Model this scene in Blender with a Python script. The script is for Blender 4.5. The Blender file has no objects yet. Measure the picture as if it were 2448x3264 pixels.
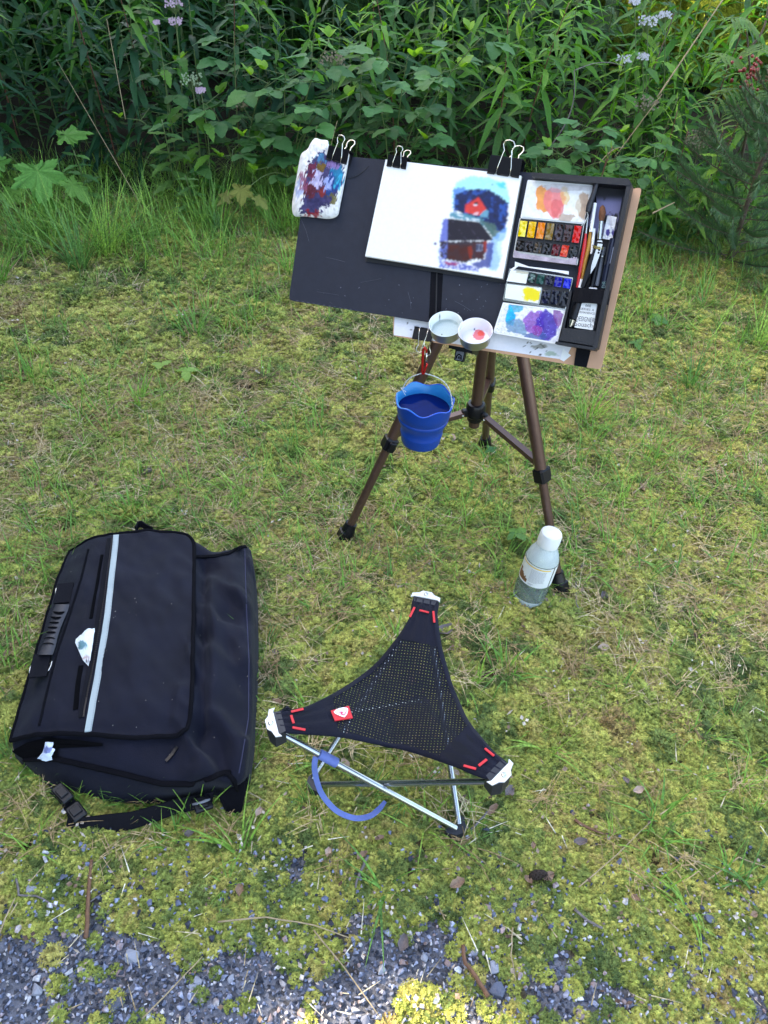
import bpy, math, random
import numpy as np
from mathutils import Vector, Matrix, Euler
from mathutils.bvhtree import BVHTree
random.seed(7); rng = np.random.default_rng(7)
SC = bpy.context.scene
COL = SC.collection
R = math.radians

# ------------------------------------------------------------------ camera, sky, sun, exposure
CAMH = 1.4; PITCH = R(42); ROLL = R(2); FPX = 2629.0; CX, CY = 1224.0, 1632.0
fwd = Vector((0, math.cos(PITCH), -math.sin(PITCH)))
_up0 = Vector((0, math.sin(PITCH), math.cos(PITCH))); _rt0 = Vector((1, 0, 0))
rt = math.cos(ROLL)*_rt0 + math.sin(ROLL)*_up0
up = -math.sin(ROLL)*_rt0 + math.cos(ROLL)*_up0
CAMP = Vector((0, 0, CAMH))
cam = bpy.data.objects.new('camera', bpy.data.cameras.new('camera'))
cam.data.sensor_fit = 'VERTICAL'; cam.data.sensor_height = 36; cam.data.lens = 36*FPX/3264
cam.data.clip_start = 0.02; cam.data.clip_end = 400
mw = Matrix((rt, up, -fwd)).transposed().to_4x4(); mw.translation = CAMP
cam.matrix_world = mw; COL.objects.link(cam); SC.camera = cam

SUN_EL = R(38); SUN_DIR_XY = Vector((-0.93, 0.37)).normalized()      # where the sun stands, seen from the scene
w = bpy.data.worlds.new('World'); SC.world = w; w.use_nodes = True
nt = w.node_tree; nt.nodes.clear()
wo = nt.nodes.new('ShaderNodeOutputWorld'); bg = nt.nodes.new('ShaderNodeBackground'); sk = nt.nodes.new('ShaderNodeTexSky')
sk.sky_type = 'NISHITA'; sk.sun_disc = False; sk.sun_elevation = SUN_EL
sk.sun_rotation = math.atan2(SUN_DIR_XY.x, SUN_DIR_XY.y)
sk.dust_density = 2.5; sk.ozone_density = 1.0
nt.links.new(sk.outputs[0], bg.inputs[0]); bg.inputs[1].default_value = 0.13; nt.links.new(bg.outputs[0], wo.inputs[0])
sun = bpy.data.objects.new('sun', bpy.data.lights.new('sun', 'SUN'))
sun.data.energy = 3.0; sun.data.angle = R(0.5); sun.data.color = (1.0, 0.93, 0.8)
sd = Vector((SUN_DIR_XY.x*math.cos(SUN_EL), SUN_DIR_XY.y*math.cos(SUN_EL), math.sin(SUN_EL)))
sun.rotation_euler = sd.to_track_quat('Z', 'Y').to_euler(); sun.location = sd*10; COL.objects.link(sun)
SC.view_settings.view_transform = 'Standard'; SC.view_settings.look = 'None'
SC.view_settings.gamma = 1; SC.view_settings.use_curve_mapping = False
SC.view_settings.exposure = 2.95
try:
    SC.view_settings.use_white_balance = True
    SC.view_settings.white_balance_temperature = 7700; SC.view_settings.white_balance_tint = 8
except Exception: pass
SC.cycles.max_bounces = 8; SC.cycles.transparent_max_bounces = 12; SC.cycles.diffuse_bounces = 3

# ------------------------------------------------------------------ helpers
def ray(px, py): return rt*float((px-CX)/FPX) - up*float((py-CY)/FPX) + fwd
def G(px, py, z=0.0):
    d = ray(px, py); return CAMP + d*((z-CAMH)/d.z)
def atY(px, py, Y):
    d = ray(px, py); return CAMP + d*(Y/d.y)
def _h(ix, iy, s):
    h = (ix*374761393 + iy*668265263 + s*974711) & 0xffffffff
    h = ((h ^ (h >> 13))*1274126177) & 0xffffffff
    return ((h ^ (h >> 16)) & 0xffffff)/float(0xffffff)
def vn(x, y, s=0):
    x = np.asarray(x, float); y = np.asarray(y, float)
    ix = np.floor(x).astype(np.int64); iy = np.floor(y).astype(np.int64); fx = x-ix; fy = y-iy
    fx = fx*fx*(3-2*fx); fy = fy*fy*(3-2*fy)
    a = _h(ix, iy, s); b = _h(ix+1, iy, s); c = _h(ix, iy+1, s); d = _h(ix+1, iy+1, s)
    return a*(1-fx)*(1-fy)+b*fx*(1-fy)+c*(1-fx)*fy+d*fx*fy
def fbm(x, y, s=0, o=4):
    t = 0; a = .5; n = 0
    for i in range(o):
        t = t+a*vn(np.asarray(x)*2**i, np.asarray(y)*2**i, s+i*17); n += a; a *= .5
    return t/n
def sstep(a, b, x):
    t = np.clip((np.asarray(x, float)-a)/(b-a), 0, 1); return t*t*(3-2*t)

def tag(o, label=None, cat=None, group=None, kind=None):
    if label: o['label'] = label
    if cat: o['category'] = cat
    if group: o['group'] = group
    if kind: o['kind'] = kind
    return o
def empty(name, loc, label, cat, group=None, rot=None):
    o = bpy.data.objects.new(name, None); COL.objects.link(o)
    o.location = loc
    if rot is not None: o.rotation_euler = rot
    o.empty_display_size = .02
    return tag(o, label, cat, group)
def link(name, me, parent=None, mats=None):
    o = bpy.data.objects.new(name, me); COL.objects.link(o)
    if parent is not None: o.parent = parent
    return o

class MB:
    "collects shapes in WORLD coordinates; build() links them as one mesh object (made local to its parent)"
    def __init__(s): s.v = []; s.f = []; s.m = []; s.c = None
    def add(s, vs, fs, mi=0):
        b = len(s.v); s.v += [tuple(p) for p in vs]; s.f += [tuple(i+b for i in f) for f in fs]; s.m += [mi]*len(fs); return s
    def prism(s, bot, top, mi=0):
        n = len(bot); fs = [tuple(range(n-1, -1, -1)), tuple(range(n, 2*n))]+[(i, (i+1) % n, n+(i+1) % n, n+i) for i in range(n)]
        return s.add(list(bot)+list(top), fs, mi)
    def box(s, c, dx, dy, dz, bev=0.0, mi=0):
        "box around centre c with full-size edge vectors dx dy dz, edges chamfered"
        c = Vector(c); dx = Vector(dx)/2; dy = Vector(dy)/2; dz = Vector(dz)/2
        if bev <= 0:
            P = [c+sx*dx+sy*dy+sz*dz for sz in (-1, 1) for sx, sy in ((-1, -1), (1, -1), (1, 1), (-1, 1))]
            return s.prism(P[:4], P[4:], mi)
        kx = 1-bev/max(dx.length, 1e-6); ky = 1-bev/max(dy.length, 1e-6); kz = 1-bev/max(dz.length, 1e-6)
        ring = lambda a, b, z: [c+x*dx+y*dy+z*dz for x, y in ((-a, -b+(b-ky*b if 0 else 0)), (a, -b), (a, b), (-a, b))]
        def oct_(inset, z):
            ax, ay = (1, 1) if not inset else (kx, ky)
            bx, by = (kx, ky) if not inset else (2*kx-1, 2*ky-1)
            pts = [(-bx, -ay), (bx, -ay), (ax, -by), (ax, by), (bx, ay), (-bx, ay), (-ax, by), (-ax, -by)]
            return [c+x*dx+y*dy+z*dz for x, y in pts]
        rings = [oct_(1, -1), oct_(0, -kz), oct_(0, kz), oct_(1, 1)]
        vs = [p for r_ in rings for p in r_]
        fs = [tuple(range(7, -1, -1)), tuple(range(24, 32))]
        for k in range(3):
            for i in range(8): fs.append((k*8+i, k*8+(i+1) % 8, (k+1)*8+(i+1) % 8, (k+1)*8+i))
        return s.add(vs, fs, mi)
    def tube(s, pts, rad, n=8, mi=0, caps=True, closed=False):
        pts = [Vector(p) for p in pts]; m = len(pts)
        if not hasattr(rad, '__len__'): rad = [rad]*m
        vs = []; fs = []; prev = None
        for i, p in enumerate(pts):
            if closed: t = pts[(i+1) % m]-pts[i-1]
            else: t = pts[min(i+1, m-1)]-pts[max(i-1, 0)]
            t = t.normalized() if t.length > 1e-9 else Vector((0, 0, 1))
            if prev is None: a = t.orthogonal().normalized()
            else:
                a = prev-t*prev.dot(t); a = a.normalized() if a.length > 1e-6 else t.orthogonal().normalized()
            prev = a; b = t.cross(a)
            for k in range(n):
                th = 2*math.pi*k/n; vs.append(p+(a*math.cos(th)+b*math.sin(th))*rad[i])
        last = m if closed else m-1
        for i in range(last):
            j = (i+1) % m
            for k in range(n): fs.append((i*n+k, i*n+(k+1) % n, j*n+(k+1) % n, j*n+k))
        if caps and not closed: fs += [tuple(range(n-1, -1, -1)), tuple((m-1)*n+k for k in range(n))]
        return s.add(vs, fs, mi)
    def lathe(s, o, ax, prof, n=32, mi=0, ref=None, wave=None):
        o = Vector(o); ax = Vector(ax).normalized(); a = (Vector(ref)-ax*ax.dot(Vector(ref))).normalized() if ref is not None else ax.orthogonal().normalized(); b = ax.cross(a)
        vs = []; fs = []
        for j, (r_, z) in enumerate(prof):
            for k in range(n):
                th = 2*math.pi*k/n; dz = wave(j, th) if wave else 0
                vs.append(o+ax*(z+dz)+(a*math.cos(th)+b*math.sin(th))*r_)
        for j in range(len(prof)-1):
            for k in range(n): fs.append((j*n+k, j*n+(k+1) % n, (j+1)*n+(k+1) % n, (j+1)*n+k))
        return s.add(vs, fs, mi)
    def ribbon(s, pts, wid, th=.0008, mi=0):
        "flat band: pts centre line, wid list of half-width vectors"
        pts = [Vector(p) for p in pts]
        vs = []; fs = []
        for i, p in enumerate(pts):
            t = (pts[min(i+1, len(pts)-1)]-pts[max(i-1, 0)]).normalized(); n_ = t.cross(wid[i]).normalized()*th/2
            vs += [p-wid[i]-n_, p+wid[i]-n_, p+wid[i]+n_, p-wid[i]+n_]
        for i in range(len(pts)-1):
            a = i*4; b = a+4
            for k in range(4): fs.append((a+k, a+(k+1) % 4, b+(k+1) % 4, b+k))
        e = (len(pts)-1)*4
        fs += [(3, 2, 1, 0), (e, e+1, e+2, e+3)]
        return s.add(vs, fs, mi)
    def build(s, name, mats, parent=None, smooth=False, col=None, auto=None):
        me = bpy.data.meshes.new(name)
        v = s.v
        if parent is not None:
            bpy.context.view_layer.update() if False else None
            M = wm(parent).inverted(); v = [M @ Vector(p) for p in v]
        me.from_pydata([tuple(p) for p in v], [], s.f)
        mats = mats if isinstance(mats, (list, tuple)) else [mats]
        for m in mats: me.materials.append(m)
        if any(s.m): me.polygons.foreach_set('material_index', s.m)
        if smooth: me.polygons.foreach_set('use_smooth', [True]*len(me.polygons))
        if col is not None:
            a = me.color_attributes.new('Col', 'FLOAT_COLOR', 'POINT')
            c = np.ones((len(v), 4)); c[:, :3] = col; a.data.foreach_set('color', c.ravel())
        me.update()
        if auto: me.set_sharp_from_angle(angle=R(auto))
        return link(name, me, parent)
def wm(o):
    M = o.matrix_basis.copy(); M = Matrix.LocRotScale(o.location, o.rotation_euler, o.scale)
    return wm(o.parent) @ M if o.parent else M

# ------------------------------------------------------------------ materials
def mat(name, col, rough=.6, metal=0, var=.12, scale=30, bump=0, bscale=200, spec=.5, sheen=0, attr=False, objcol=False, trans=0, coat=0):
    m = bpy.data.materials.new(name); m.use_nodes = True; N = m.node_tree.nodes; L = m.node_tree.links
    p = N['Principled BSDF']; tc = N.new('ShaderNodeTexCoord')
    no = N.new('ShaderNodeTexNoise'); no.inputs['Scale'].default_value = scale; no.inputs['Detail'].default_value = 5; no.inputs['Roughness'].default_value = .65
    L.new(tc.outputs['Object'], no.inputs['Vector'])
    mr = N.new('ShaderNodeMapRange'); mr.inputs[1].default_value = .25; mr.inputs[2].default_value = .75
    mr.inputs[3].default_value = 1-var; mr.inputs[4].default_value = 1+var; L.new(no.outputs['Fac'], mr.inputs[0])
    mx = N.new('ShaderNodeMix'); mx.data_type = 'RGBA'; mx.blend_type = 'MULTIPLY'; mx.inputs[0].default_value = 1
    if attr:
        at = N.new('ShaderNodeVertexColor'); at.layer_name = 'Col'; L.new(at.outputs[0], mx.inputs[6])
    elif objcol:
        oi = N.new('ShaderNodeObjectInfo'); L.new(oi.outputs['Color'], mx.inputs[6])
    else: mx.inputs[6].default_value = (*col, 1)
    L.new(mr.outputs[0], mx.inputs[7]); L.new(mx.outputs[2], p.inputs['Base Color'])
    p.inputs['Roughness'].default_value = rough; p.inputs['Metallic'].default_value = metal
    p.inputs['Specular IOR Level'].default_value = spec
    if sheen: p.inputs['Sheen Weight'].default_value = sheen
    if coat: p.inputs['Coat Weight'].default_value = coat; p.inputs['Coat Roughness'].default_value = .05
    if bump:
        nb = N.new('ShaderNodeTexNoise'); nb.inputs['Scale'].default_value = bscale; nb.inputs['Detail'].default_value = 3
        L.new(tc.outputs['Object'], nb.inputs['Vector']); b = N.new('ShaderNodeBump'); b.inputs['Strength'].default_value = bump; b.inputs['Distance'].default_value = .002
        L.new(nb.outputs['Fac'], b.inputs['Height']); L.new(b.outputs[0], p.inputs['Normal'])
    if trans:
        tl = N.new('ShaderNodeBsdfTranslucent'); ms = N.new('ShaderNodeMixShader'); ms.inputs[0].default_value = trans
        gm = N.new('ShaderNodeMix'); gm.data_type = 'RGBA'; gm.blend_type = 'MULTIPLY'; gm.inputs[0].default_value = 1; gm.inputs[7].default_value = (1.3, 1.5, .5, 1)
        L.new(mx.outputs[2], gm.inputs[6]); L.new(gm.outputs[2], tl.inputs[0])
        L.new(p.outputs[0], ms.inputs[1]); L.new(tl.outputs[0], ms.inputs[2]); L.new(ms.outputs[0], N['Material Output'].inputs[0])
    return m
def ground_cover_mat(name, cols, sc1, rough=.8, trans=.15, rv=.5):
    "colours chosen by patches in the world plus a per-tuft random step"
    m = bpy.data.materials.new(name); m.use_nodes = True; N = m.node_tree.nodes; L = m.node_tree.links; p = N['Principled BSDF']
    ge = N.new('ShaderNodeNewGeometry'); n1 = N.new('ShaderNodeTexNoise'); n1.inputs['Scale'].default_value = sc1; n1.inputs['Detail'].default_value = 5; n1.inputs['Roughness'].default_value = .7
    L.new(ge.outputs['Position'], n1.inputs['Vector'])
    oi = N.new('ShaderNodeObjectInfo'); ma = N.new('ShaderNodeMath'); ma.operation = 'MULTIPLY_ADD'; ma.inputs[1].default_value = rv; L.new(oi.outputs['Random'], ma.inputs[0])
    m2 = N.new('ShaderNodeMath'); m2.operation = 'SUBTRACT'; m2.inputs[1].default_value = rv/2; L.new(n1.outputs['Fac'], m2.inputs[0]); L.new(m2.outputs[0], ma.inputs[2])
    cr = N.new('ShaderNodeValToRGB'); e = cr.color_ramp.elements
    e[0].position = cols[0][0]; e[0].color = (*cols[0][1], 1); e[1].position = cols[-1][0]; e[1].color = (*cols[-1][1], 1)
    for ps, c in cols[1:-1]: q = e.new(ps); q.color = (*c, 1)
    L.new(ma.outputs[0], cr.inputs[0])
    n2 = N.new('ShaderNodeTexNoise'); n2.inputs['Scale'].default_value = 130; n2.inputs['Detail'].default_value = 4; L.new(ge.outputs['Position'], n2.inputs['Vector'])
    mr = N.new('ShaderNodeMapRange'); mr.inputs[1].default_value = .3; mr.inputs[2].default_value = .7; mr.inputs[3].default_value = .42; mr.inputs[4].default_value = 1.5; L.new(n2.outputs['Fac'], mr.inputs[0])
    mx = N.new('ShaderNodeMix'); mx.data_type = 'RGBA'; mx.blend_type = 'MULTIPLY'; mx.inputs[0].default_value = 1
    L.new(cr.outputs[0], mx.inputs[6]); L.new(mr.outputs[0], mx.inputs[7]); L.new(mx.outputs[2], p.inputs['Base Color'])
    p.inputs['Roughness'].default_value = rough; p.inputs['Specular IOR Level'].default_value = .3
    if trans:
        tl = N.new('ShaderNodeBsdfTranslucent'); ms = N.new('ShaderNodeMixShader'); ms.inputs[0].default_value = trans
        L.new(mx.outputs[2], tl.inputs[0]); L.new(p.outputs[0], ms.inputs[1]); L.new(tl.outputs[0], ms.inputs[2]); L.new(ms.outputs[0], N['Material Output'].inputs[0])
    return m
M = {}
M['leaf'] = mat('leaf', (0, 0, 0), .5, var=.25, scale=25, objcol=True, trans=.38, spec=.25, bump=.25, bscale=60)
M['stem_green'] = mat('stem_green', (.10, .15, .05), .6)
M['stem_red'] = mat('stem_red', (.14, .05, .035), .6)
M['stem_dry'] = mat('stem_dry', (.34, .26, .16), .8, var=.3, scale=60)
M['bark'] = mat('bark', (.09, .06, .045), .9, var=.4, scale=80, bump=.6)
M['fabric_black'] = mat('fabric_black', (.0040, .0049, .0145), .72, var=.4, scale=9, bump=.45, bscale=700, sheen=.06, spec=.17)
M['fabric_dull'] = mat('fabric_dull', (.0045, .0045, .007), .95, var=.2, scale=40, bump=.5, bscale=1200, spec=.08)
M['webbing'] = mat('webbing', (.006, .006, .010), .85, var=.2, scale=300, bump=.6, bscale=1500, spec=.15)
M['rubber'] = mat('rubber', (.016, .017, .026), .5, var=.1)
M['slot'] = mat('slot', (.003, .003, .004), 1.0, spec=.05)
M['plastic_black'] = mat('plastic_black', (.005, .005, .008), .35, spec=.3, var=.1, bump=.05)
M['book_black'] = mat('book_black', (.022, .024, .038), .6, var=.15, scale=60, bump=.25, bscale=1500, spec=.3)
M['book_edge'] = mat('book_edge', (.012, .012, .016), .6)
M['leather'] = mat('leather', (.007, .007, .011), .45, var=.2, scale=40, bump=.3, bscale=700)
M['elastic'] = mat('elastic', (.005, .005, .008), .9, var=.2, scale=200, bump=.4, bscale=1500, spec=.2)
M['wood'] = mat('wood', (.56, .31, .19), .6, var=.12, scale=12, bump=.1)
M['white'] = mat('white', (.80, .80, .82), .5, var=.03)
M['paper'] = mat('paper', (.87, .87, .88), .8, var=.02, attr=False, bump=.1, bscale=500)
M['paper_edge'] = mat('paper_edge', (.55, .54, .50), .9, var=.2, scale=300)
M['printed'] = mat('printed', (1, 1, 1), .7, var=.04, scale=200, attr=True)
M['paintwet'] = mat('paintwet', (1, 1, 1), .18, var=.12, scale=120, attr=True, spec=.5)
M['enamel'] = mat('enamel', (1, 1, 1), .25, var=.04, attr=True)
M['cloth'] = mat('cloth', (1, 1, 1), .95, var=.08, scale=150, attr=True, bump=.5, bscale=600)
M['steel'] = mat('steel', (.62, .62, .60), .25, 1, var=.1)
M['steel_dull'] = mat('steel_dull', (.55, .54, .50), .42, 1, var=.15)
M['rod'] = mat('rod', (.42, .44, .46), .22, .95, var=.12, scale=40)
M['bronze'] = mat('bronze', (.105, .058, .047), .36, .55, var=.12, scale=40, coat=.2)
M['clipwire'] = mat('clipwire', (.66, .62, .55), .22, 1)
M['plate_white'] = mat('plate_white', (.72, .72, .72), .3, .1)
M['red'] = mat('red', (.65, .02, .03), .55)
M['red_metal'] = mat('red_metal', (.55, .02, .02), .22, .6)
M['blue_cup'] = mat('blue_cup', (.001, .044, .27), .4, var=.06, spec=.3)
M['blue_in'] = mat('blue_in', (.001, .20, .50), .4, var=.05)
M['blue_water'] = mat('blue_water', (.0006, .012, .11), .08, spec=.04, var=.1)
M['blue_strap'] = mat('blue_strap', (.11, .165, .46), .6, var=.12, bump=.4, bscale=1000)
M['reflective'] = mat('reflective', (.30, .37, .39), .40, var=.05, scale=80)
M['twine'] = mat('twine', (.55, .58, .6), .8, var=.3, scale=500)
M['ink'] = mat('ink', (.03, .03, .04), .7)
M['ink_grey'] = mat('ink_grey', (.25, .26, .30), .8)
M['ink_brown'] = mat('ink_brown', (.20, .09, .045), .6)
M['yellow_print'] = mat('yellow_print', (.80, .55, .12), .6)
M['pen_navy'] = mat('pen_navy', (.008, .012, .035), .3)
M['pen_label'] = mat('pen_label', (.35, .42, .60), .5)
M['gold'] = mat('gold', (.42, .20, .03), .35, .2)
M['brush_red'] = mat('brush_red', (.50, .015, .02), .3, coat=.4)
M['bristle'] = mat('bristle', (.14, .05, .02), .8, var=.4, scale=300)
M['brass_band'] = mat('brass_band', (.35, .27, .05), .5)
M['grey_pl'] = mat('grey_pl', (.13, .14, .17), .4)
def coloured(name, c, rough=.2): return mat(name, c, rough, var=.35, scale=90, bump=.5, bscale=180)

def thin_plastic(name, tint, diff, dcol):
    m = bpy.data.materials.new(name); m.use_nodes = True; N = m.node_tree.nodes; L = m.node_tree.links; N.remove(N['Principled BSDF'])
    tr = N.new('ShaderNodeBsdfTransparent'); tr.inputs[0].default_value = (*tint, 1)
    gl = N.new('ShaderNodeBsdfGlossy'); gl.inputs['Roughness'].default_value = .04
    fr = N.new('ShaderNodeLayerWeight'); fr.inputs[0].default_value = .32
    df = N.new('ShaderNodeBsdfDiffuse'); df.inputs[0].default_value = (*dcol, 1); tl = N.new('ShaderNodeBsdfTranslucent'); tl.inputs[0].default_value = (*dcol, 1)
    ad = N.new('ShaderNodeMixShader'); ad.inputs[0].default_value = .25; L.new(df.outputs[0], ad.inputs[1]); L.new(tl.outputs[0], ad.inputs[2])
    m1 = N.new('ShaderNodeMixShader'); m1.inputs[0].default_value = diff; L.new(tr.outputs[0], m1.inputs[1]); L.new(ad.outputs[0], m1.inputs[2])
    no = N.new('ShaderNodeTexNoise'); no.inputs['Scale'].default_value = 60
    mr = N.new('ShaderNodeMapRange'); mr.inputs[3].default_value = diff*.5; mr.inputs[4].default_value = min(1, diff*1.5)
    L.new(no.outputs[0], mr.inputs[0]); L.new(mr.outputs[0], m1.inputs[0])
    m2 = N.new('ShaderNodeMixShader'); L.new(fr.outputs['Fresnel'], m2.inputs[0]); L.new(m1.outputs[0], m2.inputs[1]); L.new(gl.outputs[0], m2.inputs[2])
    L.new(m2.outputs[0], N['Material Output'].inputs[0]); return m
M['pet'] = thin_plastic('pet', (.90, .97, .99), .20, (.78, .92, .98))
M['pet_fog_shine'] = thin_plastic('pet_fog_shine', (.85, .95, .98), .80, (.86, .95, .98))
wmtl = bpy.data.materials.new('water'); wmtl.use_nodes = True; _p = wmtl.node_tree.nodes['Principled BSDF']
_p.inputs['Transmission Weight'].default_value = 1; _p.inputs['IOR'].default_value = 1.33; _p.inputs['Roughness'].default_value = 0; _p.inputs['Base Color'].default_value = (.9, .96, .98, 1)
M['water'] = wmtl

def mesh_fabric():
    m = mat('mesh_fabric', (.007, .008, .014), .8, bump=.3, bscale=800, spec=.2)
    N = m.node_tree.nodes; L = m.node_tree.links
    tc = N.new('ShaderNodeTexCoord'); mp = N.new('ShaderNodeMapping'); mp.inputs['Rotation'].default_value = (0, 0, R(8)); mp.inputs['Scale'].default_value = (190, 190, 0)
    L.new(tc.outputs['Object'], mp.inputs[0])
    fr = N.new('ShaderNodeVectorMath'); fr.operation = 'FRACTION'; L.new(mp.outputs[0], fr.inputs[0])
    sb = N.new('ShaderNodeVectorMath'); sb.operation = 'SUBTRACT'; sb.inputs[1].default_value = (.5, .5, 0); L.new(fr.outputs[0], sb.inputs[0])
    ln = N.new('ShaderNodeVectorMath'); ln.operation = 'LENGTH'; L.new(sb.outputs[0], ln.inputs[0])
    lt = N.new('ShaderNodeMath'); lt.operation = 'LESS_THAN'; lt.inputs[1].default_value = .15; L.new(ln.outputs['Value'], lt.inputs[0])
    tr = N.new('ShaderNodeBsdfTransparent'); ms = N.new('ShaderNodeMixShader')
    L.new(lt.outputs[0], ms.inputs[0]); L.new(N['Principled BSDF'].outputs[0], ms.inputs[1]); L.new(tr.outputs[0], ms.inputs[2]); L.new(ms.outputs[0], N['Material Output'].inputs[0])
    return m
M['mesh_fabric'] = mesh_fabric()

# ------------------------------------------------------------------ ground
def hgt(x, y):
    x = np.asarray(x, float); y = np.asarray(y, float)
    near = .012*(fbm(x*5+9, y*5+4, 3)-.5)*2 + .02*(fbm(x*1.4, y*1.4, 5)-.5)
    far = .25*sstep(4, 14, np.hypot(x, y))*(fbm(x*.2, y*.2, 8)-.3)
    hole = -.018*np.exp(-(((x-.10)/.07)**2+((y-.405)/.035)**2))*1.0
    return near+far+hole
def gravel_amt(x, y):
    x = np.asarray(x, float); y = np.asarray(y, float)
    n = fbm(x*4+3, y*4+7, 21, 4); n3 = .55*fbm(x*9+3, y*9+7, 25, 3)+.45*fbm(x*30, y*30, 27, 3)
    a = sstep(.72, .40, y+(n-.5)*.34)*.60+.05*(y < .75)
    a = a*(1-sstep(.26, .42, x+(n-.5)*.3)*.42)-.5*np.exp(-(((x-.09)/.055)**2+((y-.415)/.05)**2))
    hole = np.exp(-(((x-.10)/.05)**2+((y-.42)/.03)**2))*.0
    return sstep(-.06, .09, a-n3+.02)
def axis(lo, hi, step, far, ratio=1.18):
    a = list(np.arange(lo, hi+1e-6, step)); s = step
    while a[-1] < far: s *= ratio; a.append(a[-1]+s)
    s = step; f2 = -far
    while a[0] > f2: s *= ratio; a.insert(0, a[0]-s)
    return np.array(a)
gx = axis(-2.6, 2.6, .022, 90); gy = axis(0.1, 6.2, .022, 90)
X, Y = np.meshgrid(gx, gy); Z = hgt(X, Y)
nx, ny = len(gx), len(gy)
me = bpy.data.meshes.new('ground')
idx = np.arange(nx*ny).reshape(ny, nx)
quads = np.stack([idx[:-1, :-1], idx[:-1, 1:], idx[1:, 1:], idx[1:, :-1]], -1).reshape(-1, 4)
me.vertices.add(nx*ny); me.vertices.foreach_set('co', np.stack([X, Y, Z], -1).ravel())
me.loops.add(quads.size); me.loops.foreach_set('vertex_index', quads.ravel()); me.polygons.add(len(quads))
me.polygons.foreach_set('loop_start', np.arange(0, quads.size, 4)); me.update(calc_edges=True); me.validate()
at = me.attributes.new('gravel', 'FLOAT', 'POINT'); at.data.foreach_set('value', gravel_amt(X, Y).ravel())
me.polygons.foreach_set('use_smooth', [True]*len(me.polygons))
gm = bpy.data.materials.new('soil_and_moss'); gm.use_nodes = True; N = gm.node_tree.nodes; L = gm.node_tree.links; p = N['Principled BSDF']
ge = N.new('ShaderNodeNewGeometry')
def noise(scale, det=5, r=.65):
    n = N.new('ShaderNodeTexNoise'); n.inputs['Scale'].default_value = scale; n.inputs['Detail'].default_value = det; n.inputs['Roughness'].default_value = r; L.new(ge.outputs['Position'], n.inputs['Vector']); return n
n1 = noise(6); cr = N.new('ShaderNodeValToRGB'); e = cr.color_ramp.elements
e[0].position = .35; e[0].color = (.035, .024, .014, 1); e[1].position = .65; e[1].color = (.085, .085, .028, 1); q = e.new(.5); q.color = (.065, .048, .022, 1); L.new(n1.outputs[0], cr.inputs[0])
vo = N.new('ShaderNodeTexVoronoi'); vo.inputs['Scale'].default_value = 170; L.new(ge.outputs['Position'], vo.inputs['Vector'])
cg = N.new('ShaderNodeValToRGB'); e = cg.color_ramp.elements; e[0].color = (.06, .06, .07, 1); e[1].color = (.20, .21, .26, 1)
sp = N.new('ShaderNodeSeparateColor'); L.new(vo.outputs['Color'], sp.inputs[0]); L.new(sp.outputs[0], cg.inputs[0])
ga = N.new('ShaderNodeAttribute'); ga.attribute_name = 'gravel'
mx = N.new('ShaderNodeMix'); mx.data_type = 'RGBA'; L.new(ga.outputs['Fac'], mx.inputs[0]); L.new(cr.outputs[0], mx.inputs[6]); L.new(cg.outputs[0], mx.inputs[7]); L.new(mx.outputs[2], p.inputs['Base Color'])
p.inputs['Roughness'].default_value = .9; p.inputs['Specular IOR Level'].default_value = .2
nb = noise(140, 4); bm_ = N.new('ShaderNodeBump'); bm_.inputs['Strength'].default_value = .8; bm_.inputs['Distance'].default_value = .006; L.new(nb.outputs[0], bm_.inputs['Height']); L.new(bm_.outputs[0], p.inputs['Normal'])
at2 = me.attributes.new('dark_soil', 'FLOAT', 'POINT'); at2.data.foreach_set('value', (sstep(3.25, 3.5, Y)*sstep(60, 10, Y)).ravel())  # ground turns darker brown from the foot of the plant stand backwards
ha = N.new('ShaderNodeAttribute'); ha.attribute_name = 'dark_soil'; hx = N.new('ShaderNodeMix'); hx.data_type = 'RGBA'; L.new(ha.outputs['Fac'], hx.inputs[0]); L.new(mx.outputs[2], hx.inputs[6]); hx.inputs[7].default_value = (.022, .017, .011, 1); L.new(hx.outputs[2], p.inputs['Base Color'])
me.materials.append(gm); tag(link('ground', me), 'mossy soil with gravel showing through in front', kind='structure')

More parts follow.
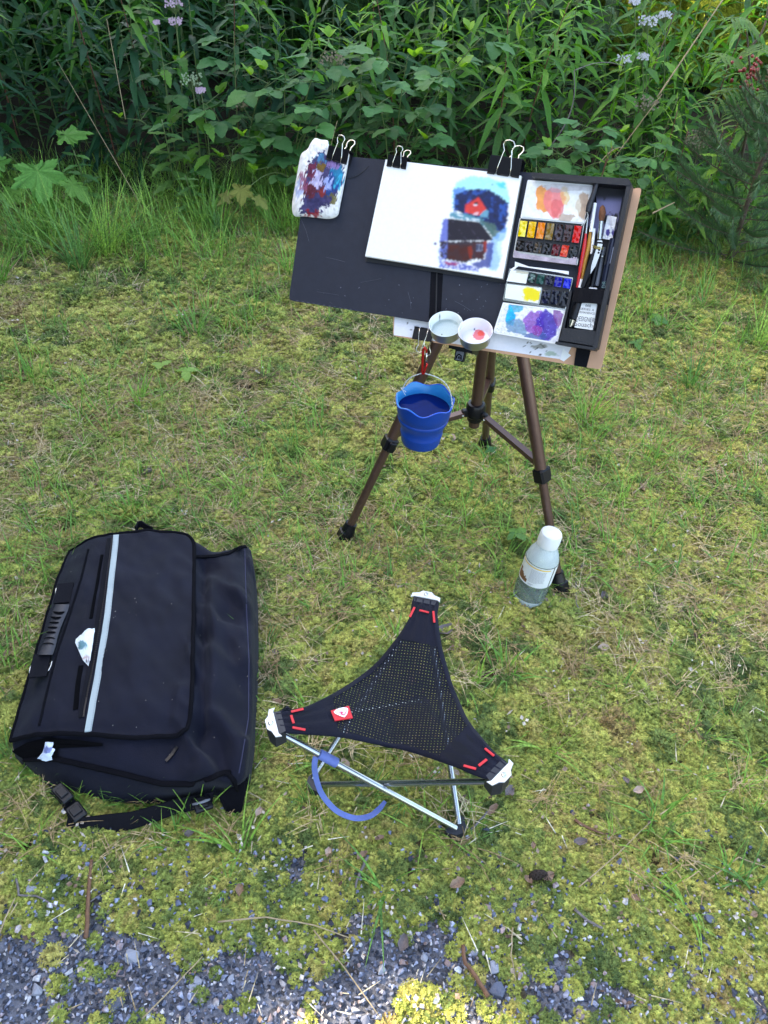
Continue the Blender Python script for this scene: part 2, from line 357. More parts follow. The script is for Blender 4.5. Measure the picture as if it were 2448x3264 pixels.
# ------------------------------------------------------------------ scatter of uncountable cover
def raw_mesh(name, V, F, mats, mi=None, smooth=False):
    me = bpy.data.meshes.new(name); V = np.asarray(V, float).reshape(-1, 3); F = np.asarray(F, np.int64)
    k = F.shape[1]; me.vertices.add(len(V)); me.vertices.foreach_set('co', V.ravel()); me.loops.add(F.size); me.loops.foreach_set('vertex_index', F.ravel().astype(np.int32))
    me.polygons.add(len(F)); me.polygons.foreach_set('loop_start', np.arange(0, F.size, k, dtype=np.int32)); me.update(calc_edges=True)
    for m in (mats if isinstance(mats, (list, tuple)) else [mats]): me.materials.append(m)
    if mi is not None: me.polygons.foreach_set('material_index', mi)
    if smooth: me.polygons.foreach_set('use_smooth', [True]*len(F))
    return me
def scatter(name, label, meshes, P, rot, scl, idx):
    c = bpy.data.collections.new(name+'_pieces')
    for i, me_ in enumerate(meshes):
        o = bpy.data.objects.new('%s_piece_%02d' % (name, i), me_); c.objects.link(o)
    me = bpy.data.meshes.new(name); P = np.asarray(P, float); me.vertices.add(len(P)); me.vertices.foreach_set('co', P.ravel())
    a = me.attributes.new('rot', 'FLOAT_VECTOR', 'POINT'); a.data.foreach_set('vector', np.asarray(rot, float).ravel())
    a = me.attributes.new('scl', 'FLOAT', 'POINT'); a.data.foreach_set('value', np.asarray(scl, float).ravel())
    a = me.attributes.new('pick', 'INT', 'POINT'); a.data.foreach_set('value', np.asarray(idx, np.int32).ravel())
    o = link(name, me); g = bpy.data.node_groups.new(name, 'GeometryNodeTree')
    g.interface.new_socket('Geometry', in_out='INPUT', socket_type='NodeSocketGeometry'); g.interface.new_socket('Geometry', in_out='OUTPUT', socket_type='NodeSocketGeometry')
    n = g.nodes; gi = n.new('NodeGroupInput'); go = n.new('NodeGroupOutput'); ip = n.new('GeometryNodeInstanceOnPoints'); ci = n.new('GeometryNodeCollectionInfo')
    ci.inputs[0].default_value = c; ci.inputs['Separate Children'].default_value = True; ci.inputs['Reset Children'].default_value = True
    ip.inputs['Pick Instance'].default_value = True
    def na(nm, t):
        x = n.new('GeometryNodeInputNamedAttribute'); x.data_type = t; x.inputs[0].default_value = nm; return x.outputs['Attribute']
    l = g.links; l.new(gi.outputs[0], ip.inputs['Points']); l.new(ci.outputs[0], ip.inputs['Instance']); l.new(na('pick', 'INT'), ip.inputs['Instance Index'])
    l.new(na('rot', 'FLOAT_VECTOR'), ip.inputs['Rotation']); l.new(na('scl', 'FLOAT'), ip.inputs['Scale']); l.new(ip.outputs[0], go.inputs[0])
    o.modifiers.new('scatter', 'NODES').node_group = g
    tag(o, label, kind='stuff'); return o
def jitter_pts(y0, y1, step, halfw, dens=None):
    pts = []
    ys = np.arange(y0, y1, step)
    for yy in ys:
        hw = halfw(yy); xs = np.arange(-hw, hw, step); pts.append(np.stack([xs+rng.uniform(-.5, .5, len(xs))*step, yy+rng.uniform(-.5, .5, len(xs))*step], -1))
    P = np.concatenate(pts)
    if dens is not None: P = P[rng.random(len(P)) < dens(P[:, 0], P[:, 1])]
    return P
def with_z(P, dz=0): return np.stack([P[:, 0], P[:, 1], hgt(P[:, 0], P[:, 1])+dz], -1)
HW = lambda y: .62+.44*y

M['moss'] = ground_cover_mat('moss', [(.22, (.08, .13, .04)), (.34, (.17, .23, .065)), (.46, (.33, .38, .085)), (.58, (.49, .49, .12)), (.68, (.45, .39, .12)), (.78, (.34, .24, .10)), (.88, (.13, .09, .05))], 3.4, rv=.36)
M['straw'] = ground_cover_mat('straw', [(.2, (.24, .16, .08)), (.5, (.44, .31, .16)), (.8, (.62, .51, .32))], 12, rv=.5, trans=.1)
M['grass'] = ground_cover_mat('grass', [(.2, (.10, .23, .06)), (.5, (.17, .36, .06)), (.8, (.30, .47, .08))], 4, rv=.4, trans=.3, rough=.5)
def moss_patch(n, rad, seed, g=1.0):
    r_ = np.random.default_rng(seed); V = []; F = []
    a = r_.random(n)*6.283; d = np.sqrt(r_.random(n))*rad; cx = np.cos(a)*d; cy = np.sin(a)*d
    hz = .001+.014*g**.5*(1-(d/rad)**2)*r_.uniform(.2, 1, n)
    for i in range(n):
        tx, ty = r_.normal(0, .35, 2)
        for ring, (cnt, z, ln) in enumerate(((6, hz[i], .0034), (5, hz[i]-.0028, .0042))):
            k = r_.uniform(.75, 1.3)
            for j in range(cnt):
                th = 6.283*(j+r_.random()*.5)/cnt+ring; dx, dy = math.cos(th), math.sin(th); L_ = ln*g*k*r_.uniform(.8, 1.2); el = r_.uniform(.15, .75) if ring == 0 else r_.uniform(-.2, .35)
                ce, se = math.cos(el)*L_, math.sin(el)*L_; wv = .00085*k*g**.5; b = len(V)
                ox, oy = cx[i]+tx*.002, cy[i]+ty*.002
                V += [(ox, oy, z), (ox+dx*ce*.5-dy*wv, oy+dy*ce*.5+dx*wv, z+se*.6), (ox+dx*ce, oy+dy*ce, z+se), (ox+dx*ce*.5+dy*wv, oy+dy*ce*.5-dx*wv, z+se*.6)]
                F.append((b, b+1, b+2, b+3))
    return raw_mesh('moss_patch', V, F, M['moss'])
def blade(V, F, base, az, L_, w0, bend, lean, seg=4, r_=rng, flat=None):
    "a tapering bent strip"
    p = np.array(base, float); el = lean; b0 = len(V); dx, dy = math.cos(az), math.sin(az); sx, sy = -dy, dx
    for s in range(seg+1):
        t = s/seg; w_ = w0*(1-t**1.6)*.5+.00012
        V.append((p[0]-sx*w_, p[1]-sy*w_, p[2])); V.append((p[0]+sx*w_, p[1]+sy*w_, p[2]))
        if s < seg: F.append((b0+2*s, b0+2*s+1, b0+2*s+3, b0+2*s+2))
        p = p+np.array((dx*math.cos(el), dy*math.cos(el), math.sin(el)))*L_/seg; el -= bend/seg
        if flat is not None and p[2] < flat: p[2] = flat; el = max(el, 0)
def grass_clump(n, L0, L1, w0, seed, mat_, rad=.02, lean=(.9, 1.5), bend=(.3, 1.8), flat=None, seg=5):
    r_ = np.random.default_rng(seed); V = []; F = []
    for i in range(n):
        a = r_.random()*6.283; d = r_.random()*rad
        blade(V, F, (math.cos(a)*d, math.sin(a)*d, 0 if flat is None else r_.uniform(.002, .014)), r_.random()*6.283 if flat is not None else a+r_.normal(0, .7), r_.uniform(L0, L1), w0*r_.uniform(.6, 1.3), r_.uniform(*bend), r_.uniform(*lean), seg, flat=flat)
    return raw_mesh('grass_clump', V, F, mat_)
def stone_mesh(seed, mat_):
    import bmesh
    r_ = np.random.default_rng(seed); bm = bmesh.new(); n = 11
    for i in range(n):
        v = r_.normal(0, 1, 3); v /= np.linalg.norm(v); v *= r_.uniform(.75, 1.1); bm.verts.new((v[0]*.5, v[1]*.5*r_.uniform(.7, 1), v[2]*.32))
    bmesh.ops.convex_hull(bm, input=bm.verts); bmesh.ops.delete(bm, geom=[v for v in bm.verts if not v.link_faces], context='VERTS')
    bmesh.ops.bevel(bm, geom=list(bm.edges), offset=.035, segments=1, affect='EDGES')
    me = bpy.data.meshes.new('stone'); bm.to_mesh(me); bm.free(); me.materials.append(mat_); return me
M['stone'] = ground_cover_mat('stone', [(.15, (.035, .04, .06)), (.35, (.11, .13, .20)), (.55, (.20, .225, .33)), (.72, (.36, .38, .49)), (.82, (.30, .21, .20)), (.95, (.50, .50, .54))], 9, rough=.75, trans=0, rv=.95)

moss_meshes = [moss_patch(105, .026, 100+i, 1.3) for i in range(6)]+[moss_patch(70, .030, 130+i, 2.1) for i in range(5)]
P = jitter_pts(.22, 3.42, .0235, HW, lambda x, y: (1-sstep(.2, .5, gravel_amt(x, y)))*np.where(y > 2.3, .75, 1)*(y > .9)*(.62+.38*sstep(.38, .52, .6*fbm(x*6, y*6, 44)+.4*fbm(x*20, y*20, 46))))
def edge_pts():
    Q = jitter_pts(.22, .92, .0135, HW, lambda x, y: (1-sstep(.25, .6, gravel_amt(x, y)))*(.70+.30*sstep(.38, .5, fbm(x*16, y*16, 47)))+.14*(fbm(x*9, y*9, 47) > .5)); return Q
P2 = edge_pts(); n1_ = len(P); P = np.concatenate([P, P2]); n_ = len(P); sc_ = rng.uniform(.75, 1.3, n_)*np.where(P[:, 1] > 2.2, 1.25, 1.0); sc_[n1_:] = rng.uniform(.42, .72, n_-n1_)
rot = np.stack([rng.normal(0, .15, n_), rng.normal(0, .15, n_), rng.random(n_)*6.283], -1)
fea = rng.random(n_) < np.clip(.15+.2*(P[:, 1] > .9)+.7*sstep(.9, 1.5, P[:, 1])*sstep(.35, .6, fbm(P[:, 0]*2, P[:, 1]*2, 49)), 0, 1)
scatter('moss', 'yellow green cushions of moss carpeting the ground', moss_meshes, with_z(P, .0), rot, sc_, np.where(fea, rng.integers(6, 11, n_), rng.integers(0, 6, n_)))
dead = [grass_clump(22, .02, .075, .0013, 200+i, M['straw'], rad=.03, lean=(-.1, .5), bend=(-.4, 1.2), flat=.004) for i in range(6)]
dn = lambda x, y: (y > .62)*np.clip(.08+.95*sstep(.45, .66, fbm(x*2.2+5, y*2.2, 61))*sstep(.75, 1.25, y)+.15*(y > 1.0)+.50*sstep(.2, .6, x)*sstep(.9, 1.3, y)+.25*sstep(1.9, 2.4, y)+.5*sstep(2.6, 3.2, y), 0, 1)*(1-.6*gravel_amt(x, y))
P = jitter_pts(.25, 3.5, .036, HW, dn); n_ = len(P)
scatter('dead_grass', 'tangled dry tan grass lying in the moss', dead, with_z(P, .006), np.stack([rng.normal(0, .1, n_), rng.normal(0, .1, n_), rng.random(n_)*6.283], -1), rng.uniform(.7, 1.3, n_), rng.integers(0, 6, n_))
live = [grass_clump(10, .03, .095, .0027, 300+i, M['grass'], rad=.018, lean=(.5, 1.4), bend=(.2, 1.6)) for i in range(6)]
BAGP = [tuple(G(*p_)[:2]) for p_ in ((226, 1765), (480, 1700), (600, 1716), (690, 1770), (776, 1745), (815, 1960), (815, 2130), (790, 2460), (560, 2540), (285, 2530), (90, 2440), (45, 2380), (105, 2130))]
def off_bag(x, y):
    x = np.asarray(x, float); y = np.asarray(y, float); r_ = np.zeros(x.shape, bool); j = len(BAGP)-1
    for i in range(len(BAGP)):
        (xi, yi), (xj, yj) = BAGP[i], BAGP[j]; r_ ^= ((yi > y) != (yj > y)) & (x < (xj-xi)*(y-yi)/(yj-yi+1e-9)+xi); j = i
    return ~r_
gd = lambda x, y: off_bag(x, y)*(y > .56)*np.clip(.11+.60*sstep(.50, .66, fbm(x*1.9+1, y*1.9+3, 71))*sstep(.8, 1.2, y)+.40*sstep(.25, .9, x)*sstep(1.0, 1.4, y)+.35*sstep(2.5, 3.2, y), 0, 1)*(1-gravel_amt(x, y))
P = jitter_pts(.3, 3.9, .04, HW, gd); n_ = len(P)
scatter('short_grass', 'short green grass coming up through the moss', live, with_z(P, .002), np.stack([np.zeros(n_), np.zeros(n_), rng.random(n_)*6.283], -1), rng.uniform(.6, 1.4, n_)*np.where(P[:, 1] > 2.4, 1.3, 1)*(1+.15*(fbm(P[:, 0]*3, P[:, 1]*3, 77) > .55)), rng.integers(0, 6, n_))
ex = []
def around(cx, cy, r, k):
    for i in range(k): t = random.random()*6.28; ex.append((cx+math.cos(t)*r*random.uniform(.95, 1.4), cy+math.sin(t)*r*random.uniform(.95, 1.4)))
for p_, r_, k_ in (((1095, 1730), .02, 7), ((1785, 1890), .03, 8), ((1545, 1430), .02, 8), ((1680, 1912), .045, 14), ((1000, 2505), .03, 5), ((1458, 2650), .03, 6)): g_ = G(*p_); around(g_.x, g_.y, r_, k_)
bo = [(226, 1765), (480, 1690), (600, 1700), (690, 1762), (790, 1735), (824, 1850), (828, 2000), (830, 2200), (812, 2350), (795, 2500), (560, 2560), (410, 2560), (285, 2545), (165, 2510), (60, 2430), (20, 2390), (50, 2250), (90, 2120), (140, 1960), (180, 1850)]
for i in range(len(bo)):
    a_, b_ = G(*bo[i]), G(*bo[(i+1) % len(bo)])
    for k_ in range(6): q_ = a_.lerp(b_, random.random()); ex.append((q_.x+random.uniform(-.012, .012), q_.y+random.uniform(-.012, .012)))
ex = np.array(ex); ne = len(ex)
scatter('grass_by_things', 'short grass standing against the things on the lawn', live, with_z(ex, .002), np.stack([np.zeros(ne), np.zeros(ne), rng.random(ne)*6.283], -1), rng.uniform(.35, .8, ne), rng.integers(0, 6, ne))
SBM = ground_cover_mat('straw_bit', [(.2, (.34, .25, .14)), (.5, (.50, .42, .27)), (.8, (.66, .62, .50))], 30, rv=.9, trans=0)
def straw_bits(seed):
    r_ = np.random.default_rng(seed); V = []; F = []
    for i in range(2): blade(V, F, (r_.normal(0, .02), r_.normal(0, .02), .013), r_.random()*6.283, r_.uniform(.018, .05), .0017, r_.uniform(-.3, .3), r_.uniform(-.1, .2), 4)
    return raw_mesh('straw_bit', V, F, SBM)
P = jitter_pts(.25, 3.0, .085, HW, lambda x, y: .62+.3*(y < .8)); n_ = len(P)
scatter('straw_bits', 'short pale broken straws strewn over moss and gravel', [straw_bits(i) for i in range(6)], with_z(P, .001), np.stack([np.zeros(n_), np.zeros(n_), rng.random(n_)*6.283], -1), rng.uniform(.6, 1.2, n_), rng.integers(0, 6, n_))
stones = [stone_mesh(400+i, M['stone']) for i in range(12)]
P = jitter_pts(.18, .95, .0078, lambda y: .62+.44*y, lambda x, y: sstep(.12, .5, gravel_amt(x, y))*.80+.26*sstep(.78, .52, y)); n_ = len(P)
scatter('gravel', 'angular blue grey gravel along the front edge', stones, with_z(P, np.where(gravel_amt(P[:, 0], P[:, 1]) < .3, .009, .003)), rng.random((n_, 3))*np.array([.9, .9, 6.283]), rng.uniform(.0045, .0105, n_)*np.where(rng.random(n_) < .15, 1.7, 1), rng.integers(0, 12, n_))
P = jitter_pts(.25, 3.3, .075, HW, lambda x, y: .65+0*x); n_ = len(P)
litter_m = ground_cover_mat('litter', [(.2, (.10, .06, .045)), (.5, (.25, .17, .12)), (.8, (.55, .48, .42))], 20, rv=.9, trans=0)
def litter_mesh(seed):
    r_ = np.random.default_rng(seed); V = []; F = []
    for i in range(4):
        a = r_.random()*6.283; c = np.array((r_.normal(0, .02), r_.normal(0, .02), .012)); u_ = np.array((math.cos(a), math.sin(a), r_.normal(0, .4)))*r_.uniform(.002, .005); v_ = np.array((-math.sin(a), math.cos(a), r_.normal(0, .5)))*r_.uniform(.001, .003); b = len(V)
        V += [c-u_, c-v_, c+u_, c+v_]; F.append((b, b+1, b+2, b+3))
    return raw_mesh('litter_bit', V, F, litter_m)
scatter('litter', 'crumbs of dead leaf and bark lying in the moss', [litter_mesh(i) for i in range(5)], with_z(P, .004), np.stack([np.zeros(n_), np.zeros(n_), rng.random(n_)*6.283], -1), rng.uniform(.7, 1.6, n_), rng.integers(0, 5, n_))

# larger single stones, twigs, dry leaves lying about
def on_ground(px, py):
    g_ = G(px, py); return Vector((g_.x, g_.y, float(hgt(g_.x, g_.y))))
STM = [mat('stone_blue', (.10, .115, .17), .75, var=.35, scale=150, bump=.3), mat('stone_light', (.27, .28, .34), .75, var=.3, scale=150, bump=.3), mat('stone_pink', (.26, .19, .19), .75, var=.3, scale=150, bump=.3)]
big = [stone_mesh(500+i, STM[i % 3]) for i in range(9)]
def put_stone(px, py, size, k, label, group=None):
    o = link('stone', big[k % 9]); g_ = on_ground(px, py); o.location = g_+Vector((0, 0, size*.2)); o.scale = (size, size, size); o.rotation_euler = (random.uniform(-.3, .3), random.uniform(-.3, .3), random.random()*6)
    tag(o, label, 'stone', group)
for px, py, s, k, lb in ((812, 2785, .020, 1, 'pale grey stone lying alone in the moss below the stool'), (925, 2797, .013, 0, 'small pale stone right of the pale grey one below the stool'), (105, 2845, .026, 1, 'pale lilac stone among twigs at the left, below the bag'), (240, 2895, .020, 0, 'slate blue stone just left of the upright brown twig'), (550, 2945, .016, 4, 'light stone in moss at the gravel edge, lower left'),
                       (425, 3055, .033, 1, 'large flat light stone in the left gravel'), (375, 3200, .034, 3, 'blocky blue grey stone in the lower left gravel'), (120, 3160, .027, 4, 'rounded grey stone near the lower left edge'), (385, 3108, .018, 2, 'small pink stone in the left gravel'), (1550, 2900, .022, 5, 'brown pink stone at the top of the right gravel'), (1575, 3087, .030, 1, 'blue white stone right of the mossy hollow'),
                       (1588, 3165, .034, 3, 'dark blue stone beside the curved brown stick'), (1435, 3225, .024, 0, 'dark slate stone in the sunlit moss at the bottom'), (1630, 2905, .024, 3, 'flat dark stone below the black cone'), (2215, 2935, .022, 1, 'white stone in the moss at the right'), (2255, 2935, .030, 0, 'long dark stone touching the white stone at the right'), (1215, 3100, .022, 4, 'grey stone in the middle of the gravel')):
    put_stone(px, py, s, k, lb)
for i in range(46):
    px = random.uniform(0, 2448); py = random.uniform(2960, 3264)
    if px > 1350 and py < 3000: px -= 900
    put_stone(px, py, random.uniform(.013, .022), i, 'coarse piece of broken stone among the fine gravel', 'coarse stones scattered in the gravel')
def stick(name, pts, r0, r1, mat_, label, cat, z=.012, group=None):
    P_ = []
    for i, (a, b) in enumerate(pts): g_ = on_ground(a, b); P_.append(g_+Vector((0, 0, z+random.uniform(-.002, .003))))
    Q = []
    for i in range(len(P_)-1):
        for t in (0, .33, .66): Q.append(P_[i].lerp(P_[i+1], t)+Vector((random.uniform(-1, 1), random.uniform(-1, 1), random.uniform(-1, 1)))*r0*.5)
    Q.append(P_[-1]); n = len(Q); mb = MB(); mb.tube(Q, [r0+(r1-r0)*i/(n-1) for i in range(n)], 6)
    e_ = empty(name, P_[0], label, cat, group) if False else None
    o = mb.build(name, mat_, None, smooth=True); tag(o, label, cat, group); return o
TW = mat('twig_brown', (.17, .085, .05), .85, var=.35, scale=120, bump=.4); TG = mat('twig_grey', (.16, .14, .14), .9, var=.35, scale=120, bump=.4)
stick('twig', [(298, 2755), (290, 2880), (278, 3000)], .0030, .0036, TW, 'upright brown twig in the moss below the bag', 'twig')
stick('twig', [(58, 2800), (70, 2868), (125, 2870), (190, 2905)], .0022, .0015, TG, 'dark bent twig at the left edge below the bag', 'twig', .008)
stick('twig', [(225, 2890), (290, 2880), (360, 2835)], .0018, .0012, TG, 'dark thin twig lying across behind the upright twig', 'twig', .006)
stick('twig', [(1172, 2752), (1150, 2790), (1133, 2845)], .0030, .0018, TG, 'short grey twig in the moss below the stool', 'twig')
stick('twig', [(1470, 3022), (1480, 3080), (1530, 3150), (1552, 3188)], .0032, .0042, TW, 'thick curved brown stick in the gravel at the bottom', 'stick')
stick('twig', [(1824, 2905), (1870, 2945), (1915, 2970)], .0026, .0020, TG, 'grey twig pointing down right in the right gravel', 'twig')
stick('twig', [(1825, 2628), (1880, 2655), (1920, 2670)], .0030, .0018, TW, 'dark brown twig in the moss right of the stool', 'twig')
stick('twig', [(1500, 2660), (1530, 2620), (1550, 2600)], .0022, .0016, TG, 'thin grey twig just right of the front stool foot', 'twig')
stick('twig', [(1780, 1745), (1835, 1730), (1870, 1690)], .0028, .0018, TG, 'grey lichened twig behind the cap of the bottle', 'twig')
stick('twig', [(1855, 1815), (1830, 1850), (1832, 1930), (1840, 1965)], .0022, .0014, TG, 'dark crooked twig right of the tripod foot', 'twig', .014)
SD = M['stem_dry']
for pts, r0, lb in (([(700, 2952), (850, 2935), (1000, 2962), (1110, 3005)], .0016, 'long curved straw at the gravel edge in the middle'), ([(1000, 2980), (1090, 3090), (1215, 3255)], .0014, 'long pale straw running to the bottom edge'), ([(460, 3262), (560, 3160), (650, 3065)], .0013, 'pale straw slanting up right in the left gravel'), ([(1838, 2842), (1960, 2740), (2072, 2632)], .0013, 'long bright straw slanting across the right moss'),
                   ([(2245, 2825), (2340, 2752), (2430, 2785)], .0013, 'angled straw bent in the middle at the lower right'), ([(1630, 2970), (1625, 3060), (1638, 3140)], .0014, 'pale upright straw above the mossy hollow'), ([(0, 3022), (30, 2950), (62, 2885)], .0016, 'straw at the left edge of the gravel'), ([(1310, 1350), (1210, 1345), (740, 1345)], .0011, 'thin straw lying left of the bucket'), ([(755, 1340), (810, 1310), (850, 1290)], .0026, 'short thick straw in the middle of the lawn left'),
                   ([(60, 1385), (78, 1410), (65, 1475)], .0024, 'short pale bent straw at the left above the bag'), ([(2010, 1595), (2090, 1525), (2150, 1515)], .0024, 'arched grey straw right of the tripod'), ([(1695, 1235), (1725, 1240), (1728, 1390)], .0012, 'thin kinked straw just right of the tripod clamp'), ([(1765, 1480), (1780, 1580), (1860, 1700), (1870, 1725)], .0012, 'long bent straw right of the front tripod leg'), ([(145, 1625), (240, 1645), (340, 1690)], .0018, 'straw lying just above the top of the bag')):
    stick('straw', pts, r0, r0*.6, SD, lb, 'straw', .016)
# dry leaves
DL = [mat('dry_leaf_tan', (.30, .19, .13), .8, var=.3, bump=.4, bscale=60), mat('dry_leaf_grey', (.16, .13, .13), .8, var=.3, bump=.4, bscale=60), mat('dry_leaf_pink', (.45, .33, .27), .8, var=.2)]
def curled_leaf(seed, m_):
    r_ = np.random.default_rng(seed); V = []; F = []; nu, nv = 7, 5
    for i in range(nu):
        u_ = i/(nu-1); wv = math.sin(math.pi*(u_*.9+.06))**.8*.32
        for j in range(nv):
            v_ = j/(nv-1)*2-1; V.append((u_-.5, wv*v_*(1+.12*r_.normal()), .22*abs(v_)**1.5+.18*(u_-.5)**2*r_.uniform(.3, 1.8)+.03*r_.normal()))
    for i in range(nu-1):
        for j in range(nv-1): a = i*nv+j; F.append((a, a+1, a+nv+1, a+nv))
    return raw_mesh('dry_leaf', V, F, m_, smooth=True)
dlm = [curled_leaf(i, DL[i % 3]) for i in range(6)]
def dry(px, py, s, k, label, group=None):
    o = link('dry_leaf', dlm[k]); o.location = on_ground(px, py)+Vector((0, 0, .014)); o.scale = (s, s, s); o.rotation_euler = (random.uniform(-.4, .4), random.uniform(-.4, .4), random.random()*6); tag(o, label, 'leaf', group)
dry(1280, 1885, .040, 2, 'pinkish dry leaf just left of the top tip of the stool'); dry(1415, 2030, .045, 1, 'dark dry leaf right of the stool seat'); dry(608, 2668, .018, 1, 'dark purple dry leaf below the bag strap')
dry(1845, 2700, .024, 1, 'dark dry leaf with a pale edge below right of the stool'); dry(1550, 1985, .03, 0, 'brown dry leaf between the stool and the bottle'); dry(1285, 3020, .026, 1, 'crumbled brown leaf above the mossy hollow'); dry(465, 1520, .045, 1, 'dark boat shaped dry leaf above the bag')
for i in range(64):
    dry(random.uniform(-20, 2470), random.uniform(1000, 2950), random.uniform(.012, .028), random.randrange(6), 'small curled dead leaf lying in the moss', 'small dead leaves lying about')
# dark cone
mb = MB(); c0 = on_ground(1710, 2808)+Vector((0, 0, .016)); CN = mat('cone_dark', (.030, .018, .014), .9, var=.4, scale=200); e_ = empty('pine_cone', c0, 'small black spiky pine cone lying on the gravel patch', 'pine cone')
mb.lathe(c0-Vector((.016, 0, 0)), (1, .2, .1), [(.0005, 0), (.007, .006), (.009, .016), (.006, .028), (.0005, .034)], 10); mb.build('core', CN, e_, True)
mb = MB()
for i in range(60):
    t = i/60; a = i*2.4; rr = .009*math.sin(math.pi*(t*.9+.05)); p0 = c0+Vector((-.016+.033*t, rr*math.cos(a), rr*math.sin(a))); d_ = Vector((.25, math.cos(a), math.sin(a)))*.006; s_ = Vector((0, -math.sin(a), math.cos(a)))*.0025
    mb.add([p0-s_, p0+s_, p0+d_], [(0, 1, 2)])
tag(mb.build('scales', CN, e_), kind='stuff')

# ------------------------------------------------------------------ board frame
BO = None
def fit_board():
    Q = [(920, 955), (1900, 1113), (2012, 575), (986, 485)]; A = []
    for (u, v), (x, y) in zip([(0, 0), (1, 0), (1, 1), (0, 1)], Q):
        A.append([u, v, 1, 0, 0, 0, -u*x, -v*x, -x]); A.append([0, 0, 0, u, v, 1, -u*y, -v*y, -y])
    h = np.linalg.svd(np.array(A))[2][-1].reshape(3, 3)
    if h[2, 2] < 0: h = -h
    f3 = lambda c: rt*float((c[0]-CX*c[2])/FPX)-up*float((c[1]-CY*c[2])/FPX)+fwd*float(c[2])
    a, b, t = f3(h[:, 0]), f3(h[:, 1]), f3(h[:, 2]); k = .57/a.length
    U = a.normalized(); Nn = U.cross(b).normalized(); V_ = Nn.cross(U)
    return CAMP+t*k, U, V_, Nn
BO, BU, BV, BN = fit_board()
def B3(u, v, w=0): return BO+BU*u+BV*v+BN*w
def BP(px, py, w=0):
    "pixel -> world point on the board plane lifted by w"
    d = ray(px, py); o = BO+BN*w; return CAMP+d*((o-CAMP).dot(BN)/d.dot(BN))
BROT = Matrix((BU, BV, BN)).transposed().to_euler()
def bthing(name, px, py, w, label, cat, group=None): return empty(name, BP(px, py, w), label, cat, group, BROT)
def slab(mb, quad, w0, w1, mi=0):
    "prism between two heights above the board; quad of pixels (seen at height w1)"
    top = [BP(x, y, w1) for x, y in quad]; mb.prism([p-BN*(w1-w0) for p in top], top, mi); return mb
def rquad(quad, rad, n=4):
    "round the corners of a pixel quad"
    out = []; m_ = len(quad)
    for i in range(m_):
        p = Vector(quad[i]); a = Vector(quad[i-1]); b = Vector(quad[(i+1) % m_])
        r_ = rad[i] if hasattr(rad, '__len__') else rad
        if r_ <= 0: out.append(tuple(p)); continue
        s0 = p+(a-p).normalized()*r_; s1 = p+(b-p).normalized()*r_
        for k in range(n+1): t = k/n; q = (1-t)**2*s0+2*t*(1-t)*p+t*t*s1; out.append(tuple(q))
    return out
def crop2(x, y): return (1480+x*.37372, 500+y*.37372)      # reading scale of the palette side
def blend(c, m, col):
    m = np.clip(m, 0, 1)[..., None]; return c*(1-m)+np.array(col)*m
def inpoly(poly, X_, Y_):
    r_ = np.zeros(X_.shape, bool); n = len(poly); j = n-1
    for i in range(n):
        xi, yi = poly[i]; xj, yj = poly[j]
        c_ = ((yi > Y_) != (yj > Y_)) & (X_ < (xj-xi)*(Y_-yi)/(yj-yi+1e-9)+xi); r_ ^= c_; j = i
    return r_
def blob(X_, Y_, x, y, rx, ry, s=0, jag=.5, fr=14):
    "soft ragged ellipse mask"
    d = np.hypot((X_-x)/rx, (Y_-y)/ry)+(fbm(X_/rx*1.5+s, Y_/ry*1.5+s*3, s, 5)-.5)*jag*2
    return 1-sstep(.82, 1.02, d)
def painted_sheet(name, mat_, parent, quad, w, nu, nv, colfn, bump=0):
    "grid over a pixel quad TL TR BR BL, coloured by colfn(px, py)"
    q = [np.array(p, float) for p in quad]; s_, t_ = np.meshgrid(np.linspace(0, 1, nu), np.linspace(0, 1, nv))
    # interpolate on the plane, not in the picture
    c4 = [np.array(BP(*p, w)) for p in quad]
    W_ = ((1-s_)*(1-t_))[..., None]*c4[0]+(s_*(1-t_))[..., None]*c4[1]+(s_*t_)[..., None]*c4[2]+((1-s_)*t_)[..., None]*c4[3]
    d = W_-np.array(CAMP); z = d@np.array(fwd); PX = CX+FPX*(d@np.array(rt))/z; PY = CY-FPX*(d@np.array(up))/z
    C_ = colfn(PX, PY); C_ = C_*np.clip(C_/.80, 0, 1)**.42
    if name == 'page':
        for _ in range(7): C_[1:-1, 1:-1] = (C_[1:-1, 1:-1]*2+C_[:-2, 1:-1]+C_[2:, 1:-1]+C_[1:-1, :-2]+C_[1:-1, 2:])/6
    if bump: W_ = W_+np.array(BN)*bump(PX, PY)[..., None]
    mb = MB(); ii = np.arange(nu*nv).reshape(nv, nu)
    mb.v = [tuple(p) for p in W_.reshape(-1, 3)]; mb.f = [tuple(x) for x in np.stack([ii[1:, :-1], ii[1:, 1:], ii[:-1, 1:], ii[:-1, :-1]], -1).reshape(-1, 4)]; mb.m = [0]*len(mb.f)
    return mb.build(name, mat_, parent, smooth=True, col=C_.reshape(-1, 3))

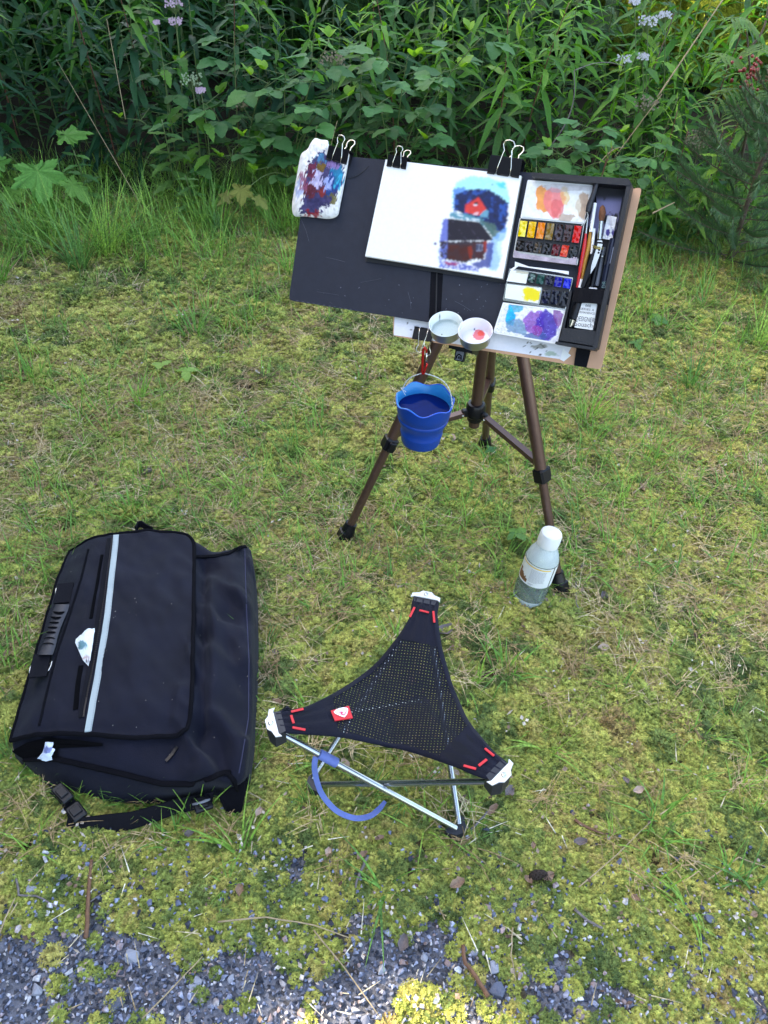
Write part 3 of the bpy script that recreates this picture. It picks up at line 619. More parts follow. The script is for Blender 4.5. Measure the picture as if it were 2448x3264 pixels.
# drawing board
DB = bthing('drawing_board', 1600, 1000, -.012, 'brown wooden drawing board behind the black folder on the tripod', 'drawing board')
slab(MB(), rquad([(1256, 740), (2045, 597), (1915, 1178), (1253, 1071)], [0, 12, 14, 12]), -.014, -.009).build('panel', M['wood'], DB)
PS = bthing('paper_strip', 1500, 1100, -.008, 'white scribbled paper strip along the bottom of the board', 'paper')
def strip_col(x, y):
    c = np.ones(x.shape+(3,))*np.array((.78, .78, .84)); m = blob(x, y, 1755, 1128, 26, 9, 5, .6); c = blend(c, m*.6, (.30, .42, .28)); m = blob(x, y, 1725, 1105, 32, 6, 9, .8); c = blend(c, m*.7, (.3, .3, .25))
    m = (np.abs(y-(1098+10*np.sin(x/6)+(x-1680)*.2)) < 1.2) & (x > 1665) & (x < 1745); c[m] = (.15, .14, .14)
    for a, b in ((1690, 1123), (1722, 1131), (1310, 1052), (1300, 1030)): c = blend(c, (np.hypot(x-a, y-b) < 3)*.9, (.12, .12, .12))
    return c
painted_sheet('sheet', M['printed'], PS, [(1258, 1000), (1830, 1090), (1800, 1147), (1255, 1068)], -.0085, 150, 20, strip_col)
slab(MB(), [(1795, 1112), (1820, 1133), (1797, 1152), (1785, 1146)], -.0086, -.0080).build('torn_end', M['paper'], PS)
# black folder and its tray
PB = bthing('paint_box', 1400, 800, 0, 'open black folding paint box, cover folded left and tray right', 'paint box')
slab(MB(), rquad([(986, 487), (1388, 524), (1366, 1027), (920, 957)], [6, 0, 0, 14]), -.004, 0).build('cover', M['book_black'], PB)
mb = MB(); slab(mb, rquad([(990, 492), (1385, 529), (1364, 1020), (926, 951)], 6), .0002, .0006); 
slab(MB(), [(1388, 524), (1430, 527), (1404, 1033), (1366, 1027)], -.004, -.0008).build('hinge', M['elastic'], PB)
slab(MB(), [(1397, 527), (1401, 527), (1391, 1024), (1387, 1024)], -.0008, .0006).build('hinge_ridge', M['book_edge'], PB)
slab(MB(), [(1430, 527), (2003, 578), (1898, 1113), (1404, 1033)], -.008, 0).build('tray_base', M['book_black'], PB)
def lav(x, y):
    c = np.ones(x.shape+(3,))*np.array((.03, .03, .045)); n = fbm(x/18, y/26, 4, 5)
    m = sstep(.40, .60, n+.25*sstep(800, 650, y)-.1)*sstep(620, 650, y)*sstep(770, 735, y); return blend(c, m*.9, (.33, .32, .50))
painted_sheet('tray_lining', M['printed'], PB, [(1890, 585), (1990, 592), (1900, 1095), (1800, 1080)], .0008, 40, 120, lav)
T = .026
mb = MB(); slab(mb, rquad([(1692, 549), (1905, 563), (2003, 569), (2012, 583), (2003, 592), (1905, 584), (1695, 563)], 3, 3), 0, T); mb.build('tray_rim', M['leather'], PB)
mb = MB(); slab(mb, rquad([(2000, 578), (2014, 584), (1903, 1112), (1889, 1108)], 3, 3), 0, T-.001); mb.build('tray_rim', M['leather'], PB)
mb = MB(); slab(mb, rquad([(1772, 1088), (1900, 1108), (1896, 1117), (1768, 1096)], 3, 3), 0, T-.002); mb.build('tray_rim', M['leather'], PB)
mb = MB(); slab(mb, [(1893, 586), (1901, 587), (1872, 700), (1864, 698)], 0, .016); mb.build('divider', M['leather'], PB)
mb = MB(); slab(mb, [(1816, 925), (1824, 926), (1796, 1060), (1788, 1058)], 0, .016); mb.build('divider', M['leather'], PB)
mb = MB(); slab(mb, [(1797, 1045), (1909, 1056), (1899, 1104), (1780, 1084)], .014, .022); mb.build('pocket', M['leather'], PB)
mb = MB(); P_ = [BP(1828, 938, .017), BP(1845, 940, .0215), BP(1890, 944, .024), BP(1925, 947, .0225), BP(1942, 949, .018)]; mb.ribbon(P_, [(BP(1825, 968, .02)-BP(1832, 921, .02))*.48]*5, .0015); mb.build('elastic_band', M['elastic'], PB)
mb = MB(); slab(mb, [(1838, 1104), (1884, 1112), (1869, 1172), (1829, 1165)], -.0088, -.0068); mb.build('strap', M['elastic'], PB)
mb = MB()
for x_ in range(12): a = 945+x_*17; mb.add([BP(a, 962.5+(a-920)*.161-9, .0006), BP(a+7, 962.5+(a+7-920)*.161-9, .0006), BP(a+7, 963.7+(a+7-920)*.161-9, .0006), BP(a, 963.7+(a-920)*.161-9, .0006)], [(0, 1, 2, 3)])
tag(mb.build('edge_wear', mat('wear', (.12, .12, .16), .8), PB), kind='stuff')
mb = MB(); mb.tube([BP(1110, 570, .001), BP(1140, 560, .0015), BP(1160, 545, .001), BP(1176, 528, .001)], [.0005, .0007, .0006, .0003], 5); o_ = mb.build('hair_stroke', M['book_edge'], PB)

def specks(n_, fn, m_, parent, name):
    mb = MB()
    for i in range(n_):
        p, nn = fn(); t = nn.orthogonal().normalized(); u_ = nn.cross(t); r_ = random.uniform(.0006, .0016); a_ = random.random()*6; e1 = (t*math.cos(a_)+u_*math.sin(a_))*r_; e2 = nn.cross(e1)*random.uniform(.3, 1); mb.add([p-e1, p-e2, p+e1, p+e2], [(0, 1, 2, 3)])
    tag(mb.build(name, m_, parent), kind='stuff')
specks(34, lambda: (BP(random.choice((random.uniform(940, 1350), random.uniform(1420, 1600))), random.uniform(905, 1000), .0008), BN), mat('speck', (.16, .16, .20), .8), PB, 'paint_specks')
mb = MB()
for a_, b_, c_, d_ in ((960, 700, 985, 770), (1040, 820, 1100, 835), (1150, 900, 1215, 888), (1450, 960, 1500, 990), (1010, 930, 1080, 941), (1300, 930, 1310, 985)): mb.tube([BP(a_, b_, .0003), BP((a_+c_)/2+3, (b_+d_)/2, .0005), BP(c_, d_, .0003)], .0003, 4)
tag(mb.build('scratches', mat('scratch', (.09, .09, .12), .7), PB), kind='stuff')
# sketchbook with the watercolour
SB = bthing('sketchbook', 1400, 700, 0, 'open sketchbook with a small watercolour of two red barns', 'sketchbook')
slab(MB(), rquad([(1230, 516), (1668, 562), (1608, 902), (1162, 832)], [0, 4, 6, 4]), .001, .004).build('back_cover', M['book_edge'], SB)
slab(MB(), [(1229, 509), (1661, 560), (1602, 889), (1164, 818)], .004, .0115).build('page_block', M['paper_edge'], SB)
def barns(px, py):
    x = (px-1380)/.19289; y = (py-540)/.19289
    jx = (fbm(px/4, py/4, 31, 3)-.5); jy = (fbm(px/4+50, py/4, 33, 3)-.5)
    xj = x+jx*70; yj = y+jy*70; xs = x+jx*18; ys = y+jy*18
    c = np.ones(px.shape+(3,))*np.array((.88, .88, .89))
    n1 = fbm(px/14, py/14, 41, 5); n2 = fbm(px/5, py/5, 43, 4)
    P1 = lambda poly, a, b: inpoly(poly, a, b)
    def lay(poly, col, k=1, mode=0, a=None):
        nonlocal c
        A, Bq = (xj, yj) if mode == 0 else ((xs, ys) if mode == 1 else (x, y))
        m = P1(poly, A, Bq).astype(float)*k
        if a is not None: m = m*a
        c = blend(c, m, col)
    sky = [(400, 200), (620, 110), (900, 140), (1180, 200), (1230, 330), (1270, 480), (1250, 620), (330, 640), (320, 380)]
    lay(sky, (.42, .80, .86), .9); lay([(1040, 220), (1200, 210), (1190, 340), (1090, 290)], (.08, .62, .74), .8)
    lay([(330, 320), (520, 290), (620, 380), (560, 700), (340, 700)], (.16, .33, .70), .9)
    trees = [(360, 420), (560, 340), (760, 330), (940, 340), (1130, 450), (1250, 560), (1240, 760), (1200, 1050), (900, 980), (760, 860), (480, 720), (350, 680)]
    lay(trees, (.010, .035, .13)); c = np.where((P1(trees, xj, yj))[..., None], c*(.6+n2[..., None]*1.1)+np.array((.02, .11, .30))*sstep(.5, .68, n1)[..., None], c)
    lay([(280, 700), (560, 740), (820, 820), (1000, 1000), (1000, 1130), (760, 860), (290, 800)], (.14, .36, .44), .95)
    lay([(780, 840), (1020, 900), (1100, 1060), (1080, 1170), (960, 1120), (860, 960)], (.13, .22, .20), .9)
    lay([(760, 700), (830, 640), (920, 680), (900, 800), (760, 770)], (.22, .45, .55), .9)
    # right wash below
    lay([(960, 1150), (1220, 950), (1210, 1120), (1130, 1180), (1130, 1500), (1040, 1680), (920, 1640), (930, 1300)], (.30, .52, .80), .75)
    lay([(1060, 1170), (1150, 1200), (1130, 1480), (1060, 1400)], (.70, .85, .95), .6)
    lay([(900, 1200), (1000, 1200), (960, 1600), (760, 1640), (620, 1560), (860, 1480)], (.10, .13, .36), .9)
    # upper barn
    lay([(530, 590), (740, 440), (890, 650), (760, 760), (530, 710)], (.72, .10, .09), 1, 1)
    lay([(520, 610), (740, 435), (760, 450), (560, 590)], (.06, .04, .12), 1, 1); lay([(740, 430), (790, 460), (960, 700), (900, 680)], (.02, .03, .13), 1, 1)
    lay([(680, 545), (740, 540), (735, 580), (690, 582)], (.03, .02, .05), 1, 1); lay([(670, 575), (735, 580), (725, 602), (675, 596)], (.85, .75, .8), 1, 1)
    lay([(690, 720), (760, 700), (740, 760), (660, 750)], (.85, .62, .66), .9, 1)
    for a, b, ww in ((395, 685, 60), (400, 745, 110), (535, 790, 60), (640, 805, 130)): lay([(a, b), (a+ww, b+22), (a+ww-10, b+38), (a, b+16)], (.85, .88, .9), .95, 2)
    # lower barn
    lay([(170, 830), (280, 810), (260, 1170), (110, 1200)], (.16, .20, .55), .9)
    roof = [(250, 810), (760, 870), (800, 900), (1000, 1170), (240, 1180)]
    lay(roof, (.030, .022, .050), 1, 1); lay([(100, 1190), (900, 1180), (830, 1500), (700, 1480), (520, 1540), (140, 1480)], (.040, .012, .035), .95)
    lay([(230, 1250), (650, 1240), (640, 1480), (480, 1520), (250, 1480)], (.13, .022, .012), .95, 0, .5+.5*sstep(.35, .6, n1)); lay([(590, 1270), (650, 1260), (640, 1480), (600, 1470)], (.40, .055, .01), .8)
    lay([(830, 1190), (895, 1190), (880, 1370), (840, 1380)], (.42, .05, .02), .9, 1); lay([(650, 1200), (830, 1190), (850, 1480), (700, 1480)], (.12, .018, .03), .7)
    lay([(715, 1235), (825, 1235), (815, 1345), (705, 1345)], (.10, .12, .20), .9, 2)
    for q_ in ([(715, 1233), (825, 1237), (825, 1247), (715, 1243)], [(815, 1240), (828, 1240), (818, 1345), (806, 1345)], [(765, 1238), (778, 1238), (760, 1345), (748, 1345)], [(715, 1340), (795, 1343), (795, 1356), (715, 1352)]): lay(q_, (.40, .42, .52), .8, 2)
    lay([(110, 1500), (480, 1540), (760, 1640), (760, 1700), (100, 1620)], (.16, .20, .52), .85, 0, sstep(.3, .55, n2)+.2); lay([(170, 1530), (430, 1540), (400, 1590), (200, 1570)], (.50, .03, .14), .8)
    lay([(90, 1280), (240, 1200), (200, 1600), (100, 1600)], (.25, .32, .72), .75, 0, sstep(.35, .55, n2))
    m = (np.hypot(x-38, y-1228) < 22); c[m] = (.08, .05, .25)
    m = (np.hypot(x-980, y-250) < 12); c[m] = (.05, .15, .2)
    stri = (np.abs(((x*.8-y*.6) % 170)-85) < 3) & P1(roof, x, y) & (n2 > .55); c[stri] = (.18, .17, .25)
    ck = c*(.86+.28*n2[..., None]); return np.clip(np.where((c.min(-1) > .75)[..., None], c, ck), 0, .90)
painted_sheet('page', M['printed'], SB, [(1229, 508), (1662, 560), (1602, 887), (1164, 815)], .0118, 300, 225, barns)

# ---- palettes
def pan_quad(TL, TR, BRr, BL, s0, s1, t0, t1, inset=.06):
    def pt(s, t): a = Vector(TL).lerp(Vector(TR), s); b = Vector(BL).lerp(Vector(BRr), s); return a.lerp(b, t)
    ds = (s1-s0)*inset; dt = (t1-t0)*inset
    return [tuple(pt(s0+ds, t0+dt)), tuple(pt(s1-ds, t0+dt)), tuple(pt(s1-ds, t1-dt)), tuple(pt(s0+ds, t1-dt))]
def C2(*pts): return [crop2(*p) for p in pts]
def pan(parent, quad, colr, w, dk=None, seed=0):
    "one well of paint: a cup wall and a lumpy glossy cake"
    slab(mbp := MB(), rquad(quad, 3, 2), w-.006, w).build('pan', M['book_edge'], parent)
    dk = dk or tuple(x*.25 for x in colr)
    def cf(x, y):
        n = fbm(x/5+seed, y/7, 80+seed, 4); c = np.ones(x.shape+(3,))*np.array(colr); return blend(c, sstep(.48, .62, n), dk)
    cx_ = sum(p[0] for p in quad)/4; cy_ = sum(p[1] for p in quad)/4; q2 = [(cx_+(p[0]-cx_)*.9, cy_+(p[1]-cy_)*.93) for p in quad]
    bf = lambda x, y: .0016*(fbm(x/6+seed, y/6, 90+seed, 3)-.5)
    p_ = mbp and bpy.data.objects[-1] if False else None
    return painted_sheet('paint', M['paintwet'], parent, q2, w+.0012, 9, 14, cf, bf)
UP = bthing('palette_box', 1750, 730, .01, 'open metal watercolour palette with yellow to brown and red pans, upper one in the tray', 'palette', 'two metal watercolour palettes')
def lid1(x, y):
    X_ = (x-1480)/.37372; Y_ = (y-500)/.37372; c = np.ones(x.shape+(3,))*np.array((.80, .80, .81))
    c = blend(c, blob(X_, Y_, 680, 350, 75, 110, 1, .5), (.85, .42, .16)); c = blend(c, blob(X_, Y_, 770, 380, 95, 130, 2, .45)*.9, (.86, .30, .30)); c = blend(c, blob(X_, Y_, 790, 440, 60, 80, 6, .4)*.7, (.75, .20, .20))
    c = blend(c, blob(X_, Y_, 860, 330, 40, 90, 3, .5)*.6, (.80, .55, .2)); c = blend(c, blob(X_, Y_, 1010, 430, 60, 120, 4, .5)*.8, (.52, .36, .24)); c = blend(c, blob(X_, Y_, 940, 420, 50, 110, 7, .4)*.5, (.85, .84, .75)); c = blend(c, blob(X_, Y_, 900, 260, 230, 40, 8, .8)*.5, (.5, .45, .48))
    c = blend(c, blob(X_, Y_, 860, 520, 70, 40, 5, .7)*.6, (.45, .3, .2)); n = fbm(X_/30, Y_/30, 12, 4); return c*(.86+.28*n[..., None])
slab(MB(), rquad(C2((540, 195), (1097, 240), (1027, 575), (478, 522)), 4, 2), .008, .0112).build('lid', M['white'], UP)
painted_sheet('lid_mixing_area', M['enamel'], UP, C2((552, 212), (1085, 250), (1018, 562), (492, 512)), .0125, 110, 66, lid1)
slab(MB(), rquad(C2((472, 518), (1025, 568), (965, 925), (412, 858)), 4, 2), .001, .009).build('case', M['steel_dull'], UP)
slab(MB(), C2((480, 528), (1015, 576), (975, 868), (432, 800)), .009, .0094).build('case_floor', M['book_edge'], UP)
slab(MB(), C2((428, 792), (470, 820), (880, 880), (925, 850), (962, 858), (952, 922), (414, 856)), .0095, .0120).build('side_flap', mat('flap_stained', (.42, .35, .42), .4, var=.5, scale=40), UP)
top7 = [(.75, .60, .01), (.75, .46, .01), (.75, .28, .02), (.30, .20, .05), (.05, .02, .018), (.07, .025, .022), (.62, .015, .012)]
low7 = [(.02, .010, .012), (.03, .018, .02), (.05, .038, .03), (.022, .02, .022), (.16, .01, .025), (.62, .05, .015), (.006, .008, .010)]
alts = [(.85, .78, .25), (.80, .60, .1), (.75, .45, .15), (.36, .30, .18), (.16, .13, .18), (.16, .09, .10), (.70, .06, .08)]
alts2 = [(.05, .02, .02), (.10, .08, .10), (.22, .17, .13), (.12, .11, .14), (.30, .06, .10), (.75, .25, .15), (.05, .06, .07)]
def add_pans(parent, TLBR, n, cols, alt, w, sd):
    for i in range(n):
        q_ = C2(*[(0, 0)]*0) ; q_ = [crop2(*p) for p in pan_quad(*TLBR, i/n, (i+1)/n, 0, 1)]
        slab(MB(), rquad(q_, 2.5, 2), w-.006, w).build('pan', M['book_edge'], parent)
        cc, aa = cols[i], alt[i]
        def cf(x, y, cc=cc, aa=aa, i=i):
            n1 = fbm(x/8+i*7, y/10+sd, 80+i, 3); return blend(np.ones(x.shape+(3,))*np.array(cc), sstep(.50, .70, n1)*.8, aa)
        cx_ = sum(p[0] for p in q_)/4; cy_ = sum(p[1] for p in q_)/4; q2 = [(cx_+(p[0]-cx_)*.9, cy_+(p[1]-cy_)*.93) for p in q_]
        o = painted_sheet('paint_cake', M['paintwet'], parent, q2, w+.0014, 9, 14, cf, lambda x, y, i=i: .0022*(fbm(x/6+i*3, y/6, 90+i, 3)-.5))
add_pans(UP, ((472, 528), (1015, 576), (980, 752), (445, 690)), 7, top7, alts, .0115, 1)
add_pans(UP, ((446, 700), (985, 757), (952, 878), (428, 800)), 7, low7, alts2, .0108, 2)
LP_ = bthing('palette_box', 1700, 950, .01, 'open metal watercolour palette with blue and green pans, lower one in the tray', 'palette', 'two metal watercolour palettes')
slab(MB(), rquad(C2((385, 950), (930, 1030), (862, 1312), (326, 1225)), 4, 2), .003, .0125).build('case', M['steel'], LP_)
slab(MB(), C2((392, 962), (920, 1040), (856, 1296), (336, 1214)), .0125, .0129).build('case_floor', M['book_edge'], LP_)
slab(MB(), C2((432, 892), (550, 935), (890, 975), (890, 1005), (800, 985), (460, 932), (410, 972), (390, 962), (430, 935)), .012, .0135).build('side_flap', M['white'], LP_)
def well1(x, y): return blend(np.ones(x.shape+(3,))*np.array((.80, .82, .80)), blob((x-1480)/.37372, (y-500)/.37372, 510, 975, 70, 25, 3, .6)*.6, (.45, .40, .25))
painted_sheet('mixing_well', M['enamel'], LP_, C2((395, 965), (560, 985), (525, 1082), (360, 1060)), .0138, 24, 14, well1)
def well2(x, y): return blend(np.ones(x.shape+(3,))*np.array((.80, .82, .76)), blob((x-1480)/.37372, (y-500)/.37372, 580, 1165, 85, 65, 3, .55), (.82, .70, .06))
slab(MB(), rquad(C2((352, 1075), (668, 1112), (640, 1262), (334, 1215)), 7, 4), .0125, .0145).build('mixing_well', M['steel'], LP_)
painted_sheet('mixing_well', M['enamel'], LP_, C2((362, 1084), (655, 1120), (630, 1250), (346, 1205)), .0148, 40, 20, well2)
add_pans(LP_, ((548, 975), (925, 1035), (905, 1135), (522, 1075)), 5, [(.01, .05, .05), (.03, .11, .10), (.016, .016, .05), (.01, .015, .38), (.01, .04, .55)], [(.35, .45, .42), (.06, .18, .16), (.05, .05, .12), (.05, .05, .30), (.04, .10, .6)], .0140, 3)
add_pans(LP_, ((668, 1112), (912, 1142), (868, 1290), (648, 1258)), 3, [(.012, .012, .035), (.010, .012, .04), (.012, .014, .03)], [(.05, .05, .12), (.04, .05, .14), (.06, .06, .10)], .0140, 4)
def lid2(x, y):
    X_ = (x-1480)/.37372; Y_ = (y-500)/.37372; c = np.ones(x.shape+(3,))*np.array((.78, .78, .82))
    c = blend(c, blob(X_, Y_, 440, 1280, 90, 40, 1, .6)*.8, (.05, .42, .55)); c = blend(c, blob(X_, Y_, 390, 1360, 45, 75, 2, .5), (.0, .50, .74)); c = blend(c, blob(X_, Y_, 450, 1450, 110, 70, 3, .6)*.8, (.20, .35, .48))
    c = blend(c, blob(X_, Y_, 600, 1400, 90, 110, 4, .55)*.85, (.34, .14, .50)); c = blend(c, blob(X_, Y_, 700, 1430, 110, 130, 5, .5)*.9, (.10, .05, .42)); c = blend(c, blob(X_, Y_, 800, 1370, 50, 90, 6, .5)*.8, (.28, .10, .34))
    c = blend(c, blob(X_, Y_, 620, 1530, 120, 40, 7, .7)*.8, (.10, .16, .38)); c = blend(c, blob(X_, Y_, 620, 1480, 45, 50, 8, .4)*.8, (.40, .12, .42)); n = fbm(X_/18, Y_/18, 12, 5)
    sp_ = (fbm(X_/7, Y_/7, 15, 2) > .80); c[sp_] = (.35, .36, .8); return c*(.75+.5*n[..., None])
slab(MB(), rquad(C2((330, 1240), (863, 1308), (792, 1598), (243, 1502)), [2, 2, 8, 8]), .010, .0125).build('lid', M['white'], LP_)
painted_sheet('lid_mixing_area', M['enamel'], LP_, C2((335, 1252), (850, 1316), (785, 1582), (262, 1492)), .0129, 110, 60, lid2)

# ---- brushes and pens in the tray
def rod(parent, name, pts, rads, m_, w, n=10):
    mb = MB(); mb.tube([BP(*crop2(*p), w+(q if not isinstance(w, tuple) else 0)) for p, q in zip(pts, [0]*len(pts))], rads, n); return mb.build(name, m_, parent, smooth=True, auto=50)
def bt(name, c, label, cat, group=None): x_, y_ = crop2(*c); return bthing(name, x_, y_, .01, label, cat, group)
o = bt('paint_brush', (1035, 660), 'paintbrush with a bright red handle in the tray', 'brush')
rod(o, 'handle', [(1037, 655), (1025, 760), (992, 950), (962, 1122)], [.0018, .0032, .0030, .0022], M['brush_red'], .014); rod(o, 'ferrule', [(1055, 510), (1037, 655)], [.0012, .0019], M['steel'], .014); rod(o, 'bristles', [(1066, 440), (1060, 480), (1055, 510)], [.0002, .001, .0012], M['bristle'], .014)
o = bt('paint_brush', (1060, 620), 'paintbrush with a golden brown handle next to the red one', 'brush')
rod(o, 'handle', [(1078, 620), (1062, 760), (1030, 900), (1003, 1045)], [.0020, .0036, .0033, .0024], M['gold'], .013); rod(o, 'ferrule', [(1095, 500), (1078, 620)], [.0015, .0021], M['steel'], .013); rod(o, 'bristles', [(1108, 430), (1095, 500)], [.0003, .0015], M['bristle'], .013); rod(o, 'tail', [(1003, 1045), (985, 1120)], [.0030, .0036], M['white'], .013)
o = bt('paint_brush', (1100, 500), 'slim white brush pointing up beside the divider', 'brush')
rod(o, 'handle', [(1116, 395), (1080, 640)], [.0028, .0028], M['white'], .016); rod(o, 'bristles', [(1120, 330), (1116, 395)], [.0004, .0022], M['slot'], .016)
o = bt('paint_brush', (1100, 700), 'thin white brush low between the gold handle and the folding knife', 'brush')
rod(o, 'handle', [(1108, 612), (1086, 830)], [.0024, .0026], M['white'], .013); rod(o, 'tail', [(1086, 830), (1070, 930)], [.0026, .0024], M['plastic_black'], .013)
o = bt('mop_brush', (1180, 480), 'large round brush with reddish brown bristles', 'brush')
rod(o, 'bristles', [(1182, 412), (1178, 430), (1178, 480), (1172, 520), (1168, 552)], [.001, .0040, .0056, .0048, .0030], M['bristle'], .016, 14); rod(o, 'ferrule', [(1168, 550), (1153, 705)], [.0034, .0036], M['steel'], .016, 14); rod(o, 'handle', [(1153, 705), (1120, 850), (1065, 1000), (1005, 1118)], [.0036, .0040, .0036, .003], M['plastic_black'], .012)
o = bt('pocket_tool', (1150, 800), 'steel and black folding tool wrapped with a yellow rubber band', 'tool')
mb = MB(); slab(mb, C2((1135, 715), (1172, 712), (1182, 735), (1150, 850), (1120, 930), (1075, 1000), (1085, 900)), .018, .0205); mb.build('blade_holder', M['steel'], o); mb = MB(); slab(mb, C2((1120, 735), (1140, 730), (1090, 900), (1065, 1000), (1020, 1115), (990, 1105), (1060, 900)), .016, .021); mb.build('grip', M['plastic_black'], o)
mb = MB(); slab(mb, C2((1128, 722), (1185, 728), (1183, 742), (1124, 736)), .0208, .0212); mb.build('grip', M['plastic_black'], o)
for dy in (0, 14): mb = MB(); mb.tube([BP(*crop2(*p), z_) for p, z_ in (((1098, 755+dy), .016), ((1110, 762+dy), .0222), ((1150, 770+dy), .0228), ((1185, 772+dy), .016))], .0008, 6); mb.build('rubber_band', M['brass_band'], o, True)
for dy in (795, 818): mb = MB(); p_ = BP(*crop2(1150-(dy-795)*.2, dy), .0206); mb.lathe(p_, BN, [(0.0001, .0004), (.0016, .0004), (.0016, 0)], 10); mb.build('rivet', M['slot'], o)
o = bt('pen', (1240, 900), 'thick navy pen with a pale label and a clip', 'pen')
rod(o, 'cap', [(1272, 700), (1222, 935)], [.0056, .0058], M['pen_navy'], .014, 14); rod(o, 'barrel', [(1222, 935), (1185, 1125)], [.0050, .0050], M['pen_navy'], .014, 14); mb = MB(); slab(mb, C2((1232, 720), (1245, 722), (1205, 920), (1192, 916)), .018, .0205); mb.build('clip', M['plastic_black'], o)
mb = MB(); slab(mb, C2((1270, 768), (1288, 770), (1262, 912), (1240, 908)), .0185, .0195); mb.build('label', M['pen_label'], o)
def text_on(parent, txt, size, o3, ux, uy, m_, name='lettering', sx=1.0):
    cu = bpy.data.curves.new('t', 'FONT'); cu.body = txt; cu.size = 1; cu.align_x = 'CENTER'; cu.align_y = 'CENTER'; cu.resolution_u = 2
    to = bpy.data.objects.new('t', cu); COL.objects.link(to); bpy.context.view_layer.update(); me_ = bpy.data.meshes.new_from_object(to); COL.objects.unlink(to); bpy.data.objects.remove(to)
    co = np.empty(len(me_.vertices)*3); me_.vertices.foreach_get('co', co); co = co.reshape(-1, 3)
    ux = np.array(Vector(ux).normalized()); uy = np.array(Vector(uy).normalized()); Wc = np.array(o3)+co[:, :1]*size*sx*ux+co[:, 1:2]*size*uy
    mi = wm(parent).inverted(); me_.vertices.foreach_set('co', np.array([mi @ Vector(p) for p in Wc]).ravel()); me_.materials.clear(); me_.materials.append(m_); me_.update(); return link(name, me_, parent)
text_on(o, 'DR', .0085, BP(*crop2(1192, 1090), .0196), BP(*crop2(1192, 1060), .02)-BP(*crop2(1186, 1120), .02), BP(*crop2(1170, 1090), .02)-BP(*crop2(1210, 1094), .02), mat('pen_print', (.10, .20, .20), .5))
o = bt('pen', (1130, 1000), 'black pen lying deep between the brush and the navy pen', 'pen')
rod(o, 'barrel', [(1150, 830), (1085, 1120)], [.0042, .0042], M['plastic_black'], .008); rod(o, 'ring', [(1178, 845), (1174, 856)], [.004, .004], M['steel_dull'], .009)
rod(bt('pencil_stub', (1180, 980), 'short black pencil right of the folding tool', 'pencil'), 'barrel', [(1190, 770), (1130, 1100)], [.0036, .0036], M['grey_pl'], .006)
o = bt('eraser', (1240, 600), 'crumpled white tissue with violet stains in the tray top', 'tissue')
def era(x, y):
    X_ = (x-1480)/.37372; Y_ = (y-500)/.37372; c = np.ones(x.shape+(3,))*np.array((.78, .78, .82)); c = blend(c, blob(X_, Y_, 1225, 650, 18, 30, 1, .5), (.15, .13, .35)); c = blend(c, blob(X_, Y_, 1270, 650, 14, 28, 2, .5), (.22, .2, .45)); return blend(c, blob(X_, Y_, 1250, 560, 12, 60, 4, .5)*.4, (.5, .45, .5))
o.name = 'tissue_scrap'; painted_sheet('tissue', M['cloth'], o, C2((1222, 502), (1302, 515), (1262, 715), (1180, 700)), .006, 24, 40, era, lambda x, y: .004*fbm(x/9, y/9, 8, 3))
o = bt('dropper', (1090, 350), 'black rubber dropper leaning on the divider', 'dropper')
rod(o, 'bulb', [(1130, 225), (1112, 290), (1065, 420), (1052, 470)], [.0032, .0036, .0046, .0034], M['rubber'], .021, 12); rod(o, 'wire', [(1050, 470), (1056, 500), (1030, 560), (1000, 585)], [.0006]*4, M['steel_dull'], .021, 5)
o = bt('marker', (930, 1340), 'black marker with a silver cone tip below the elastic band', 'pen')
rod(o, 'barrel', [(975, 1250), (930, 1385)], [.0072, .0080], M['plastic_black'], .012, 14); rod(o, 'tip', [(926, 1392), (905, 1450)], [.0066, .0034], M['steel'], .012, 14)
o = bt('paint_tube', (1040, 1360), 'white gouache paint tube with black print under the elastic band', 'paint tube')
mb = MB(); q_ = C2((1003, 1245), (1133, 1250), (1095, 1478), (938, 1455)); slab(mb, rquad(q_, 3, 2), .010, .019); mb.build('body', mat('tube_white', (.70, .71, .72), .35, var=.05, scale=60, bump=.3, bscale=90), o)
mb = MB(); slab(mb, C2((1066, 1112), (1130, 1118), (1133, 1140), (1060, 1134)), .010, .016); mb.build('crimped_end', M['white'], o)
ux = BP(*crop2(1100, 1400), .02)-BP(*crop2(975, 1385), .02); uy = BP(*crop2(1040, 1300), .02)-BP(*crop2(1020, 1420), .02)
for t_, s_, c_, sx_ in (('008', .0060, (1056, 1272), 1), ('SERIES A', .0048, (1048, 1302), 1.25), ('PERMANENCE', .0048, (1036, 1330), .95), ('DESIGNERS', .0105, (1038, 1388), .62), ('Gouache', .0105, (1025, 1432), .95)):
    text_on(o, t_, s_, BP(*crop2(*c_), .0193), ux, uy, M['ink'], sx=sx_)
mb = MB(); 
for px_ in ((1010, 1262), (1100, 1262)): pass

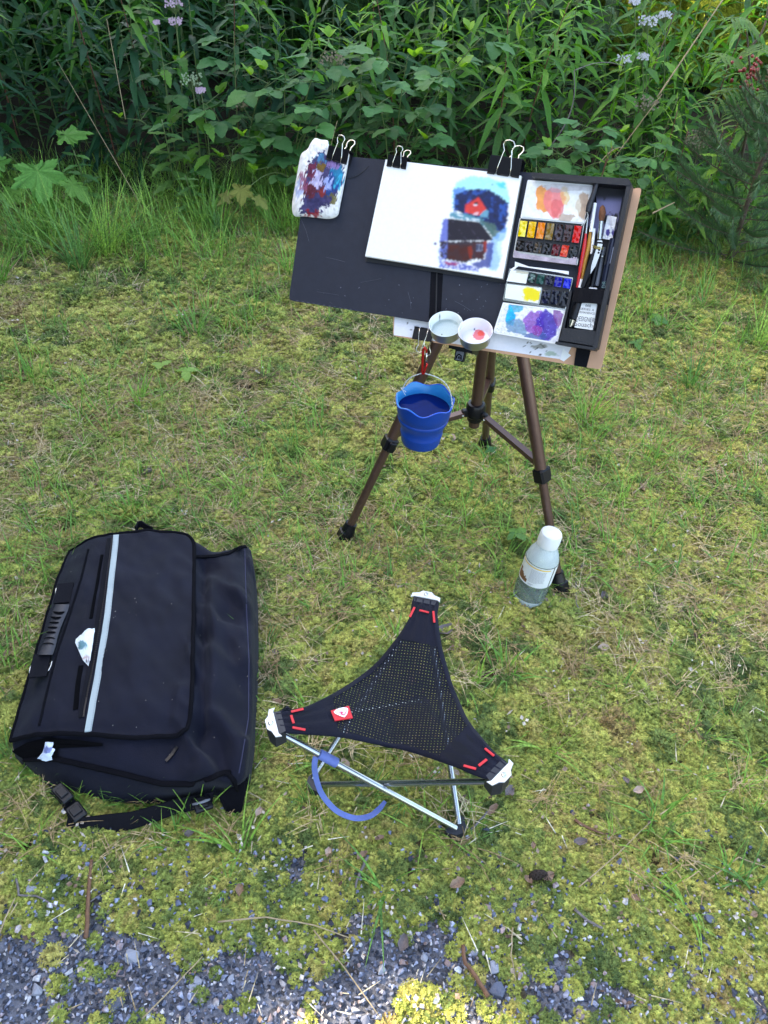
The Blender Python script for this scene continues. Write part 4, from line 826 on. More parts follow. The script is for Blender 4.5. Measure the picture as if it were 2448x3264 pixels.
# ---- binder clips
def binder(label, A, B_, w0, hgt_, sgn=1, lp=1.0, spread=.5, far=1, depth=.010):
    "A,B: pixels of the two ends of the gripping lip; sgn +1 spine above"
    a = BP(*A, w0); b = BP(*B_, w0); X_ = (b-a).normalized(); wd = (b-a).length; Yv = BN.cross(X_)*sgn; c = (a+b)/2
    e_ = empty('binder_clip', c, label, 'binder clip', 'black binder clips holding things to the board', BROT)
    th = .0009; back = -.008
    front = MB(); s0 = c; s1 = c+Yv*hgt_+BN*.003
    front.prism([s0-X_*wd/2, s0+X_*wd/2, s1+X_*wd/2, s1-X_*wd/2], [p+BN*th for p in (s0-X_*wd/2, s0+X_*wd/2, s1+X_*wd/2, s1-X_*wd/2)])
    bk = c+BN*(back-.003); bs = s1-BN*depth*1.5
    front.prism([bk-X_*wd/2, bk+X_*wd/2, bs+X_*wd/2, bs-X_*wd/2], [p-BN*th for p in (bk-X_*wd/2, bk+X_*wd/2, bs+X_*wd/2, bs-X_*wd/2)])
    front.prism([s1-X_*wd/2, s1+X_*wd/2, bs+X_*wd/2, bs-X_*wd/2], [p+Yv*th for p in (s1-X_*wd/2, s1+X_*wd/2, bs+X_*wd/2, bs-X_*wd/2)])
    front.build('jaw', M['plastic_black'], e_)
    lips = MB()
    for f0, f1 in ((-.5, -.27), (-.17, .17), (.27, .5)): lips.tube([c+X_*wd*f0+BN*.0006, c+X_*wd*f1+BN*.0006], .0013, 8)
    lips.build('lip', M['plastic_black'], e_, True)
    for side in (1, -1):
        z0 = BN*(.0016 if side == 1 else back-.004); lean = (BN*.10 if side == 1 else -BN*.35)
        L_ = hgt_*1.95*lp*(1 if side == 1 else 1.12); k = wd*.22; kx = 0 if side == 1 else wd*.12
        prof = [(-1, 0), (-.92, .25), (-.60, .62), (-.50, .70), (-.72, .80), (-.80, .88), (-.55, .97), (0, 1.0), (.55, .97), (.80, .88), (.72, .80), (.50, .70), (.60, .62), (.92, .25), (1, 0)]
        mb = MB(); pts = [c+z0+X_*(k*x_+(kx*y_))+(Yv+lean).normalized()*L_*y_ for x_, y_ in prof]; mb.tube(pts, .0009 if wd < .04 else .0011, 6); mb.build('handle', M['clipwire'], e_, True)
    return e_
binder('black binder clip pinching the stained cloth, leftmost', (1040, 507), (1105, 523), .016, .022, depth=.012)
binder('small black binder clip at the top left corner of the sketchbook', (1233, 528), (1294, 538), .0125, .017)
binder('large black binder clip at the top right of the sketchbook', (1553, 551), (1654, 566), .0125, .027, depth=.014)
binder('upside down binder clip under the folder carrying the red carabiner', (1322, 1042), (1384, 1052), -.004, .020, sgn=-1, lp=1.08)

# ---- stained cloth
RG = bthing('cloth', 1010, 570, .012, 'folded white cloth smeared with blue and red paint, clipped at the left corner', 'cloth')
def c1(x, y): return (880+x*.36166, 380+y*.36166)
def ragc(px, py):
    x = (px-880)/.36166; y = (py-380)/.36166; c = np.ones(px.shape+(3,))*np.array((.80, .78, .77)); n = fbm(px/5, py/9, 3, 5)
    body = [(360, 300), (460, 300), (600, 380), (560, 600), (500, 720), (390, 800), (360, 840), (210, 850), (260, 640), (240, 520), (290, 400)]
    nx_ = (fbm(px/8, py/8, 7, 4)-.5)*110; ny_ = (fbm(px/8+30, py/8, 9, 4)-.5)*110
    m = inpoly(body, x+nx_, y+ny_)
    c = blend(c, m*.95, (.10, .09, .22)); wx = (fbm(px/5+py/14, py/22, 61, 4)-.5)*120; wy = (fbm(px/16, py/24, 62, 4)-.5)*160; x = x+wx; y = y+wy
    for (a, b, rx, ry, col, s) in ((400, 350, 50, 50, (.12, .32, .48), 1), (390, 430, 40, 50, (.30, .20, .04), 2), (540, 510, 60, 80, (.02, .30, .45), 3), (300, 640, 60, 90, (.22, .04, .06), 4), (400, 640, 60, 60, (.38, .07, .05), 5), (360, 720, 100, 60, (.10, .09, .20), 6), (350, 520, 55, 60, (.62, .58, .75), 7), (480, 600, 60, 110, (.03, .13, .35), 8), (500, 400, 60, 50, (.38, .28, .50), 9), (330, 830, 60, 30, (.40, .04, .06), 10), (240, 560, 40, 60, (.35, .12, .22), 11), (450, 560, 30, 70, (.5, .55, .8), 12), (500, 690, 40, 40, (.25, .22, .08), 13), (200, 620, 40, 60, (.45, .5, .68), 14), (300, 470, 40, 60, (.25, .05, .1), 15), (560, 560, 30, 60, (.05, .45, .6), 16)):
        c = blend(c, blob(x, y, a, b, rx, ry, s, .55)*.85, col)
    return c*(.72+.56*n[..., None])
# cloth as a puffy rounded sheet with thickness
out = [(340, 175), (400, 172), (450, 195), (475, 235), (560, 260), (635, 290), (636, 380), (600, 560), (565, 760), (540, 840), (480, 872), (380, 866), (250, 858), (150, 848), (143, 740), (165, 560), (205, 380), (225, 300), (280, 265), (305, 210)]
def puffy(parent, name, outline, w0, thick, m_, colfn, rings=26, mapf=c1, crinkle=.004, sub=8):
    O = [Vector(mapf(*p)) for p in outline]; n = len(O); pts = []
    for i in range(n):
        for k in range(sub):
            t = k/sub; p0, p1, p2, p3 = O[i-1], O[i], O[(i+1) % n], O[(i+2) % n]
            pts.append(.5*((2*p1)+(p2-p0)*t+(2*p0-5*p1+4*p2-p3)*t*t+(3*p1-p0-3*p2+p3)*t**3))
    c = sum(pts, Vector((0, 0)))/len(pts); m2 = len(pts); V = []; F = []; PXY = []
    for r_ in range(rings+1):
        f = 1-r_/rings*.999
        for p in pts:
            q = c+(p-c)*f; edge = 1-f; z = w0+thick*(1-math.exp(-edge*9))+crinkle*(float(fbm(q.x/13, q.y/17, 5, 4))-.5)*min(1, edge*6); V.append(BP(q.x, q.y, z)); PXY.append((q.x, q.y))
    for r_ in range(rings):
        for k in range(m2): a = r_*m2+k; b = r_*m2+(k+1) % m2; F.append((a, b, b+m2, a+m2))
    base = len(V)
    for p in pts: V.append(BP(p.x, p.y, w0-.004)); PXY.append((p.x, p.y))
    for k in range(m2): a = k; b = (k+1) % m2; F.append((base+k, base+(k+1) % m2, b, a))
    mb = MB(); mb.add(V, F); PXY = np.array(PXY); cc = colfn(PXY[:, 0], PXY[:, 1]); return mb.build(name, m_, parent, True, col=cc*np.clip(cc/.72, 0, 1)**.55)
out = [(x_+random.uniform(-9, 9), y_+random.uniform(-9, 9)) for x_, y_ in out]
puffy(RG, 'fold', out, .006, .009, M['cloth'], ragc, 40)

# ---- two tins
for i, (cx_, cy_, lb) in enumerate(((1421, 1033, 'small white lined tin holding clear water, left of the pair'), (1515, 1055, 'small white lined tin with red paint in it, right of the pair'))):
    o3 = BP(cx_, cy_, .037); axt = Vector((-.10, -.30, .95)).normalized(); r_ = .0288; hh = .021
    e_ = empty('tin_cup', o3-axt*hh, lb, 'tin', 'two tins on the board edge', axt.to_track_quat('Z', 'Y').to_euler())
    mb = MB(); b0 = o3-axt*hh; mb.lathe(b0, axt, [(.0001, 0), (r_*.86, 0), (r_*.88, .001), (r_*.90, hh*.8), (r_*.99, hh), (r_, hh+.0006)], 48, ref=BU); mb.build('wall', M['steel_dull'], e_, True, auto=40)
    mb = MB(); prof = [(r_, hh+.0006), (r_*.985, hh+.0014), (r_*.955, hh)]+[(r_*.86, hh*.75), (r_*.83, .0035), (r_*.78, .002)]+[(r_*k, .0018) for k in np.linspace(.75, .02, 24)]
    mb.lathe(b0, axt, prof, 64, ref=BU); V_ = np.array([tuple(p) for p in mb.v]); d = V_-np.array(CAMP); zz = d@np.array(fwd); qx = CX+FPX*(d@np.array(rt))/zz; qy = CY-FPX*(d@np.array(up))/zz
    c = np.ones((len(V_), 3))*(np.array((.78, .82, .80)) if i == 0 else np.array((.78, .74, .80)))
    if i: c = blend(c, blob(qx, qy, 1528, 1068, 24, 18, 4, .5), (.72, .16, .18)); c = blend(c, blob(qx, qy, 1534, 1062, 11, 9, 6, .5), (.78, .07, .05)); c = blend(c, (np.hypot(qx-1512, qy-1050) < 3)*1., (.05, .03, .06)); c = blend(c, blob(qx, qy, 1515, 1038, 8, 3, 9, .6)*.6, (.6, .2, .25))
    else:
        for a, b in ((1402, 1010), (1384, 1027), (1408, 1066)): c = blend(c, (np.hypot(qx-a, qy-b) < 2.2)*1., (.1, .1, .08))
    mb.build('enamel_lining', M['enamel'], e_, True, col=c)
    if i == 0:
        mb = MB(); mb.lathe(b0, axt, [(r_*.84, .008), (.0001, .008)], 40, ref=BU); mb.build('water', thin_plastic('clear_water', (.93, .98, .97), .1, (.8, .9, .88)), e_, True)

# ------------------------------------------------------------------ tripod
TF = [Vector((-.096, 1.444, 0)), Vector((.412, 1.297, 0)), Vector((.274, 1.833, 0))]
TC = sum(TF, Vector())/3; ZA = .735
TR = empty('tripod', (TC.x, TC.y, 0), 'bronze brown three legged tripod easel carrying the board', 'tripod')
HUB = Vector((TC.x, TC.y, .345))
mb = MB(); mb.tube([Vector((TC.x, TC.y, .30)), Vector((TC.x, TC.y, ZA-.02))], .0125, 20); mb.build('center_column', M['bronze'], TR, True, auto=50)
mb = MB(); mb.lathe(HUB-Vector((0, 0, .03)), (0, 0, 1), [(.0135, 0), (.017, .002), (.018, .012), (.021, .016), (.022, .04), (.019, .046), (.0135, .047)], 24)
for f_ in TF:
    d_ = (f_-TC); d_.z = 0; d_.normalize(); mb.box(HUB+d_*.024+Vector((0, 0, -.006)), d_*.018, d_.cross(Vector((0, 0, 1)))*.013, (0, 0, .018), .002)
mb.build('spreader_hub', M['plastic_black'], TR, True, auto=30)
mb = MB(); mb.lathe((TC.x, TC.y, ZA-.06), (0, 0, 1), [(.001, 0), (.034, 0), (.036, .01), (.036, .04), (.024, .05), (.001, .05)], 24)
mb.build('collar', M['plastic_black'], TR, True, auto=30)
for i, f_ in enumerate(TF):
    d_ = (f_-TC); d_.z = 0; d_.normalize(); top = Vector((TC.x, TC.y, ZA-.035))+d_*.036; foot = f_+Vector((0, 0, .004))
    ax = (top-foot).normalized(); fc = .40; clamp = foot.lerp(top, fc); side = ax.cross(d_).normalized(); fr_ = side.cross(ax)
    leg = empty('leg', foot, None, None); leg.parent = TR; leg.location = foot-TR.location
    def P3(mb, name, m_, **k): return mb.build(name, m_, leg, **k)
    mb = MB(); mb.tube([clamp, top], .0128, 16); P3(mb, 'upper_tube', M['bronze'], smooth=True, auto=50)
    mb = MB(); mb.tube([foot+ax*.035, clamp+ax*.01], .0100, 16); P3(mb, 'lower_tube', M['bronze'], smooth=True, auto=50)
    mb = MB(); mb.box(clamp, side*.030, fr_*.030, ax*.034, .004); mb.box(clamp+side*.018, side*.010, fr_*.016, ax*.026, .002); P3(mb, 'clamp', M['plastic_black'], smooth=False)
    mb = MB(); mb.tube([foot-ax*.006, foot, foot+ax*.006, foot+ax*.034, foot+ax*.040, foot+ax*.055], [.010, .0180, .0190, .0170, .0155, .0140], 12); mb.box(foot+ax*.018+fr_*.006, side*.028, fr_*.026, ax*.03, .004); P3(mb, 'rubber_foot', M['plastic_black'], smooth=True, auto=35)
    # brace from hub to leg: a small channel
    q = clamp+ax*.024-fr_*.0; h0 = HUB+d_*.028-Vector((0, 0, .008)); br = (q-h0); bl = br.length; b_ = br.normalized(); s2 = b_.cross(Vector((0, 0, 1))).normalized(); u2 = s2.cross(b_)
    mb = MB(); mb.box((q+h0)/2+u2*.0055, b_*bl, s2*.015, u2*.0015, 0); mb.box((q+h0)/2+s2*.0068, b_*bl, s2*.0014, u2*.0095, 0); mb.box((q+h0)/2-s2*.0068, b_*bl, s2*.0014, u2*.0095, 0)
    mb.build('brace', M['bronze'], TR)
    mb = MB(); mb.tube([h0-s2*.0095+b_*.004, h0+s2*.0095+b_*.004], .0028, 8); mb.tube([q-s2*.0095-b_*.004, q+s2*.0095-b_*.004], .0028, 8); mb.build('rivet', M['steel'], TR, True)
# head plate that carries the board + latch
mb = MB(); slab(mb, [(1431, 1092), (1509, 1107), (1505, 1128), (1430, 1110)], -.05, -.0145); mb.build('head_plate', M['plastic_black'], TR)
mb = MB(); mb.tube([Vector((TC.x, TC.y, ZA-.02)), BP(1560, 900, -.03)], .02, 12); mb.tube([BP(1560, 900, -.03), BP(1500, 1090, -.03)], .018, 8); mb.build('tilt_head', M['plastic_black'], TR, True, auto=40)
mb = MB(); slab(mb, rquad([(1452, 1112), (1485, 1116), (1476, 1154), (1447, 1149)], 3, 2), -.030, -.022); mb.build('latch', M['plastic_black'], TR)
mb = MB(); slab(mb, rquad([(1455, 1119), (1480, 1122), (1473, 1150), (1450, 1146)], 3, 2), -.0220, -.0214); mb.build('latch_print', M['grey_pl'], TR)
mb = MB(); mb.tube([BP(*p, -.0208) for p in ((1453, 1144), (1456, 1134), (1463, 1129), (1470, 1134), (1470, 1147))], .0010, 5); mb.tube([BP(*p, -.0208) for p in ((1460, 1144), (1462, 1137), (1466, 1138), (1466, 1146))], .0008, 5); mb.build('latch_print', M['slot'], TR)

# ------------------------------------------------------------------ carabiner, bucket
def c7(x, y): return (1250+x*.24111, 980+y*.24111)
YH = BP(1348, 1085, .006).y-.012
def H7(x, y, dy=0): return atY(*c7(x, y), YH+dy)
o = empty('carabiner', H7(420, 530), 'slim red metal carabiner hanging from the lower clip', 'carabiner')
mb = MB(); mb.tube([H7(455, 600), H7(452, 560), H7(430, 528), H7(412, 560), H7(402, 700), H7(394, 860), H7(402, 880), H7(420, 872), H7(446, 790), H7(462, 740)], [.0016, .0020, .0022, .0024, .0024, .0022, .0022, .0020, .0020, .0018], 8); mb.build('frame', M['red_metal'], o, True)
mb = MB(); mb.tube([H7(455, 600), H7(452, 680), H7(448, 730)], .0017, 8); mb.build('gate', M['steel'], o, True)
bc = H7(435, 1215); ax = Vector((-.035, 0, -1)).normalized()*-1; sc_ = (bc-CAMP).dot(fwd)/FPX; r0 = 94*sc_
o = empty('collapsible_bucket', bc-ax*.105, 'blue collapsible water bucket hanging under the board on twine', 'bucket')
wv = lambda th: .0042*math.cos(6*th+.6)
prof = [(.0001, -.102), (.034, -.102), (.0375, -.100), (.0392, -.096), (.0418, -.078), (.0424, -.074), (.0408, -.072), (.0440, -.058), (.0462, -.050), (.0490, -.046), (.0502, -.042), (.0508, -.038), (.0490, -.0365), (.0515, -.033), (.0538, -.018), (.0556, -.006), (.0562, 0)]
kk = r0/.0562*.985
mb = MB(); mb.lathe(bc, ax, [(a*kk, b*kk) for a, b in prof], 72, ref=(1, 0, 0), wave=lambda j, th: wv(th)*max(0, (j-13)/3)); mb.build('body', M['blue_cup'], o, True, auto=60)
mb = MB(); pi_ = [(.0562, 0), (.0550, .0008), (.0536, 0), (.0515, -.02), (.048, -.034), (.044, -.05)]
mb.lathe(bc, ax, [(a*kk, b*kk) for a, b in pi_], 72, ref=(1, 0, 0), wave=lambda j, th: wv(th)*max(0, 1-max(0, j-2)/2)); mb.build('inner_wall', M['blue_in'], o, True)
mb = MB(); mb.tube([bc+ax*(wv(t)+.0003)+(Vector((math.cos(t), 0, 0))+ax.cross(Vector((1, 0, 0)))*math.sin(t))*r0*.982 for t in np.linspace(0, 6.283, 73)[:-1]], .0011, 6, closed=True); mb.build('rim', mat('blue_rim', (.01, .09, .60), .35), o, True)
mb = MB(); mb.lathe(bc-ax*.021*kk, ax, [(.0522*kk, 0), (.0001, 0)], 48, ref=(1, 0, 0)); mb.build('water', M['blue_water'], o, True)
mb = MB(); hp = H7(412, 868); rp = bc+Vector((r0*.92, -r0*.32, .0)); lp_ = bc+Vector((-r0*.78, r0*.55, .0))
def cat(a, b, bulge, n=14):
    out_ = []
    for i in range(n+1):
        t = i/n; p = a.lerp(b, t)+bulge*math.sin(math.pi*t); out_.append(p)
    return out_
for ph in (0, math.pi):
    for seg in (cat(hp, rp, Vector((.012, 0, .014)), 40), cat(hp, lp_, Vector((-.006, 0, .006)), 30)):
        mb.tube([p+Vector((math.cos(i*.9+ph), 0, math.sin(i*.9+ph)))*.0006 for i, p in enumerate(seg)], .0006, 5)
for kp in (rp, lp_):
    for k in range(5): v_ = Vector((random.uniform(-1, 1), random.uniform(-1, .2), random.uniform(-1, 1)))*.008; mb.tube([kp-v_*.4, kp+v_], .0006, 4)
mb.build('twine_handle', M['twine'], o, True)

# ------------------------------------------------------------------ bottle
bb = G(1680, 1912)+Vector((0, 0, .004)); _d = ray(1762, 1694); bax = (CAMP+_d*((.207-CAMH)/_d.z)-bb).normalized()
o = empty('water_bottle', bb, 'clear plastic bottle half full of water with a white cap, by the front tripod foot', 'bottle')
k = .0355
prof = [(.0001, .006), (.012, .004), (.022, .001), (.029, 0), (k-.001, .004), (k, .010), (k, .050), (k-.0006, .054), (k, .058), (k, .120), (k-.0015, .127), (k-.005, .137), (k-.0105, .147), (k-.0145, .153), (k-.0155, .158)]
def pz(pr, z0, z1, dr=0):
    zs = [p for p in pr if z0 <= p[1] <= z1]; 
    def ip(z):
        for (r1, a), (r2, b) in zip(pr[3:], pr[4:]):
            if a <= z <= b: return r1+(r2-r1)*(z-a)/(b-a+1e-9)
        return pr[-1][0]
    return ip
ipr = pz(prof, 0, 1)
mb = MB(); mb.lathe(bb, bax, [p for p in prof if .0095 < p[1] < .1205], 48, ref=(1, 0, 0)); mb.build('body', M['pet'], o, True)
mb = MB(); mb.lathe(bb, bax, [p for p in prof if p[1] < .0095]+[(k, .010), (k+.0002, .020)], 48, ref=(1, 0, 0)); mb.build('base', M['pet_fog_shine'], o, True)  # milky material paints the sky's reflection into the bottle base
mb = MB(); mb.lathe(bb, bax, [(ipr(z), z) for z in np.linspace(.1201, .158, 12)], 48, ref=(1, 0, 0)); mb.build('shoulder', M['pet_fog_shine'], o, True)
wl = bb+bax*.060
mb = MB(); wp = [(.0001, .0075), (.022, .003), (.029, .0016)]+[(ipr(z)-.0012, z) for z in (.005, .010, .03, .050, .064)]+[(.0001, .064)]
mb.lathe(bb, bax, wp, 48, ref=(1, 0, 0)); mb.build('water', M['water'], o, True, auto=40)
mb = MB(); mb.lathe(bb+bax*.156, bax, [(.0195, 0), (.0225, .001), (.0225, .006), (.0232, .0065), (.0232, .026), (.0215, .031), (.018, .0335), (.0001, .034)], 60, ref=(1, 0, 0)); mb.build('cap', M['white'], o, True, auto=35)
tocam = (CAMP-bb); tocam = (tocam-bax*tocam.dot(bax)).normalized(); side = bax.cross(tocam).normalized()    # side points to camera right?
if side.dot(rt) < 0: side = -side
def cyl(a, z, r_=k+.0006): return bb+bax*z+(tocam*math.cos(a)+side*math.sin(a))*r_
mb = MB(); n = 48; a0, a1 = -2.6, 1.02
V = [cyl(a0+(a1-a0)*i/n, z) for z in (.0650, .1185) for i in range(n+1)]; F = [(i, i+1, n+1+i+1, n+1+i) for i in range(n)]; mb.add(V, F); a2, a3 = 1.12, 2.6
V = [cyl(a2+(a3-a2)*i/24, z) for z in (.0650, .1185) for i in range(25)]; F = [(i, i+1, 25+i+1, 25+i) for i in range(24)]; mb.add(V, F); mb.build('label', mat('label_paper', (.74, .75, .78), .5, var=.02), o, True)
mb = MB(); V = [cyl(-2.6+(3.4)*i/n, z, k+.0009) for z in (.1125, .1155) for i in range(n+1)]; mb.add(V, [(i, i+1, n+1+i+1, n+1+i) for i in range(n)]); mb.build('label_band', M['yellow_print'], o, True)
mb = MB()
def patch(a0, a1, z0, z1): V = [cyl(a, z, k+.0009) for z in (z0, z1) for a in np.linspace(a0, a1, 5)]; mb.add(V, [(i, i+1, 6+i, 5+i) for i in range(4)])
rr = random.Random(3)
for l in range(13):
    a = -.35; z = .1075-l*.0026
    end = .62-rr.random()*.1 if l < 12 else .2
    while a < end:
        w_ = rr.uniform(.03, .10); patch(a, min(a+w_, end), z, z+.0009); a += w_+.025
for l in range(2): patch(-.3, -.05+.1*(1-l), .0705-l*.0024, .0714-l*.0024)
tag(mb.build('label_print', M['ink_grey'], o), kind='stuff')
mb = MB(); patch(-.15, .25, .1132, .1148); mb.build('label_heading', M['ink_brown'], o)
mb = MB(); [patch(a, b, .069, t+.004) for a, b, t in ((-1.25, -1.02, .090), (-1.02, -.80, .083), (-.80, -.72, .080), (-.72, -.62, .076), (-.62, -.55, .079), (-.55, -.42, .074))]; mb.build('label_picture', M['ink_brown'], o); o.scale = (1.03, 1.03, 1.08)

# ------------------------------------------------------------------ stool
ZS = .25
def cs(x, y): return (820+x*.51838, 1850+y*.51838)
outline = [(962, 108), (935, 230), (900, 292), (860, 352), (740, 500), (620, 600), (480, 690), (290, 782), (112, 812), (128, 870), (155, 932), (330, 948), (500, 962), (700, 1000), (900, 1042), (1080, 1098), (1240, 1155), (1330, 1195), (1430, 1222), (1485, 1180), (1535, 1128), (1460, 1060), (1390, 980), (1300, 865), (1245, 750), (1200, 640), (1165, 520), (1140, 430), (1118, 300), (1108, 210), (1114, 135), (1040, 120)]
seat_c = Vector(cs(900, 745))
TIP = [G(*cs(1035, 115), ZS), G(*cs(115, 880), ZS), G(*cs(1490, 1185), ZS)]
def seat_z(p3): d_ = min((p3-t).length for t in TIP); return ZS-.038*float(sstep(.03, .24, d_))
def seat_pt(x, y, dz=0):
    p = G(*cs(x, y), ZS)
    for _ in range(5): p = G(*cs(x, y), seat_z(Vector((p.x, p.y, ZS))))
    return p+Vector((0, 0, dz))
ST = empty('camp_stool', G(*cs(850, 1000), 0), 'three cornered folding camp stool with a black mesh seat', 'stool')
O = [seat_pt(*p) for p in outline]; n = len(O); ol = []
for i in range(n):
    for kx_ in range(4):
        t = kx_/4; p0, p1, p2, p3 = O[i-1], O[i], O[(i+1) % n], O[(i+2) % n]; ol.append(.5*((2*p1)+(p2-p0)*t+(2*p0-5*p1+4*p2-p3)*t*t+(3*p1-p0-3*p2+p3)*t**3))
cen = Vector((sum(p.x for p in ol)/len(ol), sum(p.y for p in ol)/len(ol), 0)); cen = G(*cs(880, 760), ZS-.03)
V = []; F = []; rg_ = 16; m2 = len(ol)
for r_ in range(rg_):
    for p in ol: q = cen.lerp(p, 1-r_/rg_); V.append(Vector((q.x, q.y, seat_z(Vector((q.x, q.y, ZS)))-.004*math.sin(q.x*60)*math.sin(q.y*50)*(r_ > 1)*.4)))
V.append(Vector((cen.x, cen.y, seat_z(Vector((cen.x, cen.y, ZS))))))
for r_ in range(rg_-1):
    for k_ in range(m2): a = r_*m2+k_; b = r_*m2+(k_+1) % m2; F.append((a, a+m2, b+m2, b))
for k_ in range(m2): F.append(((rg_-1)*m2+k_, len(V)-1, (rg_-1)*m2+(k_+1) % m2))
mb = MB(); mb.add(V, F); seat_o = mb.build('mesh_seat', M['mesh_fabric'], ST, True)
seat_bvh = BVHTree.FromPolygons([tuple(v) for v in V], F)
def drape(bvh, px, py, off=.001, zf=.1):
    d = ray(px, py).normalized(); h = bvh.ray_cast(CAMP, d)
    if h[0] is None: return G(px, py, zf)
    nn = h[1] if h[1].z > 0 else -h[1]; return h[0]+nn*off
# hem
mb = MB(); hem_w = []
for i, p in enumerate(ol):
    t = (ol[(i+1) % m2]-ol[i-1]).normalized(); inn = Vector((0, 0, 1)).cross(t).normalized()
    if inn.dot(cen-p) < 0: inn = -inn
    hem_w.append(inn)
H0 = ol; H1 = [p+q*.0085 for p, q in zip(ol, hem_w)]
Vh = [p+Vector((0, 0, .0016)) for p in H0]+[Vector((p.x, p.y, seat_z(Vector((p.x, p.y, ZS)))+.0016)) for p in H1]+[p-Vector((0, 0, .0015)) for p in H0]
mb.add(Vh, [(k_, (k_+1) % m2, m2+(k_+1) % m2, m2+k_) for k_ in range(m2)]+[(k_, 2*m2+k_, 2*m2+(k_+1) % m2, (k_+1) % m2) for k_ in range(m2)]); mb.build('hem', M['fabric_black'], ST, True)
def patch_poly(pts, name, m_, dz, nsub=10):
    "corner patch: lofted between two edges given as equal length lists of crop points"
    A_, B2 = pts; mb = MB(); V = []; na_ = len(A_)
    for a, b in zip(A_, B2):
        for j in range(nsub+1): t = j/nsub; V.append(seat_pt(a[0]+(b[0]-a[0])*t, a[1]+(b[1]-a[1])*t, dz+.0012*math.sin(j*2.1)*(0 < j < nsub)))
    w_ = nsub+1; mb.add(V, [(i*w_+j, (i+1)*w_+j, (i+1)*w_+j+1, i*w_+j+1) for i in range(na_-1) for j in range(nsub)]); return mb.build(name, m_, ST, True)
patch_poly(([(964, 112), (936, 230), (900, 295), (862, 358)], [(1112, 135), (1108, 210), (1118, 300), (1132, 418)]), 'corner_patch', M['fabric_black'], .0012)
patch_poly(([(112, 814), (290, 784), (380, 745), (460, 702)], [(153, 930), (300, 946), (400, 952), (505, 962)]), 'corner_patch', M['fabric_black'], .0012)
patch_poly(([(1535, 1130), (1460, 1060), (1390, 980), (1305, 880)], [(1430, 1220), (1330, 1193), (1240, 1153), (1095, 1100)]), 'corner_patch', M['fabric_black'], .0012)
for a, b in (((967, 172), (937, 232)), ((996, 190), (1055, 205)), ((1082, 196), (1088, 266)), ((208, 815), (285, 797)), ((208, 836), (225, 886)), ((217, 911), (297, 926)), ((1398, 1040), (1455, 1086)), ((1410, 1107), (1360, 1147)), ((1267, 1145), (1344, 1166))):
    mb = MB(); p0, p1 = seat_pt(*a, .0034), seat_pt(*b, .0034); mb.box((p0+p1)/2, p1-p0, (p1-p0).normalized().cross(Vector((0, 0, 1)))*.0042, (0, 0, .0016), .0005); mb.build('red_stitch', M['red'], ST)
# tag with its shield emblem
def ct(x, y): X_, Y_ = 1040+x*.06028, 2240+y*.06028; return seat_pt((X_-820)/.51838, (Y_-1850)/.51838)
tg = MB(); q_ = [ct(240, 490), ct(1195, 235), ct(1405, 870), ct(450, 1020)]; tg.prism([p+Vector((0, 0, .002)) for p in q_][::-1], [p+Vector((0, 0, .0042)) for p in q_][::-1]); tgo = tg.build('brand_tag', M['red'], ST)
def flatpoly(pts, dz, name, m_, par):
    P_ = [ct(*p)+Vector((0, 0, dz)) for p in pts]; c = sum(P_, Vector())/len(P_); mb = MB(); mb.add(P_+[c], [(i, (i+1) % len(P_), len(P_)) for i in range(len(P_))]); return mb.build(name, m_, par)
flatpoly([(395, 562), (520, 450), (700, 365), (900, 335), (1080, 345), (1150, 390), (1150, 520), (1100, 700), (970, 862), (800, 810), (600, 730), (450, 650)], .0048, 'emblem', M['white'], tgo)
PK = mat('tag_pink', (.62, .06, .16), .6)
mb = MB()
for pl in ([(600, 590), (700, 570), (820, 552), (925, 580), (900, 615), (870, 620), (770, 640), (750, 620)], [(770, 640), (870, 620), (860, 690), (930, 710), (930, 770), (900, 770), (740, 700)], [(930, 710), (1010, 610), (1070, 440), (1075, 520), (1040, 650), (930, 772)]):
    P_ = [ct(*p)+Vector((0, 0, .0052)) for p in pl]; c = sum(P_, Vector())/len(P_); mb.add(P_+[c], [(i, (i+1) % len(P_), len(P_)) for i in range(len(P_))])
mb.build('emblem_mark', PK, tgo)
# frame
F1 = G(1000, 2505, .012); F2 = G(1458, 2650, .012); mid = (F1+F2)/2; d12 = (F2-F1); pn = Vector((-d12.y, d12.x, 0)).normalized(); F3 = mid+pn*d12.length*.866
capz = Vector((0, 0, -.012))
tipL = G(*cs(118, 925), ZS-.02); tipR = G(*cs(1475, 1235), ZS-.02); tipT = G(*cs(1035, 120), ZS-.02)
def rodm(a, b): mb = MB(); mb.tube([a, b], .0055, 14); mb.build('leg', M['rod'], ST, True, auto=50)
up1 = Vector((0, 0, .012)); rodm(tipL, F2+up1+Vector((-.004, 0, 0))); rodm(tipR, F1+up1+Vector((.006, -.004, 0))); rodm(tipT, F2+up1+Vector((.002, .008, 0))); rodm(tipT, F1+up1+Vector((-.002, .008, 0))); rodm(tipL+Vector((.004, .01, 0)), F3+up1); rodm(tipR+Vector((-.004, .01, 0)), F3+up1)
for f_ in (F1, F2, F3):
    c = (F1+F2+F3)/3; d_ = (f_-c).normalized(); s_ = Vector((-d_.y, d_.x, 0)); mb = MB()
    pts = [f_-d_*.014+s_*.02, f_-d_*.006+s_*.022, f_+d_*.008+s_*.012, f_+d_*.013, f_+d_*.008-s_*.012, f_-d_*.006-s_*.022, f_-d_*.014-s_*.02, f_-d_*.004]
    mb.prism([p+Vector((0, 0, -.012)) for p in pts][::-1], [p+Vector((0, 0, .014)) for p in pts][::-1]); mb.build('foot_cap', M['rubber'], ST)
